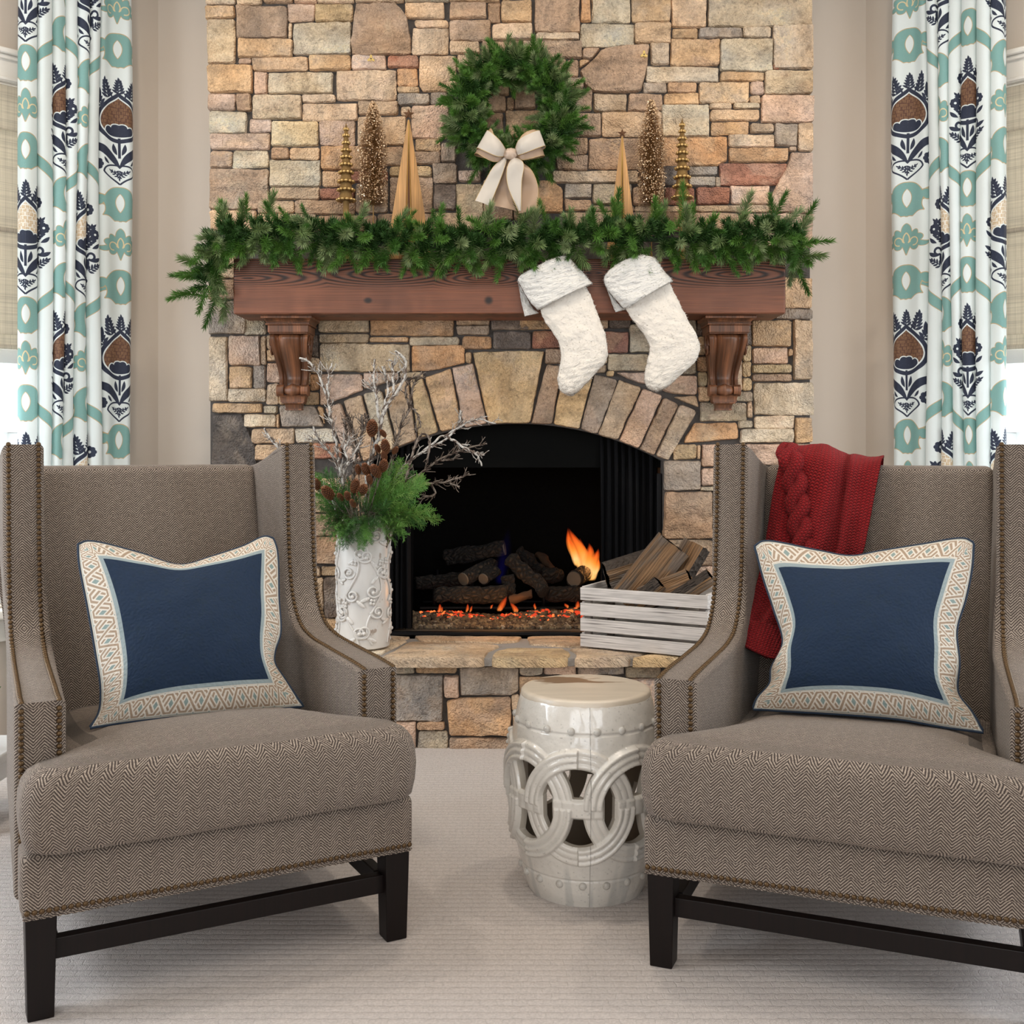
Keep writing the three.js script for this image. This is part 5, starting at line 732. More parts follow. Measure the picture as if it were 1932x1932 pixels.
{
  const r = rng(640), rock = (s) => { const g = new THREE.IcosahedronGeometry(1, 1), p = g.attributes.position; for (let i = 0; i < p.count; i++) { const k = 1 + 0.35 * noise(p.getX(i) * 1.6 + s, p.getY(i) * 1.6, p.getZ(i) * 1.6); p.setXYZ(i, p.getX(i) * k, p.getY(i) * k, p.getZ(i) * k); } g.computeVertexNormals(); return g; };
  const kinds = [0, 1, 2, 3].map((k) => rock(k * 7 + 1)), t = thing('ember_bed', 'bed of brown lava rock with glowing red embers under the gas logs', 'embers', [ARCH.cx, HEARTH_Y + 0.0075, -4.725]);
  const cols = [rgb(0.1, 0.07, 0.042), rgb(0.16, 0.12, 0.07), rgb(0.06, 0.042, 0.028), rgb(0.26, 0.22, 0.16)], lists = [[], [], [], []], hot = [[], []];
  for (let i = 0; i < 2600; i++) {
    const x = -0.5 + r(), zz = r(), z = lerp(0.1, -0.1, zz), s = 0.005 + 0.006 * r(), y = 0.004 + 0.05 * smoothstep(zz, 0.1, 0.9) * (0.7 + 0.5 * noise(x * 6, z * 6)) + s * 0.5, g = kinds[i % 4].clone().applyMatrix4(M4(x, y, z, r() * 6, r() * 6, 0, s * (0.9 + 0.3 * r()), s * 0.8, s));
    const glow = smoothstep(zz, 0.42, 0.7) * (1 - smoothstep(zz, 0.85, 1)) * (1 - smoothstep(Math.abs(x + 0.02), 0.32, 0.46)) * (0.5 + 0.9 * noise(x * 14, z * 30, 3)); if (r() < glow * 0.6) hot[r() < 0.4 ? 0 : 1].push(g); else lists[r() < 0.08 ? 3 : i % 3].push(g);
  }
  lists.forEach((l, i) => stuff(obj('lava_rock', mergeGeometries(l), mat({ color: cols[i], roughness: 0.95 }), t)));
  hot.forEach((l, i) => stuff(obj('glowing_ember', mergeGeometries(l), mat({ color: rgb(0.1, 0.02, 0.01), emissive: i ? rgb(1, 0.07, 0.018) : rgb(1, 0.22, 0.05), emissiveIntensity: i ? 1.2 : 1.9 }), t)));
  obj('sand_base', boxAt(1.02, 0.006, 0.3, 0, 0.0, 0, 0.002), mat({ color: rgb(0.06, 0.045, 0.03) }), t);
}
// flames: tongues of burning gas
const flameMap = (stops) => canvasTex(16, 256, 1, 1, (c) => { const g = c.createLinearGradient(0, 256, 0, 0); stops.forEach(([p, s]) => g.addColorStop(p, s)); c.fillStyle = g; c.fillRect(0, 0, 16, 256); });
const flameAlpha = dataTex(64, 128, 1, 1, (u, v) => Math.pow(Math.sin(Math.PI * u), 0.7) * smoothstep(v, 0, 0.12) * (1 - smoothstep(v, 0.7, 1)) * (0.75 + 0.4 * tileFbm(u, v, 5, 4, 421, 3)), false);
const flameMat = (map, k, o) => { const m = new THREE.MeshBasicMaterial({ map, alphaMap: flameAlpha, transparent: true, opacity: o, side: THREE.DoubleSide }); m.color.setRGB(k, k, k); return m; };
const orange = flameMat(flameMap([[0, '#ffb15a'], [0.25, '#ffc27a'], [0.55, '#ff8a30'], [0.85, '#e2501a'], [1, '#8a2a10']]), 2.1, 0.85), violet = flameMat(flameMap([[0, '#3a3cc0'], [0.4, '#3a30a8'], [1, '#241a60']]), 0.3, 0.08), redTip = flameMat(flameMap([[0, '#ff9a50'], [0.4, '#ff6a2a'], [1, '#b03018']]), 1.6, 0.6);
function flame(label, m, tongues, d, light) {
  const P = (x, y, dd) => at(730 + x / 3.067, 860 + y / 3.067, dd), o = P(tongues[0][0], tongues[0][1], d), t = thing('flame', label, 'flame', o.toArray());
  tongues.forEach(([x0, y0, x1, y1, w, sway = 0.2, dd = 0], i) => {
    const a = P(x0, y0, d + dd).sub(o), b = P(x1, y1, d + dd).sub(o), s = d / FOCAL / 3.067, up = b.clone().sub(a), side = V3(up.y, -up.x, 0).normalize();
    for (const turn of [0.3, -1.0]) obj('tongue', sheet(6, 24, (u, v) => { const half = w * s / 2 * Math.pow(Math.sin(Math.PI * clamp(v * 0.86 + 0.14, 0, 1)), 0.9) , p = a.clone().addScaledVector(up, v).addScaledVector(side, (u - 0.5) * 2 * half * Math.cos(turn) + Math.sin(v * 5 + i) * sway * w * s * 0.4 * v); p.z += (u - 0.5) * 2 * half * Math.sin(turn) + 0.006 * Math.sin(v * 9 + u * 4); return p; }), m, t);
  });
  if (light) { const l = new THREE.PointLight(new THREE.Color(1, 0.45, 0.14), light, 0, 2); l.name = 'flame_light'; l.position.copy(o).add(V3(0, 0.06, 0.03)); l.shadow.radius = 2; scene.add(l); }
}
flame('tallest orange flame rising beside the firewood crate', orange, [[1175, 722, 1068, 405, 74, 0.7], [1180, 724, 1122, 470, 84, 0.5, 0.02], [1120, 660, 1036, 415, 52, 0.8, 0.03], [1190, 724, 1212, 530, 64, 0.5], [1168, 712, 1160, 500, 74, 0.6, -0.02], [1100, 640, 1052, 470, 44, 0.6, 0.01], [1205, 690, 1232, 590, 30, 0.4, 0.02], [1185, 724, 1182, 560, 70, 0.3, 0.04]], 4.86, 0.2);
flame('small orange flame licking up beside the middle gas logs', redTip, [[640, 900, 700, 812, 36, 0.3], [655, 900, 672, 850, 24, 0.3]], 4.66, 0.04);
flame('low red flame left of centre on the ember bed', redTip, [[460, 905, 472, 855, 20, 0.5], [480, 905, 496, 866, 15, 0.5], [600, 885, 614, 858, 14, 0.5]], 4.66, 0.03);
flame('low red flame at the left end of the embers', redTip, [[300, 905, 312, 856, 24, 0.5], [316, 905, 322, 872, 14, 0.4]], 4.68, 0);
flame('low orange flame in front of the split gas log', redTip, [[745, 905, 720, 846, 30, 0.5], [755, 905, 745, 866, 22, 0.4], [860, 890, 853, 850, 18, 0.5]], 4.64, 0.04);
flame('low orange flame partly behind the crate corner', redTip, [[1095, 885, 1112, 838, 28, 0.5], [1050, 880, 1028, 852, 22, 0.5]], 4.66, 0.03);
flame('faint violet gas flame rising between the logs', violet, [[640, 750, 715, 400, 90, 0.2], [650, 750, 680, 520, 60, 0.2, 0.02]], 4.86, 0);

// ---------- crate of firewood ----------
const crateTex = dataTex(256, 128, 0.55, 0.06, (u, v) => { const k = 0.83 + 0.12 * (tileNoise(u, v, 4, 40, 431) - 0.5) + 0.2 * (tileFbm(u, v, 6, 4, 433, 4) - 0.5), crack = Math.pow(tileNoise(u, v, 5, 26, 437), 9) * 0.4; return [0.81 * k - crack, 0.79 * k - crack, 0.775 * k - crack]; }, true);
const crateMat = mat({ map: crateTex, color: rgb(1.6, 1.59, 1.58), roughness: 0.85 }), crateDark = mat({ map: crateTex, color: rgb(0.45, 0.4, 0.36), roughness: 0.9 });
const CR = { x: 0.545, z: -4.243, w: 0.506, d: 0.25, h: 0.227, a: -0.499 };
{
  const t = thing('wooden_crate', 'whitewashed slatted wooden crate holding split firewood on the hearth', 'crate', [CR.x, HEARTH_Y + 0.006, CR.z], CR.a), r = rng(5);
  for (let i = 0; i < 4; i++) { const y = 0.0255 + i * 0.059; for (const s of [1, -1]) { const g = boxAt(CR.w, 0.048, 0.012, 0, y, s * CR.d / 2, 0.002); const uv = g.attributes.uv, ou = r(), ov = r(); for (let k = 0; k < uv.count; k++) uv.setXY(k, uv.getX(k) + ou, uv.getY(k) + ov); obj('slat', g, crateMat, t); } }
  for (const s of [1, -1]) { for (let i = 0; i < 4; i++) obj('end_board', boxAt(0.012, 0.0535, CR.d - 0.014, s * (CR.w / 2 - 0.007), 0.0275 + i * 0.0585, 0, 0.002), crateMat, t); for (const z of [1, -1]) obj('corner_post', boxAt(0.024, 0.218, 0.024, s * (CR.w / 2 - 0.026), 0.112, z * (CR.d / 2 - 0.019), 0.002), crateDark, t); }
  for (let i = 0; i < 3; i++) obj('bottom_board', boxAt(CR.w - 0.03, 0.01, 0.072, 0, 0.005, (i - 1) * 0.076, 0.002), crateDark, t);
}
const splitTex = dataTex(256, 512, 0.12, 0.4, (u, v) => { const f = tileNoise(u, v, 34, 3, 441), b = tileFbm(u, v, 4, 3, 443, 4), k = 0.6 + 0.4 * f * (0.6 + 0.6 * b) - Math.pow(tileNoise(u, v, 26, 2, 447), 8) * 0.35, w = smoothstep(b, 0.42, 0.62); return [k * lerp(0.68, 0.76, w), k * lerp(0.61, 0.6, w), k * lerp(0.55, 0.44, w)]; }, true);
const splitBump = dataTex(256, 256, 0.12, 0.4, (u, v) => tileNoise(u, v, 30, 3, 449) * 0.6 + tileNoise(u, v, 60, 8, 451) * 0.4, false);
const splitMat = mat({ map: splitTex, color: rgb(0.66, 0.62, 0.58), bumpMap: splitBump, bumpScale: 0.006, roughness: 0.9 }), splitGrey = mat({ map: splitTex, color: rgb(0.6, 0.62, 0.65), bumpMap: splitBump, bumpScale: 0.006, roughness: 0.95 }), splitPale = mat({ map: splitTex, color: rgb(1.25, 1.15, 1.0), bumpMap: splitBump, bumpScale: 0.004, roughness: 0.9 }), woodBark = mat({ color: rgb(0.06, 0.045, 0.035), roughness: 0.95, bumpMap: barkBump, bumpScale: 0.01 }), endGrain = mat({ map: dataTex(256, 256, 0.14, 0.14, (u, v) => { const d = Math.hypot(u - 0.15, v - 0.15), k = 0.62 + 0.2 * Math.sin(d * 120 + 3 * tileFbm(u, v, 6, 6, 461, 3)) * 0.5 + 0.4 * (tileFbm(u, v, 16, 16, 463, 3) - 0.5); return [0.46 * k, 0.36 * k, 0.27 * k]; }, true), roughness: 0.95 });
// split billet: corners of its section (the last edge is bark), from tail a to cut end b
function billet(label, a, b, section, roll, m, seed) {
  const r = rng(seed), axis = b.clone().sub(a), L = axis.length(), t = thing('firewood_log', label, 'firewood', a.toArray());
  const q = new THREE.Quaternion().setFromUnitVectors(V3(0, 1, 0), axis.clone().normalize()).multiply(new THREE.Quaternion().setFromAxisAngle(V3(0, 1, 0), roll)); t.quaternion.copy(q);
  const edge = (i, bark) => { const p = section[i], n = section[(i + 1) % section.length]; return sheet(12, 18, (u, v) => { let x = lerp(p[0], n[0], u), z = lerp(p[1], n[1], u); const out = bark ? 0.16 * Math.sin(Math.PI * u) * Math.hypot(n[0] - p[0], n[1] - p[1]) : 0, l = Math.hypot(n[0] - p[0], n[1] - p[1]), nx = (n[1] - p[1]) / l, nz = -(n[0] - p[0]) / l, e = Math.sin(Math.PI * u), k = out + 0.006 * e * noise(u * 5 + seed, v * 2.2, i) + 0.003 * noise(u * 14, v * 3, seed) * e, yy = v * L + 0.006 * noise(x * 40, z * 40, v * 2 + seed) * (v > 0.5 ? 1 : -1), c = 1 + 0.05 * noise(v * 2, seed, 3); return [(x + nx * k) * c, yy, (z + nz * k) * c]; }, (u, v) => [u * 0.09 + i * 0.13 + seed * 0.31, v * L + seed * 0.17]); };
  const split = []; for (let i = 0; i < section.length - 1; i++) split.push(edge(i)); obj('split_face', mergeGeometries(split), m, t); obj('bark', edge(section.length - 1, true), woodBark, t);
  const shape = new THREE.Shape(section.map((p) => new THREE.Vector2(p[0], p[1]))), cap = () => new THREE.ShapeGeometry(shape); const n = section.length, k = section[n - 1], j = section[0];
  obj('cut_end', cap().applyMatrix4(new THREE.Matrix4().makeBasis(V3(1, 0, 0), V3(0, 0, 1), V3(0, 1, 0))).translate(0, L - 0.001, 0), endGrain, t); obj('cut_end', cap().applyMatrix4(new THREE.Matrix4().makeBasis(V3(1, 0, 0), V3(0, 0, 1), V3(0, 1, 0))).translate(0, 0.001, 0), endGrain, t);
}
{
  const P = (x, y, d) => at(730 + x / 3.067, 860 + y / 3.067, d), wedge = (s) => [[-0.9 * s, -0.45 * s], [0.85 * s, -0.55 * s], [0.7 * s, 0.5 * s], [-0.5 * s, 0.65 * s]];
  billet('biggest split firewood log, leaning up out of the crate with its cut end on top', P(1370, 850, 4.275), P(1650, 505, 4.26), wedge(0.08), 3.3, splitMat, 1);
  billet('grey weathered firewood log behind the biggest log, toward the flame', P(1270, 700, 4.33), P(1560, 610, 4.36), wedge(0.06), 0.2, splitGrey, 2);
  billet('dark barked firewood log at the back of the crate beside the armchair', P(1640, 790, 4.28), P(1800, 520, 4.3), wedge(0.062), 2.2, splitMat, 3);
  billet('small pale split firewood piece low in front of the biggest log', P(1440, 860, 4.215), P(1585, 735, 4.19), wedge(0.036), 0.6, splitPale, 4);
  billet('fresh pale firewood piece slanting at the right end of the crate', P(1650, 850, 4.16), P(1880, 700, 4.11), wedge(0.034), 0.2, splitPale, 5);
  billet('dark firewood log lying in the middle of the crate', P(1480, 830, 4.24), P(1760, 720, 4.19), wedge(0.05), 2.6, splitMat, 6);
}

// ---------- wing chairs ----------
// herringbone tweed: columns 2.1 cm wide of opposed diagonals, dark and cream yarns
const herring = (u, v, part) => {
  const W = 0.084, X = u * W, Y = v * W, col = Math.floor(X / 0.021), lx = X - col * 0.021, s = (Y + (col % 2 ? lx : 0.021 - lx)) / 0.0066, f = s - Math.floor(s), weft = Y / 0.0021, wy = weft - Math.floor(weft), thread = 0.5 + 0.5 * Math.cos(wy * 2 * Math.PI);
  const light = smoothstep(Math.abs(f - 0.5), 0.17, 0.31), rnd = hash2(Math.floor(s) + col * 31, Math.floor(weft), 501), fuzz = tileNoise(u, v, 128, 128, 503);
  return part ? clamp(0.25 + 0.55 * light * (0.6 + 0.4 * thread) + 0.2 * fuzz, 0, 1) : [light * (0.55 + 0.45 * thread) * (0.8 + 0.4 * rnd) + 0.12 * (1 - light) * thread * rnd, rnd, fuzz];
};
const tweedMap = dataTex(768, 768, 0.084, 0.084, (u, v) => { const [l, r, f] = herring(u, v, 0), k = clamp(l, 0, 1), n = 0.8 + 0.4 * f; return [lerp(0.27, 0.78, k) * n, lerp(0.225, 0.72, k) * n, lerp(0.2, 0.66, k) * n]; }, true);
const tweedBump = dataTex(768, 768, 0.084, 0.084, (u, v) => herring(u, v, 1), false);
const tweed = pmat({ map: tweedMap, color: rgb(0.8, 0.79, 0.775), bumpMap: tweedBump, bumpScale: 0.0016, roughness: 0.92, sheen: 0.25, sheenRoughness: 0.6, sheenColor: rgb(0.9, 0.88, 0.86) });
const espresso = pmat({ specularIntensity: 0.5, map: dataTex(128, 256, 0.1, 0.4, (u, v) => { const k = 0.7 + 0.5 * tileNoise(u, v, 30, 3, 511); return [0.06 * k, 0.03 * k, 0.026 * k]; }, true), roughness: 0.42 });
const antiqueBrass = mat({ color: rgb(0.1, 0.06, 0.028), roughness: 0.4, metalness: 0.7 });
// side panel outline in (z, y): arm in front, sweeping up into the wing
const WING = [[-0.105, 0.205], [-0.105, 0.6], [-0.2, 0.606], [-0.34, 0.612], [-0.48, 0.622], [-0.56, 0.644], [-0.615, 0.69], [-0.648, 0.76], [-0.664, 0.85], [-0.672, 0.95], [-0.678, 1.05], [-0.684, 1.122], [-0.76, 1.112], [-0.86, 1.088], [-0.98, 1.066], [-1.06, 1.058], [-1.02, 0.8], [-0.97, 0.5], [-0.94, 0.205]];
function sidePanelGeo(s) {
  const curve = (a, b) => new THREE.CatmullRomCurve3(WING.slice(a, b + 1).map(([z, y]) => V3(z, y, 0)), false, 'centripetal').getPoints((b - a) * 7).map((p) => new THREE.Vector2(p.x, p.y));
  const outline = [new THREE.Vector2(...WING[0]), ...curve(1, 11), ...curve(11, 15), ...curve(15, 18)];
  const g = new THREE.ExtrudeGeometry(new THREE.Shape(outline), { depth: 0.069, bevelEnabled: true, bevelSize: 0.012, bevelThickness: 0.013, bevelSegments: 4, bevelOffset: -0.012, curveSegments: 1 }), p = g.attributes.position;
  for (let i = 0; i < p.count; i += 3) { const q = [0, 1, 2].map((k) => [p.getX(i + k), p.getY(i + k), p.getZ(i + k)]); [0, 2, 1].forEach((k, j) => { const [z, y, x] = q[k]; const flare = 1 + 0.035 * clamp((z + 0.55) / 0.4, 0, 1) * (1 - smoothstep(y, 0.6, 0.75)), taper = 1 - 0.065 * clamp((-z - 0.1) / 0.85, 0, 1.1) * (1 - smoothstep(y, 0.55, 0.85)); p.setXYZ(i + j, (s * 0.3525 + (x - 0.0345)) * taper * flare, y, z); }); }
  return boxUV(toCreasedNormals(g, 0.7));
}
// points along the two nail rows of a panel's front band, with the outward direction
function nailRow(s, off, from, to) {
  const curve = new THREE.CatmullRomCurve3(WING.slice(1, 12).map(([z, y]) => V3(0, y, z)), false, 'centripetal'), path = new THREE.CurvePath(); path.add(new THREE.LineCurve3(V3(0, WING[0][1] + 0.015, WING[0][0]), V3(0, WING[1][1] - 0.006, WING[1][0]))); path.add(curve);
  const len = path.getLength(), n = Math.floor(len / 0.0129), out = []; for (let i = 0; i <= n; i++) { const q = i / n, p = path.getPointAt(q), t = path.getTangentAt(q), nr = V3(0, -t.z, t.y).multiplyScalar(1); if (nr.z < 0 && Math.abs(nr.z) > Math.abs(nr.y)) nr.negate(); if (Math.abs(nr.y) > Math.abs(nr.z) && nr.y < 0) nr.negate(); if (q >= from && q <= to) out.push([V3((s * 0.3525 + off) * (1 + 0.035 * clamp((p.z + 0.55) / 0.4, 0, 1) * (1 - smoothstep(p.y, 0.6, 0.75))), p.y, p.z).addScaledVector(nr, 0.0005), nr]); } return out;
}
const nailGeo = new THREE.SphereGeometry(0.006, 12, 6, 0, Math.PI * 2, 0, Math.PI / 2).scale(1, 0.85, 1);
const armSplit = 0.395 / (0.395 + 1.05);
function cushionGeo() {
  // plan of the T-shaped seat cushion, walked round; then rings up its side and over its crown
  const plan = []; const arc = (cx, cz, r, a0, a1, n = 6) => { for (let i = 0; i <= n; i++) { const a = lerp(a0, a1, i / n); plan.push([cx + r * Math.cos(a), cz + r * Math.sin(a)]); } };
  const H = Math.PI / 2, seg = (x0, z0, x1, z1, n) => { for (let i = 1; i < n; i++) plan.push([lerp(x0, x1, i / n), lerp(z0, z1, i / n)]); };
  arc(0.36, -0.005, 0.05, H, 0); seg(0.41, -0.005, 0.41, -0.075, 3); arc(0.385, -0.075, 0.025, 0, -H, 4); seg(0.385, -0.1, 0.315, -0.1, 3); plan.push([0.305, -0.1]); seg(0.3, -0.11, 0.3, -0.84, 22); plan.push([0.3, -0.84]); seg(0.3, -0.84, -0.3, -0.84, 16); plan.push([-0.3, -0.84]); seg(-0.3, -0.84, -0.3, -0.11, 22); plan.push([-0.305, -0.1]); seg(-0.315, -0.1, -0.385, -0.1, 3); arc(-0.385, -0.075, 0.025, -H, -2 * H, 4); seg(-0.41, -0.075, -0.41, -0.005, 3); arc(-0.36, -0.005, 0.05, 2 * H, H, 6); seg(-0.36, 0.045, 0.36, 0.045, 26);
  const n = plan.length, arcs = [0]; for (let i = 1; i < plan.length; i++) arcs.push(arcs[i - 1] + Math.hypot(plan[i][0] - plan[i - 1][0], plan[i][1] - plan[i - 1][1])); const total = arcs[arcs.length - 1] + Math.hypot(plan[0][0] - plan[plan.length - 1][0], plan[0][1] - plan[plan.length - 1][1]), along = (i) => arcs[i] > total / 2 ? arcs[i] - total + 0.36 : arcs[i] + 0.36, c = [0, -0.3], pos = [], idx = [];
  const rings = [[0.93, 0], [0.985, 0.012], [1.0, 0.045], [1.006, 0.08], [1.0, 0.11], [0.985, 0.13], [0.955, 0.145], [0.9, 0.155], [0.8, 0.163], [0.65, 0.17], [0.45, 0.175], [0.22, 0.178]];
  const top = (x, z) => 0.012 - 0.07 * smoothstep(-z, 0.1, 0.6) - 0.03 * smoothstep(Math.abs(x), 0.2, 0.32) * smoothstep(-z, 0.02, 0.2);
  for (const [k, y] of rings) for (const [x, z] of plan) { const e = 1 - k, px = x - Math.sign(x) * Math.min(Math.abs(x), e * Math.abs(x - c[0])), pz = lerp(z, c[1], e); pos.push(px, 0.327 + y + (y > 0.08 ? top(px, pz) * (y - 0.08) / 0.098 : 0) + 0.003 * noise(px * 6, pz * 6, 1), pz); }
  pos.push(0, 0.327 + 0.178 + top(0, c[1]), c[1]);
  for (let r = 0; r + 1 < rings.length; r++) for (let i = 0; i < n; i++) { const a = r * n + i, b = r * n + (i + 1) % n, d = a + n, e = b + n; idx.push(a, d, b, b, d, e); }
  for (let i = 0; i < n; i++) idx.push((rings.length - 1) * n + i, pos.length / 3 - 1, (rings.length - 1) * n + (i + 1) % n);
  const g = new THREE.BufferGeometry(); g.setAttribute('position', new THREE.Float32BufferAttribute(pos, 3)); g.setIndex(idx); g.computeVertexNormals();
  // uv: the weave runs up the front, over the edge and back
  const uv = []; for (let i = 0; i < pos.length / 3; i++) { const ring = Math.floor(i / n), j = i % n; ring < 8 ? uv.push(along(j), pos[i * 3 + 1] - 0.045 * (ring > 5 ? 1 : 1)) : uv.push(pos[i * 3], pos[i * 3 + 1] - pos[i * 3 + 2]); } g.setAttribute('uv', new THREE.Float32BufferAttribute(uv, 2)); return g;
}
function backGeo() {
  const g = new RoundedBoxGeometry(0.615, 0.7, 0.11, 5, 0.022), p = g.attributes.position;
  const rows = g.index ? 0 : 1; for (let i = 0; i < p.count; i++) { const x = p.getX(i), y = p.getY(i) + 0.35, q = y / 0.7, bulge = p.getZ(i) > 0 ? 0.035 * (1 - Math.pow(Math.abs(x) / 0.31, 2)) * Math.sin(Math.PI * clamp(q, 0, 1)) : 0; p.setXYZ(i, x, 0.362 + y, p.getZ(i) - 0.79 - 0.245 * Math.max(0, (y - 0.09) / 0.61) + bulge); }
  g.computeVertexNormals(); return boxUV(g);
}
const legGeo = (() => { const g = new RoundedBoxGeometry(0.058, 0.205, 0.058, 2, 0.003), p = g.attributes.position; for (let i = 0; i < p.count; i++) { const k = lerp(0.84, 1, (p.getY(i) + 0.1025) / 0.205); p.setX(i, p.getX(i) * k); p.setZ(i, p.getZ(i) * k); } g.translate(0, 0.1025, 0); g.computeVertexNormals(); return boxUV(g); })();
function wingChair(label, pos, turn) {
  const t = thing('wing_chair', label, 'armchair', pos, turn);
  const base = boxUV((() => { const g = new RoundedBoxGeometry(0.82, 0.128, 0.94, 5, 0.022), p = g.attributes.position; for (let i = 0; i < p.count; i++) { const y = p.getY(i); if (y < -0.055) p.setY(i, -0.064 + (y + 0.064) * 0.3); p.setZ(i, p.getZ(i) + (p.getZ(i) > 0 ? 0.006 * Math.cos(y / 0.064 * 1.5) : 0)); p.setX(i, p.getX(i) * (1 - 0.085 * clamp((0.44 - p.getZ(i)) / 0.9, 0, 1))); } g.computeVertexNormals(); return g.translate(0, 0.265, -0.47); })());
  obj('seat_base', base, tweed, t); obj('seat_cushion', cushionGeo(), tweed, t); obj('backrest', backGeo(), tweed, t);
  for (const s of [-1, 1]) {
    const side = obj('arm_and_wing', sidePanelGeo(s), tweed, t), rest = [];
    for (const off of [-0.0345, 0.0345]) for (const [p, n] of nailRow(s, off, 0, 1)) {
      const q = new THREE.Quaternion().setFromUnitVectors(V3(0, 1, 0), n);
      if (p.y < 0.594 && p.z > -0.11) { const m = obj('nailhead', nailGeo, antiqueBrass, t); m.position.copy(p); m.quaternion.copy(q); } else rest.push(nailGeo.clone().applyMatrix4(new THREE.Matrix4().compose(p, q, V3(1, 1, 1))));
    }
    stuff(obj('nailhead_trim', mergeGeometries(rest), antiqueBrass, side));
  }
  const face = new THREE.Quaternion().setFromUnitVectors(V3(0, 1, 0), V3(0, 0, 1)); for (let i = 0; i <= 60; i++) { const m = obj('nailhead', nailGeo, antiqueBrass, t); m.position.set(lerp(-0.398, 0.398, i / 60), 0.2165, 0.001); m.quaternion.copy(face); }
  // twisted welt along the bottom edge of the seat base
  const welt = []; for (const k of [0, 1]) { const pts = []; for (let i = 0; i <= 200; i++) { const a = i * 0.9 + k * Math.PI; pts.push(V3(lerp(-0.405, 0.405, i / 200), 0.2035 + 0.0022 * Math.sin(a), -0.004 + 0.0022 * Math.cos(a))); } welt.push(tube(pts, 0.0024, 5, 400)); } obj('twisted_welt', mergeGeometries(welt), tweed, t);
  for (const [x, z] of [[-0.372, -0.034], [0.372, -0.034], [-0.335, -0.9], [0.335, -0.9]]) { const m = obj('leg', legGeo, espresso, t); m.position.set(x, 0, z); }
  obj('stretcher', boxAt(0.7, 0.042, 0.026, 0, 0.127, -0.04, 0.003), espresso, t); for (const x of [-0.36, 0.36]) obj('stretcher', boxAt(0.026, 0.04, 0.82, x * 0.97, 0.127, -0.47, 0.003), espresso, t); obj('stretcher', boxAt(0.64, 0.04, 0.026, 0, 0.127, -0.89, 0.003), espresso, t);
  return t;
}
const LEFT = wingChair('herringbone wing chair facing right, beside the tall vase and holding only a blue pillow', [-0.584, 0, -2.333], degToRad(28));
const RIGHT = wingChair('herringbone wing chair facing left, with the red knitted throw over its back', [0.66, 0, -2.237], degToRad(-22));

// ---------- pillows ----------
const borderTex = canvasTex(1024, 1024, 1, 1, (c, w) => {
  c.fillStyle = '#02203b'; c.fillRect(0, 0, w, w);
  const r = rng(3); for (let i = 0; i < 5000; i++) { c.fillStyle = `rgba(${r() < 0.5 ? '2,16,30' : '8,42,72'},0.05)`; c.fillRect(r() * w, r() * w, 30 * r(), 30 * r()); }
  const B = 154;   // band of interlaced fretwork
  const band = () => {
    c.save(); c.beginPath(); c.moveTo(0, 0); c.lineTo(w, 0); c.lineTo(w - B, B); c.lineTo(B, B); c.closePath(); c.clip();
    c.fillStyle = '#82938f'; c.fillRect(0, 0, w, B); c.fillStyle = '#bdb6aa'; c.fillRect(0, 0, w, 10); c.fillStyle = '#8c999b'; c.fillRect(0, B - 22, w, 22); c.fillStyle = '#ccc5ba'; c.fillRect(0, B - 27, w, 5);
    // two strands that step across the band and plait through each other
    const P = 124, y0 = 16, H = B - 48, lane = (q) => y0 + H * q, strand = (off, ys, xs) => { for (const [lw, col] of [[21, '#d4ccc0'], [9, '#9d8873']]) { c.strokeStyle = col; c.lineWidth = lw; c.lineJoin = 'miter'; c.beginPath(); let first = true; for (let k = -2; k < 10; k++) xs.forEach((x, i) => { const X = (k + x) * P + off; first ? c.moveTo(X, lane(ys[i])) : c.lineTo(X, lane(ys[i])); first = false; }); c.stroke(); } };
    const X = [0, 0.18, 0.5, 0.68, 1], Y = [0.06, 0.06, 0.94, 0.94, 0.06];
    strand(0, Y, X); strand(P / 2, Y, X); strand(0, Y.map((q) => 1 - q), X.map((q) => q + 0.16)); strand(P / 2, Y.map((q) => 1 - q), X.map((q) => q + 0.16));
    c.restore();
  };
  for (let k = 0; k < 4; k++) { band(); c.translate(w / 2, w / 2); c.rotate(Math.PI / 2); c.translate(-w / 2, -w / 2); }
});
const velvetBump = dataTex(256, 256, 1, 1, (u, v) => tileFbm(u, v, 5, 6, 521, 4) * 0.7 + tileNoise(u, v, 128, 128, 523) * 0.3, false);
const pillowFront = pmat({ map: borderTex, roughness: 0.85, sheen: 0.03, sheenRoughness: 0.5, sheenColor: rgb(0.3, 0.4, 0.55), bumpMap: velvetBump, bumpScale: 0.004 }), navy = pmat({ color: rgb(0.009, 0.022, 0.045), roughness: 0.8, sheen: 0.3, sheenColor: rgb(0.4, 0.5, 0.7) });
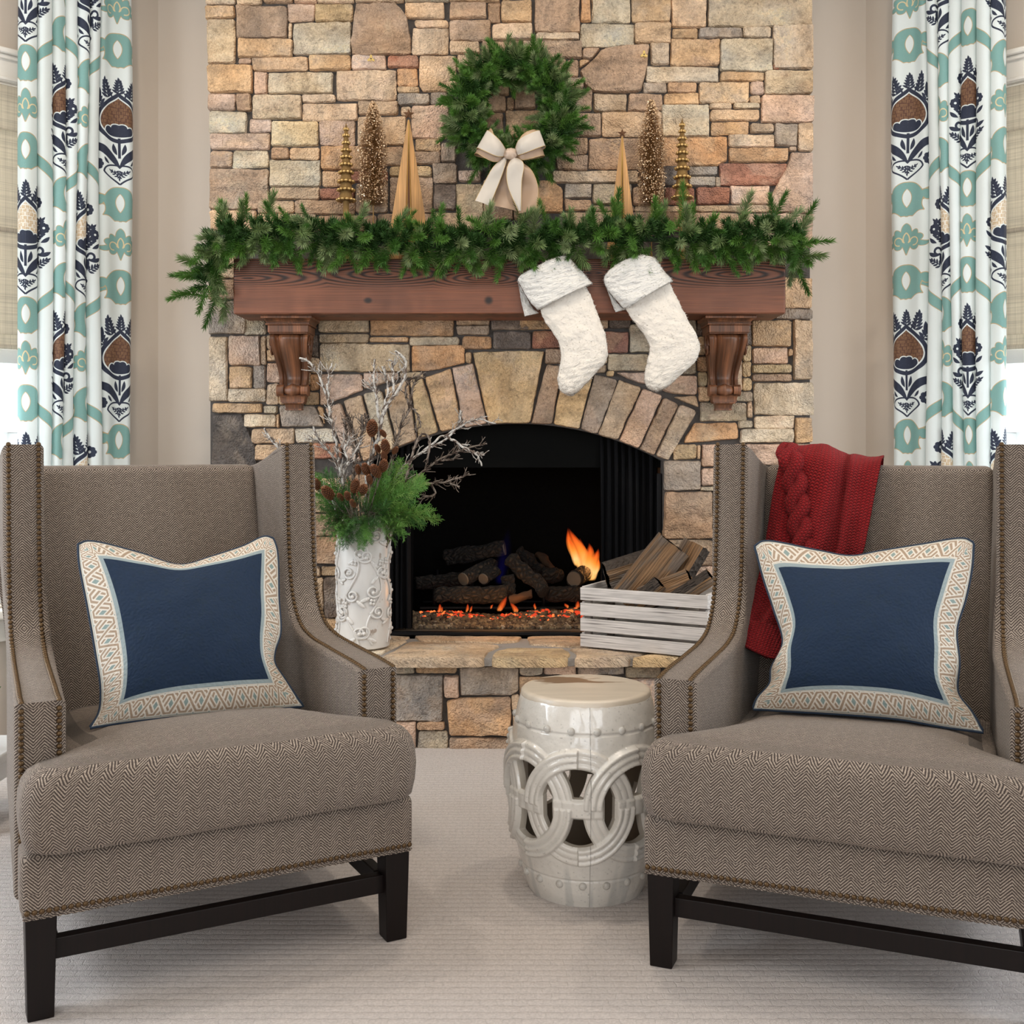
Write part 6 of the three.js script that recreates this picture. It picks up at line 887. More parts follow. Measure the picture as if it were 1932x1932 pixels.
function pillow(label, chair, seatZ, tilt, edges) {
  chair.updateMatrixWorld(); const n = V3(0, Math.sin(tilt), Math.cos(tilt)).applyAxisAngle(V3(0, 1, 0), chair.rotation.y), p0 = chair.localToWorld(V3(0, 0.484, seatZ)).addScaledVector(n, 0.0);
  const o = p0.clone(), t = thing('throw_pillow', label, 'pillow', o.toArray()), C = edges.map((e) => new THREE.CatmullRomCurve3(e.map(([x, y]) => onPlane(x, y, p0, n).sub(o)), false, 'centripetal'));
  const [top, right, bottom, left] = C;   // left to right, top to bottom
  const coons = (u, v) => { const T = top.getPoint(u), Bm = bottom.getPoint(u), L = left.getPoint(v), R = right.getPoint(v), c00 = top.getPoint(0), c10 = top.getPoint(1), c01 = bottom.getPoint(0), c11 = bottom.getPoint(1); const lin = (p, q, k) => p.clone().lerp(q, k), bil = lin(c00, c10, u).lerp(lin(c01, c11, u), v), w = (k) => Math.pow(1 - k, 4.5);
    return bil.addScaledVector(T.sub(lin(c00, c10, u)), w(v)).addScaledVector(Bm.sub(lin(c01, c11, u)), w(1 - v)).addScaledVector(L.sub(lin(c00, c01, v)), w(u)).addScaledVector(R.sub(lin(c10, c11, v)), w(1 - u)); };
  const puff = (u, v) => { const e = (q) => Math.pow(Math.max(0, 1 - Math.pow(Math.abs(2 * q - 1), 2.2)), 0.8); return 0.088 * e(u) * e(v) + 0.004 * noise(u * 7, v * 7, 3) * e(u) * e(v) + 0.006 * Math.max(0, noise(u * 5 + 9, v * 3, 7)) * Math.pow(Math.abs(2 * u - 1), 2) * e(u) * e(v); };
  const warp = (q) => 0.5 + 0.5 * Math.sin((q - 0.5) * Math.PI) * 1.0;
  const surf = (s) => sheet(56, 56, (a, b) => { const u = lerp(a, warp(a), 0.5), v = lerp(b, warp(b), 0.5); return coons(u, v).addScaledVector(n, s * puff(u, v)); }, (a, b) => [lerp(a, warp(a), 0.5), 1 - lerp(b, warp(b), 0.5)], s > 0);
  obj('front_panel', surf(1), pillowFront, t); obj('back_panel', surf(-1), navy, t);
  const rim = new THREE.CurvePath(); const pts = []; const add = (c, rev) => { for (let i = 0; i < 24; i++) pts.push(c.getPoint(rev ? 1 - i / 24 : i / 24)); }; add(top); add(right); add(bottom, true); add(left, true);
  obj('piping', tube(new THREE.CatmullRomCurve3(pts, true, 'centripetal'), 0.0032, 6, 240, false), navy, t);
}
pillow('navy velvet pillow with fretwork border sitting in the wing chair without a throw', LEFT, -0.385, degToRad(25), [[[147, 1027], [165, 1021], [262, 1043], [340, 1066], [400, 1050], [460, 1030], [500, 1012], [516, 1016]], [[516, 1016], [523, 1040], [526, 1130], [529, 1195], [519, 1228], [518, 1250], [540, 1285], [572, 1333]], [[168, 1374], [230, 1364], [330, 1353], [430, 1346], [510, 1339], [572, 1333]], [[147, 1027], [149, 1060], [166, 1150], [180, 1230], [190, 1300], [186, 1345], [168, 1374]]]);
pillow('navy velvet pillow with fretwork border in front of the red throw', RIGHT, -0.49, degToRad(25), [[[1424, 1030], [1440, 1021], [1540, 1038], [1605, 1049], [1660, 1040], [1740, 1027], [1820, 1016], [1837, 1024]], [[1837, 1024], [1834, 1070], [1822, 1130], [1805, 1190], [1810, 1250], [1808, 1308], [1835, 1345], [1856, 1382]], [[1420, 1338], [1500, 1343], [1600, 1349], [1700, 1358], [1780, 1372], [1856, 1382]], [[1424, 1030], [1440, 1090], [1460, 1150], [1477, 1214], [1455, 1262], [1452, 1290], [1428, 1318], [1420, 1338]]]);

// ---------- knitted throw ----------
const knit = dataTex(256, 256, 0.1, 0.1, (u, v) => { const cols = 10, rows = 12, x = u * cols, c = Math.floor(x), fx = x - c, y = v * rows + (c % 2 ? 0.5 : 0), fy = y - Math.floor(y), arm = Math.abs(fx - 0.5) * 2; const d = Math.abs(fy - 0.25 - 0.5 * arm); return clamp((1 - Math.min(d, 1 - d) * 2.4) * (0.5 + 0.5 * Math.sin(Math.PI * fx)) + 0.12 * tileNoise(u, v, 64, 64, 531), 0, 1); }, false);
const knitMap = dataTex(256, 256, 0.1, 0.1, (u, v) => { const cols = 10, rows = 12, x = u * cols, c = Math.floor(x), fx = x - c, y = v * rows + (c % 2 ? 0.5 : 0), fy = y - Math.floor(y), d = Math.abs(fy - 0.25 - Math.abs(fx - 0.5)), k = 0.72 + 0.4 * (1 - Math.min(d, 1 - d) * 2.4) * Math.sin(Math.PI * fx); return [0.68 * k, 0.0, 0.05 * k]; }, true);
const redWool = pmat({ map: knitMap, bumpMap: knit, bumpScale: 0.008, roughness: 0.95, sheen: 0.25, sheenRoughness: 0.5, sheenColor: rgb(0.8, 0.05, 0.06), side: THREE.DoubleSide });
{
  RIGHT.updateMatrixWorld();
  const n = V3(0, 0.36, 0.93).normalize().applyAxisAngle(V3(0, 1, 0), RIGHT.rotation.y), p0 = RIGHT.localToWorld(V3(-0.1, 0.9, -0.862)), o = RIGHT.localToWorld(V3(-0.1, 0.9, -0.85)), t = thing('knitted_throw', 'red cable-knit throw draped over the back of the wing chair', 'throw blanket', o.toArray());
  // rows across the throw, from behind the back over its top and down; each point is [x, y] in the photograph and a lift off the back
  const rows = [
    [[1500, 960, -0.2], [1545, 950, -0.2], [1590, 955, -0.2], [1630, 955, -0.2], [1662, 960, -0.2]],
    [[1484, 866, -0.16], [1530, 852, -0.16], [1580, 858, -0.16], [1622, 866, -0.16], [1667, 868, -0.16]],
    [[1482, 848, -0.07], [1540, 836, -0.07], [1578, 846, -0.07], [1612, 858, -0.075], [1668, 862, -0.07]],
    [[1472, 872, 0.012], [1530, 868, 0.035], [1580, 872, 0.045], [1608, 876, 0.02], [1662, 876, 0.012]],
    [[1458, 930, 0.018], [1512, 930, 0.04], [1572, 930, 0.05], [1600, 930, 0.026], [1650, 934, 0.016]],
    [[1449, 985, 0.018], [1502, 988, 0.04], [1560, 988, 0.05], [1592, 990, 0.028], [1638, 994, 0.016]],
    [[1440, 1045, 0.02], [1492, 1050, 0.045], [1545, 1050, 0.05], [1580, 1050, 0.03], [1624, 1048, 0.016]],
    [[1424, 1110, 0.05], [1462, 1112, 0.06], [1500, 1112, 0.06], [1530, 1112, 0.04], [1560, 1110, 0.03]],
    [[1407, 1165, 0.09], [1430, 1168, 0.1], [1455, 1174, 0.1], [1480, 1180, 0.09], [1510, 1184, 0.08]],
    [[1391, 1212, 0.13], [1412, 1224, 0.14], [1432, 1234, 0.14], [1452, 1242, 0.13], [1472, 1244, 0.12]]];
  const K = rows.map((r) => new THREE.CatmullRomCurve3(r.map(([x, y, l]) => onPlane(x, y, p0, n).addScaledVector(STAND.clone().sub(onPlane(x, y, p0, n)).normalize(), l).sub(o)), false, 'centripetal'));
  const at2 = (u, v) => new THREE.CatmullRomCurve3(K.map((k) => k.getPoint(u)), false, 'centripetal').getPoint(v);
  const NU = 40, NV = 70, cache = []; for (let j = 0; j <= NV; j++) { cache.push([]); for (let i = 0; i <= NU; i++) { const p = at2(i / NU, j / NV); p.addScaledVector(n, 0.009 * Math.sin(i / NU * 19 + 0.6 * Math.sin(j * 0.1)) - 0.02 * Math.exp(-Math.pow((i / NU - 0.66) / 0.06, 2)) + 0.006 * noise(i * 0.3, j * 0.15, 2)); cache[j].push(p); } }
  const g = sheet(NU, NV, (u, v) => cache[Math.round(v * NV)][Math.round(u * NU)], (u, v) => [u * 0.27, v * 0.8], true);
  obj('knit', g, redWool, t);
  const back = sheet(NU, NV, (u, v) => cache[Math.round(v * NV)][Math.round(u * NU)].clone().addScaledVector(n, -0.008), (u, v) => [u * 0.27, v * 0.8]); obj('knit_underside', back, redWool, t);
  // cable: two ropes crossing over each other down the left third
  const path = new THREE.CatmullRomCurve3([[1484, 846], [1492, 868], [1499, 905], [1504, 945], [1508, 985], [1514, 1025], [1520, 1060]].map(([x, y]) => { const p = onPlane(x, y, p0, n); return p.addScaledVector(STAND.clone().sub(p).normalize(), y < 860 ? -0.02 : 0.05).sub(o); })), ropes = [];
  for (const k of [0, 1]) { const pts = []; for (let i = 0; i <= 60; i++) { const q = i / 60, a = q * 6.0 * Math.PI + k * Math.PI, tan = path.getTangentAt(q), side = tan.clone().cross(n).normalize(); pts.push(path.getPointAt(q).addScaledVector(side, Math.sin(a) * 0.016).addScaledVector(n, Math.cos(a) * 0.006)); } const rope = tube(pts, 0.02, 10, 120); ropes.push(rope); }
  obj('cable', mergeGeometries(ropes), redWool, t);
  const hem = []; const edge = K[9], up = K[8]; for (let i = 0; i < 15; i++) { const u = (i + 0.5) / 15; hem.push(tube([edge.getPoint(u).addScaledVector(n, 0.006), edge.getPoint(u).lerp(up.getPoint(u), 0.45).addScaledVector(n, 0.009), edge.getPoint(u).lerp(up.getPoint(u), 0.9).addScaledVector(n, 0.006)], 0.0055, 6, 8)); } obj('ribbed_hem', mergeGeometries(hem), redWool, t);
}

// ---------- ceramic garden stool: a barrel pierced by interlaced rings ----------
{
  const c = at(1105, 1500, 2.843), t = thing('garden_stool', 'white glazed ceramic garden stool pierced with interlocking rings', 'garden stool', [c.x, 0, c.z]);
  const prof = new THREE.CatmullRomCurve3([[0.146, 0.0], [0.158, 0.03], [0.168, 0.075], [0.184, 0.15], [0.1945, 0.24], [0.1945, 0.33], [0.186, 0.4], [0.176, 0.45], [0.167, 0.485], [0.161, 0.498]].map(([r, y]) => V3(r, y, 0)));
  const table = Array.from({ length: 401 }, (_, i) => prof.getPoint(i / 400)), radius = (y) => { let lo = 0, hi = 400; while (hi - lo > 1) { const m = (lo + hi) >> 1; table[m].y > y ? hi = m : lo = m; } const a = table[lo], b = table[hi]; return lerp(a.x, b.x, clamp((y - a.y) / (b.y - a.y || 1), 0, 1)); };
  const N = 8, R0 = 0.196, CY = 0.252, RI = 0.094, RO = 0.143, turn = -0.16, TAU = Math.PI * 2, step = TAU / N;
  const near = (th, y) => { const out = []; const k0 = Math.round((th - turn) / step); for (let k = k0 - 1; k <= k0 + 1; k++) { const dx = (th - turn - k * step) * R0, dy = y - CY; out.push([k, dx, dy, Math.hypot(dx, dy)]); } return out; };
  const tie = (dx, dy) => Math.min(0.064 - Math.abs(dx), 0.024 - Math.abs(dy));
  const field = (th, y) => { const q = near(th, y); let inner = 9, band = -9; for (const [, dx, dy, d] of q) { inner = Math.min(inner, d - RI); band = Math.max(band, Math.min(d - RI, RO - d), tie(dx, dy)); } return Math.max(inner, band); };
  const lift = (th, y) => {   // relief of the rings on the wall: three ridges each, one over the other
    let best = 0; for (const [, dx, dy, d] of near(th, y)) { const q = (d - RI) / (RO - RI); if (q > 0 && q < 1) { const ridge = Math.pow(Math.abs(Math.sin(q * 3 * Math.PI)), 0.55), over = (dy > 0 ? dx < 0 : dx > 0) ? 1 : 0.45, e = smoothstep(Math.min(q, 1 - q), 0, 0.1); best = Math.max(best, (0.0045 + 0.0065 * ridge) * over * e + 0.0035 * e * over); } const tq = tie(dx, dy); if (tq > 0) best = Math.max(best, 0.0075 * smoothstep(tq, 0, 0.006) + 0.003 * Math.pow(Math.abs(Math.sin((dx / 0.128 + 0.5) * 5 * Math.PI)), 0.6) * smoothstep(tq, 0.002, 0.006)); }
    const line = 0.0025 * smoothstep(0.0035 - Math.abs(y - 0.425), 0, 0.0025) + 0.0025 * smoothstep(0.0035 - Math.abs(y - 0.07), 0, 0.0025); return best - line;
  };
  const nt = 640, ny = 190, TH = 0.017, y0 = 0.0, y1 = 0.497, idx = (i, j) => j * nt + (i % nt), th = new Float64Array(nt * (ny + 1)), yy = new Float64Array(nt * (ny + 1)), used = new Uint8Array(nt * ny);
  for (let j = 0; j <= ny; j++) for (let i = 0; i < nt; i++) { th[idx(i, j)] = i / nt * TAU; yy[idx(i, j)] = lerp(y0, y1, j / ny); }
  for (let j = 0; j < ny; j++) for (let i = 0; i < nt; i++) used[j * nt + i] = field((i + 0.5) / nt * TAU, lerp(y0, y1, (j + 0.5) / ny)) >= 0 ? 1 : 0;
  const cell = (i, j) => j < 0 || j >= ny ? 1 : used[j * nt + (i + nt) % nt];
  for (let j = 1; j < ny; j++) for (let i = 0; i < nt; i++) { const s = cell(i, j) + cell(i - 1, j) + cell(i, j - 1) + cell(i - 1, j - 1); if (s > 0 && s < 4) for (let k = 0; k < 3; k++) { const v = idx(i, j), f = field(th[v], yy[v]), e = 1e-4, gx = (field(th[v] + e, yy[v]) - field(th[v] - e, yy[v])) / (2 * e * R0), gy = (field(th[v], yy[v] + e) - field(th[v], yy[v] - e)) / (2 * e), g2 = gx * gx + gy * gy || 1; th[v] -= clamp(f * gx / g2, -0.002, 0.002) / R0; yy[v] -= clamp(f * gy / g2, -0.002, 0.002); } }
  const pos = [], uv = [], ix = [], inner = [], M = nt * (ny + 1), put = (v, r) => { pos.push(Math.sin(th[v]) * r, yy[v], Math.cos(th[v]) * r); uv.push(th[v] * 0.19, yy[v]); };
  for (let v = 0; v < M; v++) put(v, radius(yy[v]) + lift(th[v], yy[v]) + 0.0006 * noise(th[v] * 9, yy[v] * 30, 1));
  const ipos = []; for (let v = 0; v < M; v++) { const r = radius(yy[v]) - TH; ipos.push(Math.sin(th[v]) * r, yy[v], Math.cos(th[v]) * r); }
  const wall = [];
  for (let j = 0; j < ny; j++) for (let i = 0; i < nt; i++) if (cell(i, j)) {
    const a = idx(i, j), b = idx(i + 1, j), d = idx(i, j + 1), e = idx(i + 1, j + 1); ix.push(a, b, d, b, e, d); inner.push(a, d, b, b, d, e);
    if (!cell(i - 1, j)) wall.push([d, a]); if (!cell(i + 1, j)) wall.push([b, e]); if (j && !cell(i, j - 1)) wall.push([a, b]); if (j < ny - 1 && !cell(i, j + 1)) wall.push([e, d]);
  }
  const mk = (p, i2, u) => { const g = new THREE.BufferGeometry(); g.setAttribute('position', new THREE.Float32BufferAttribute(p, 3)); if (u) g.setAttribute('uv', new THREE.Float32BufferAttribute(u, 2)); g.setIndex(i2); g.computeVertexNormals(); return g; };
  const glaze = pmat({ map: dataTex(512, 512, 1.2, 0.5, (u, v) => { const drip = smoothstep(tileFbm(u, v, 34, 2, 601, 3), 0.52, 0.72) * smoothstep(0.42 - v, 0, 0.3), crack = tileFbm(u, v, 50, 40, 603, 3), spot = Math.pow(tileNoise(u, v, 300, 130, 607), 22) * 0.35, k = 0.96 + 0.06 * (tileFbm(u, v, 6, 5, 609, 4) - 0.5) + 0.05 * (crack - 0.5) - spot; return [(0.87 - 0.09 * drip) * k, (0.85 - 0.08 * drip) * k, (0.815 - 0.07 * drip) * k]; }, true), roughness: 0.3, clearcoat: 0.9, clearcoatRoughness: 0.07, bumpMap: dataTex(256, 256, 0.15, 0.15, (u, v) => tileFbm(u, v, 10, 10, 611, 4), false), bumpScale: 0.0012 });
  const g = mk(pos, ix, uv); obj('body', weld(g), glaze, t);
  const wp = [], wi = []; wall.forEach(([a, b]) => { const k = wp.length / 3; for (const [v, arr] of [[a, pos], [b, pos], [b, ipos], [a, ipos]]) wp.push(arr[v * 3], arr[v * 3 + 1], arr[v * 3 + 2]); wi.push(k, k + 2, k + 1, k, k + 3, k + 2); });
  const rawClay = mat({ color: rgb(0.36, 0.28, 0.2), roughness: 0.8 });
  const edgeG = mk(wp, wi); edgeG.setAttribute('uv', new THREE.Float32BufferAttribute(new Float32Array(wp.length / 3 * 2), 2)); obj('cut_edge', edgeG, mat({ color: rgb(0.5, 0.45, 0.38), roughness: 0.5 }), t);
  obj('inner_wall', mk(ipos, inner), rawClay, t);
  const topTex = dataTex(256, 256, 0.36, 0.36, (u, v) => { const x = u - 0.5, y = v - 0.5, st = smoothstep(tileFbm(u, v, 5, 14, 621, 4) - Math.hypot((x + 0.12) * 1.3, (y - 0.2) * 2.4) * 0.9, 0.3, 0.4), k = 0.92 + 0.12 * tileFbm(u, v, 4, 20, 623, 4); return [lerp(0.8 * k, 0.52, st), lerp(0.75 * k, 0.42, st), lerp(0.68 * k, 0.33, st)]; }, true);
  const top = lathe([[0.166, 0.487], [0.1645, 0.497], [0.16, 0.502], [0.15, 0.5035], [0.08, 0.504], [0.0001, 0.504]], 96), tp = top.attributes.position, tu = top.attributes.uv; for (let i = 0; i < tp.count; i++) tu.setXY(i, tp.getX(i) + 0.18, -tp.getZ(i) + 0.18);
  obj('top', top, pmat({ map: topTex, roughness: 0.38, clearcoat: 0.35, clearcoatRoughness: 0.3 }), t);
  const stud = new THREE.SphereGeometry(0.0095, 14, 10).scale(1, 1, 0.75);
  for (const [y, n, off] of [[0.433, 18, 0.09], [0.058, 18, 0.24]]) for (let k = 0; k < n; k++) { const a = k / n * TAU + off, r = radius(y) + 0.001, m = obj('stud', stud, glaze, t); m.position.set(Math.sin(a) * r, y, Math.cos(a) * r); m.rotation.y = a; }
}
// white plant stand with a red pot, glimpsed past the left chair
{
  const t = thing('plant_stand', 'low white stand at the far left edge behind the armchair', 'stand', [-1.68, 0, -3.32]), white = mat({ color: rgb(0.7, 0.69, 0.67), roughness: 0.5 });
  obj('top', boxAt(0.36, 0.03, 0.36, 0, 0.195, 0, 0.006), white, t); obj('apron', boxAt(0.32, 0.06, 0.32, 0, 0.15, 0, 0.004), white, t); for (const x of [-0.14, 0.14]) for (const z of [-0.14, 0.14]) obj('leg', boxAt(0.036, 0.14, 0.036, x, 0.07, z, 0.004), white, t);
  const p = thing('red_plant_pot', 'dark red pot with green leaves at the far left edge', 'plant pot', [-1.66, 0.212, -3.32]); obj('pot', lathe([[0.0001, 0], [0.085, 0], [0.1, 0.03], [0.115, 0.13], [0.12, 0.14], [0.11, 0.14], [0.105, 0.12], [0.0001, 0.12]], 32), mat({ color: rgb(0.18, 0.012, 0.02), roughness: 0.35 }), p);
  const r = rng(12), leaf = new THREE.SphereGeometry(1, 8, 6), m = mat({ color: rgb(0.06, 0.16, 0.04) }); for (let i = 0; i < 26; i++) { const a = r() * 6.28, q = 0.02 + 0.1 * r(), l = obj('leaf', leaf, m, p); l.position.set(Math.cos(a) * q, 0.15 + 0.06 * r(), Math.sin(a) * q); l.rotation.set(0.5 - r(), a, 0.8 * r()); l.scale.set(0.04, 0.006, 0.022); }
}

// ---------- patterned curtains ----------
const CW = 0.7, CH = 0.96;
const curtainTex = canvasTex(1050, 1440, CW, CH, (c, w, h) => {
  const PAPER = '#dfe7e6', TEAL = '#7ba6a1', TAN = '#c2a77d', NAVY = '#20293f', BROWN = '#5c3b2a', r = rng(21);
  c.fillStyle = PAPER; c.fillRect(0, 0, w, h);
  const S = 1500;   // pixels per metre
  const draw = (x, y, f) => { for (const dx of [-w, 0, w]) for (const dy of [-h, 0, h]) { c.save(); c.translate(x + dx, y + dy); f(); c.restore(); } };
  const both = (f) => { f(); c.save(); c.scale(-1, 1); f(); c.restore(); };
  const fillStroke = (col, line, lw) => { c.lineJoin = 'round'; c.strokeStyle = line; c.lineWidth = lw; c.stroke(); c.fillStyle = col; c.fill(); };
  const shape = (pts) => { c.beginPath(); pts.forEach((p, i) => i ? (p.length === 6 ? c.bezierCurveTo(...p) : p.length === 4 ? c.quadraticCurveTo(...p) : c.lineTo(...p)) : c.moveTo(...p)); };
  const A = w * 0.25, B = w * 0.75, m1 = h * 0.27, m2 = h * 0.77;
  // teal ogee lattice: ribbons between the knots of neighbouring columns
  const ribbon = (x0, y0, x1, y1) => { for (const [lw, col] of [[62, TAN], [54, TEAL]]) { c.strokeStyle = col; c.lineWidth = lw; c.beginPath(); c.moveTo(x0, y0); c.bezierCurveTo(lerp(x0, x1, 0.42), lerp(y0, y1, 0.08), lerp(x0, x1, 0.58), lerp(y0, y1, 0.92), x1, y1); c.stroke(); } };
  const kA1 = m1 + 485, kA2 = m1 + 987, kB1 = m2 + 485, kB2 = m2 + 987;
  for (const oy of [-2 * h, -h, 0, h]) for (const ox of [-w, 0, w]) { ribbon(A + ox + 60, kA2 + oy, B + ox - 60, kB1 + oy); ribbon(A + ox - 60, kA2 + oy, B - w + ox + 60, kB1 + oy); ribbon(B + ox + 60, kB2 + oy, A + w + ox - 60, kA1 + h + oy); ribbon(B + ox - 60, kB2 + oy, A + ox + 60, kA1 + h + oy); }
  const knot = () => { both(() => { shape([[0, -92], [40, -95, 78, -60, 92, -30], [118, -48, 150, -34, 148, -4], [146, 26, 108, 30, 100, 6], [84, 34, 86, 60, 102, 84], [70, 78, 52, 92, 30, 112], [18, 108, 6, 108, 0, 116]]); fillStroke(TEAL, TAN, 9); }); c.fillStyle = TEAL; c.fillRect(-12, -80, 24, 180); shape([[0, -52], [30, -20, 30, 20, 0, 58], [-30, 20, -30, -20, 0, -52]]); fillStroke(PAPER, TAN, 7); };
  const crown = () => { both(() => { shape([[0, -96], [30, -80, 24, -50, 30, -42], [50, -66, 74, -58, 68, -28], [100, -30, 112, -6, 84, 14], [112, 22, 126, 22, 140, 16], [128, 44, 100, 56, 72, 40], [70, 74, 26, 70, 22, 42], [12, 60, 6, 80, 0, 96]]); fillStroke(TEAL, TAN, 7); }); c.fillStyle = TEAL; c.fillRect(-8, -76, 16, 130); both(() => { c.strokeStyle = '#dcc9a0'; c.lineWidth = 7; c.beginPath(); c.moveTo(0, -40); c.quadraticCurveTo(26, -12, 12, 20); c.arc(44, 14, 24, Math.PI, Math.PI * 2.6); c.stroke(); }); };
  const flower = (R) => { c.fillStyle = NAVY; for (let i = 0; i < 8; i++) { c.beginPath(); c.arc(Math.cos(i * 0.785) * R * 0.66, Math.sin(i * 0.785) * R * 0.66, R * 0.36, 0, 7); c.fill(); } c.beginPath(); c.arc(0, 0, R * 0.6, 0, 7); c.fill(); c.fillStyle = PAPER; c.beginPath(); c.arc(0, 0, R * 0.24, 0, 7); c.fill(); };
  const leaf = (L, W) => { c.fillStyle = NAVY; c.beginPath(); c.moveTo(0, 0); c.quadraticCurveTo(W, -L * 0.5, 0, -L); c.quadraticCurveTo(-W * 0.35, -L * 0.5, 0, 0); c.fill(); };
  const frond = (n, L) => { for (let i = 0; i < n; i++) { const q = i / n; for (const s of [-1, 1]) { c.save(); c.translate(0, -L * q * 0.8); c.rotate(s * (0.95 - 0.5 * q)); leaf(L * 0.4 * (1.05 - q * 0.45), L * 0.22); c.restore(); } } c.save(); c.translate(0, -L * 0.62); leaf(L * 0.42, L * 0.2); c.restore(); c.fillRect(-3, -L * 0.8, 6, L * 0.8); };
  const curl = (R, s) => { c.strokeStyle = NAVY; c.lineCap = 'round'; c.lineWidth = R * 0.42; c.beginPath(); c.moveTo(0, R * 1.6); c.quadraticCurveTo(s * R * 0.2, R * 0.6, s * R * 0.3, 0); c.arc(s * R * 0.95, 0, R * 0.62, s > 0 ? Math.PI : 0, s > 0 ? Math.PI * 2.5 : -Math.PI * 1.5, s < 0); c.stroke(); };
  const at2 = (x, y, a, f) => { c.save(); c.translate(x, y); c.rotate(a); f(); c.restore(); };
  const medallion = (fill, dot) => {
    const onion = (k) => shape([[0, -150 * k], [30 * k, -112 * k, 112 * k, -80 * k, 124 * k, 10 * k], [128 * k, 76 * k, 70 * k, 118 * k, 0, 128 * k], [-70 * k, 118 * k, -128 * k, 76 * k, -124 * k, 10 * k], [-112 * k, -80 * k, -30 * k, -112 * k, 0, -150 * k]]);
    onion(1.2); c.fillStyle = NAVY; c.fill(); onion(1.0); c.fillStyle = PAPER; c.fill(); onion(0.93); c.save(); c.fillStyle = fill; c.fill(); c.clip(); for (let j = -8; j < 8; j++) for (let i = -7; i < 7; i++) { c.save(); c.translate(i * 24 + (j % 2 ? 12 : 0) + (r() - 0.5) * 7, j * 22 + (r() - 0.5) * 7); c.fillStyle = dot; for (let k = 0; k < 4; k++) { c.beginPath(); c.arc(Math.cos(k * 1.571 + 0.78) * 6.5, Math.sin(k * 1.571 + 0.78) * 6.5, 3.2 + r() * 2.6, 0, 7); c.fill(); } c.restore(); } c.restore();
    // calyx below, scrolls, stem and pendant
    both(() => { shape([[0, 34], [18, 24, 40, 30, 46, 50], [62, 36, 92, 50, 88, 82], [70, 112, 30, 116, 0, 116]]); c.fillStyle = NAVY; c.fill(); c.strokeStyle = PAPER; c.lineWidth = 7; c.stroke();
      shape([[0, 300], [14, 232, 60, 176, 150, 160], [196, 150, 204, 190, 176, 236], [170, 206, 130, 206, 96, 236], [54, 262, 24, 290, 0, 318]]); c.fillStyle = NAVY; c.fill();
      at2(12, 230, 0.25, () => leaf(76, 34)); at2(60, 292, 0.7, () => leaf(52, 26)); at2(138, 300, 0, () => flower(40)); at2(172, 132, 0.5, () => curl(34, 1)); at2(140, 84, 1.0, () => frond(5, 118)); at2(140, 20, 0.85, () => frond(5, 120)); at2(150, -52, 0.55, () => curl(28, 1)); at2(112, -74, 0.5, () => frond(5, 122)); at2(178, -150, 0, () => flower(38)); at2(62, -136, 0.22, () => frond(5, 128)); at2(32, -164, 0, () => curl(21, 1)); at2(226, 6, 0, () => flower(32)); at2(196, 176, 1.2, () => leaf(74, 38)); at2(158, 60, 0.4, () => leaf(70, 40)); at2(150, -16, 0.3, () => leaf(66, 38)); at2(208, 96, 0.9, () => leaf(64, 34)); at2(186, 236, 1.0, () => frond(4, 90)); at2(116, -118, 0.1, () => leaf(70, 36)); });
    at2(0, -168, 0, () => frond(5, 104)); at2(0, 230, 0, () => { c.fillStyle = NAVY; c.fillRect(-7, -110, 14, 130); });
    both(() => { shape([[0, 300], [30, 292, 92, 300, 96, 344], [84, 372, 40, 376, 0, 420]]); c.strokeStyle = NAVY; c.lineWidth = 10; c.stroke(); at2(6, 360, 1.0, () => frond(3, 64)); }); at2(0, 330, Math.PI, () => frond(3, 66));
  };
  draw(A, kA1, knot); draw(A, kA2, knot); draw(B, kB1, knot); draw(B, kB2, knot); draw(A, m1 + 738, crown); draw(B, m2 + 738, crown);
  draw(A, m1 - 20, () => { c.scale(0.98, 0.94); medallion(BROWN, '#7c5b40'); }); draw(B, m2 - 20, () => { c.scale(0.98, 0.94); medallion('#e6dfd2', '#cdb491'); });
  // pale worn strokes of the block print
  c.globalAlpha = 0.22; c.strokeStyle = PAPER; for (let i = 0; i < 5200; i++) { const x = r() * w, y = r() * h; c.lineWidth = 1.2; c.beginPath(); c.moveTo(x, y); c.lineTo(x + (r() - 0.5) * 9, y + (r() - 0.5) * 9); c.stroke(); } c.globalAlpha = 1;
});
const curtainMat = pmat({ map: curtainTex, roughness: 0.75, transmission: 0.12, thickness: 0, side: THREE.DoubleSide, sheen: 0.2, sheenRoughness: 0.5 });
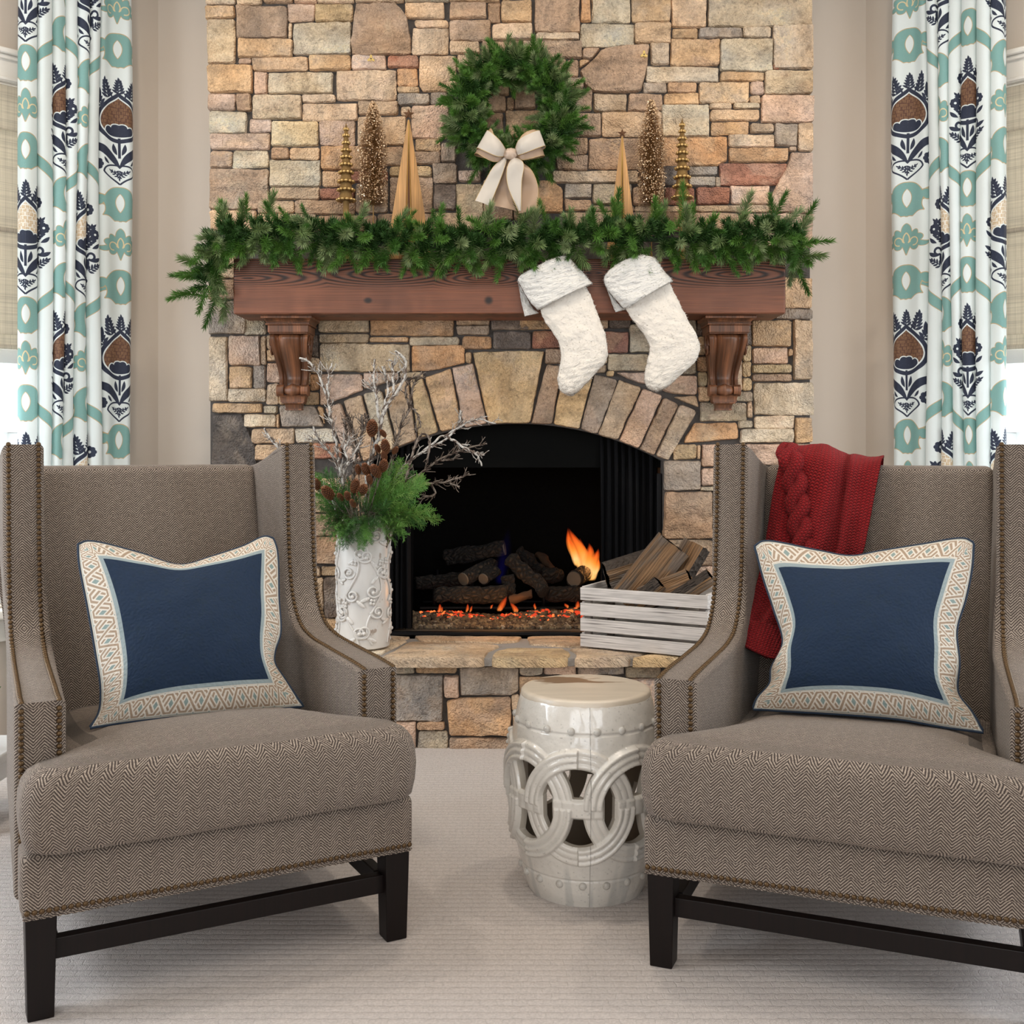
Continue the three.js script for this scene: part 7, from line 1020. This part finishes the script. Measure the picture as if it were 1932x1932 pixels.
function curtain(s, label, folds, uOff, vOff) {
  // in the frame of the bay wall: x along it (away from the chimney), z into the room
  const t = thing('patterned_curtain', label, 'curtain', [s * CORNER, 0, BACK], -s * Math.PI / 4), T0 = 0.166, T1 = 0.618, top = 3.1, n = 420, arc = [], line = [];
  // folds: [end along the wall 0..1, depth]; round lobes with tight returns between them
  let a = 0; folds.forEach(([e, depth], k) => { const x0 = a, x1 = e, m = Math.round(n * (x1 - x0)) + 14; for (let i = 0; i < m; i++) { const q = i / m, lobe = Math.sin(Math.PI * q); line.push([lerp(x0, x1, q) - 0.022 * Math.sin(2 * Math.PI * q) * (depth > 0.03 ? 1 : 0.3), 0.1 + depth * (Math.pow(lobe, 0.7) - 0.45) + (depth < 0.03 ? 0.012 * Math.sin(q * 9) : 0)]); } a = e; });
  line.push([1, 0.08]); let L = 0; line.forEach((p, i) => { if (i) L += Math.hypot((p[0] - line[i - 1][0]) * (T1 - T0), p[1] - line[i - 1][1]); arc.push(L); });
  const g = sheet(line.length - 1, 40, (u, v) => { const i = Math.round(u * (line.length - 1)), p = line[i], y = lerp(0.015, top, v), k = lerp(1.02, 0.985, v); return [s * (T0 + (p[0] * (T1 - T0)) * k + 0.006 * Math.sin(y * 2.2 + p[0] * 9)), y, 0.1 + (p[1] - 0.1) * lerp(1.05, 0.9, v) + 0.007 * Math.sin(y * 3 + p[0] * 14)]; }, (u, v) => [s * (arc[Math.round(u * (line.length - 1))]) + uOff, lerp(0.015, top, v) + vOff], s < 0);
  obj('drape', g, curtainMat, t);
  const rodMat = mat({ color: rgb(0.05, 0.035, 0.025), roughness: 0.4, metalness: 0.5 }); obj('rod', tube([[s * 0.1, 3.13, 0.1], [s * 0.75, 3.13, 0.1]], 0.013, 10, 4), rodMat, t); obj('finial', new THREE.SphereGeometry(0.026, 14, 10).translate(s * 0.1, 3.13, 0.1), rodMat, t); for (let i = 0; i < 7; i++) obj('ring', new THREE.TorusGeometry(0.02, 0.003, 6, 18).rotateY(Math.PI / 2).translate(s * (0.2 + i * 0.07), 3.122, 0.1), rodMat, t); obj('bracket', boxAt(0.02, 0.06, 0.1, s * 0.72, 3.13, 0.052, 0.004), rodMat, t);
}
curtain(-1, 'white curtain with teal lattice and navy medallions left of the stone fireplace', [[0.31, 0.022], [0.43, 0.07], [0.54, 0.075], [0.64, 0.07], [0.74, 0.075], [0.86, 0.065], [1, 0.05]], 0.18 + 0.07, -1.725);
curtain(1, 'white curtain with teal lattice and navy medallions right of the stone fireplace', [[0.34, 0.022], [0.47, 0.065], [0.56, 0.075], [0.65, 0.07], [0.78, 0.06], [0.9, 0.07], [1, 0.05]], 0.17 - 0.08, -1.745);

renderer.render(scene, camera);
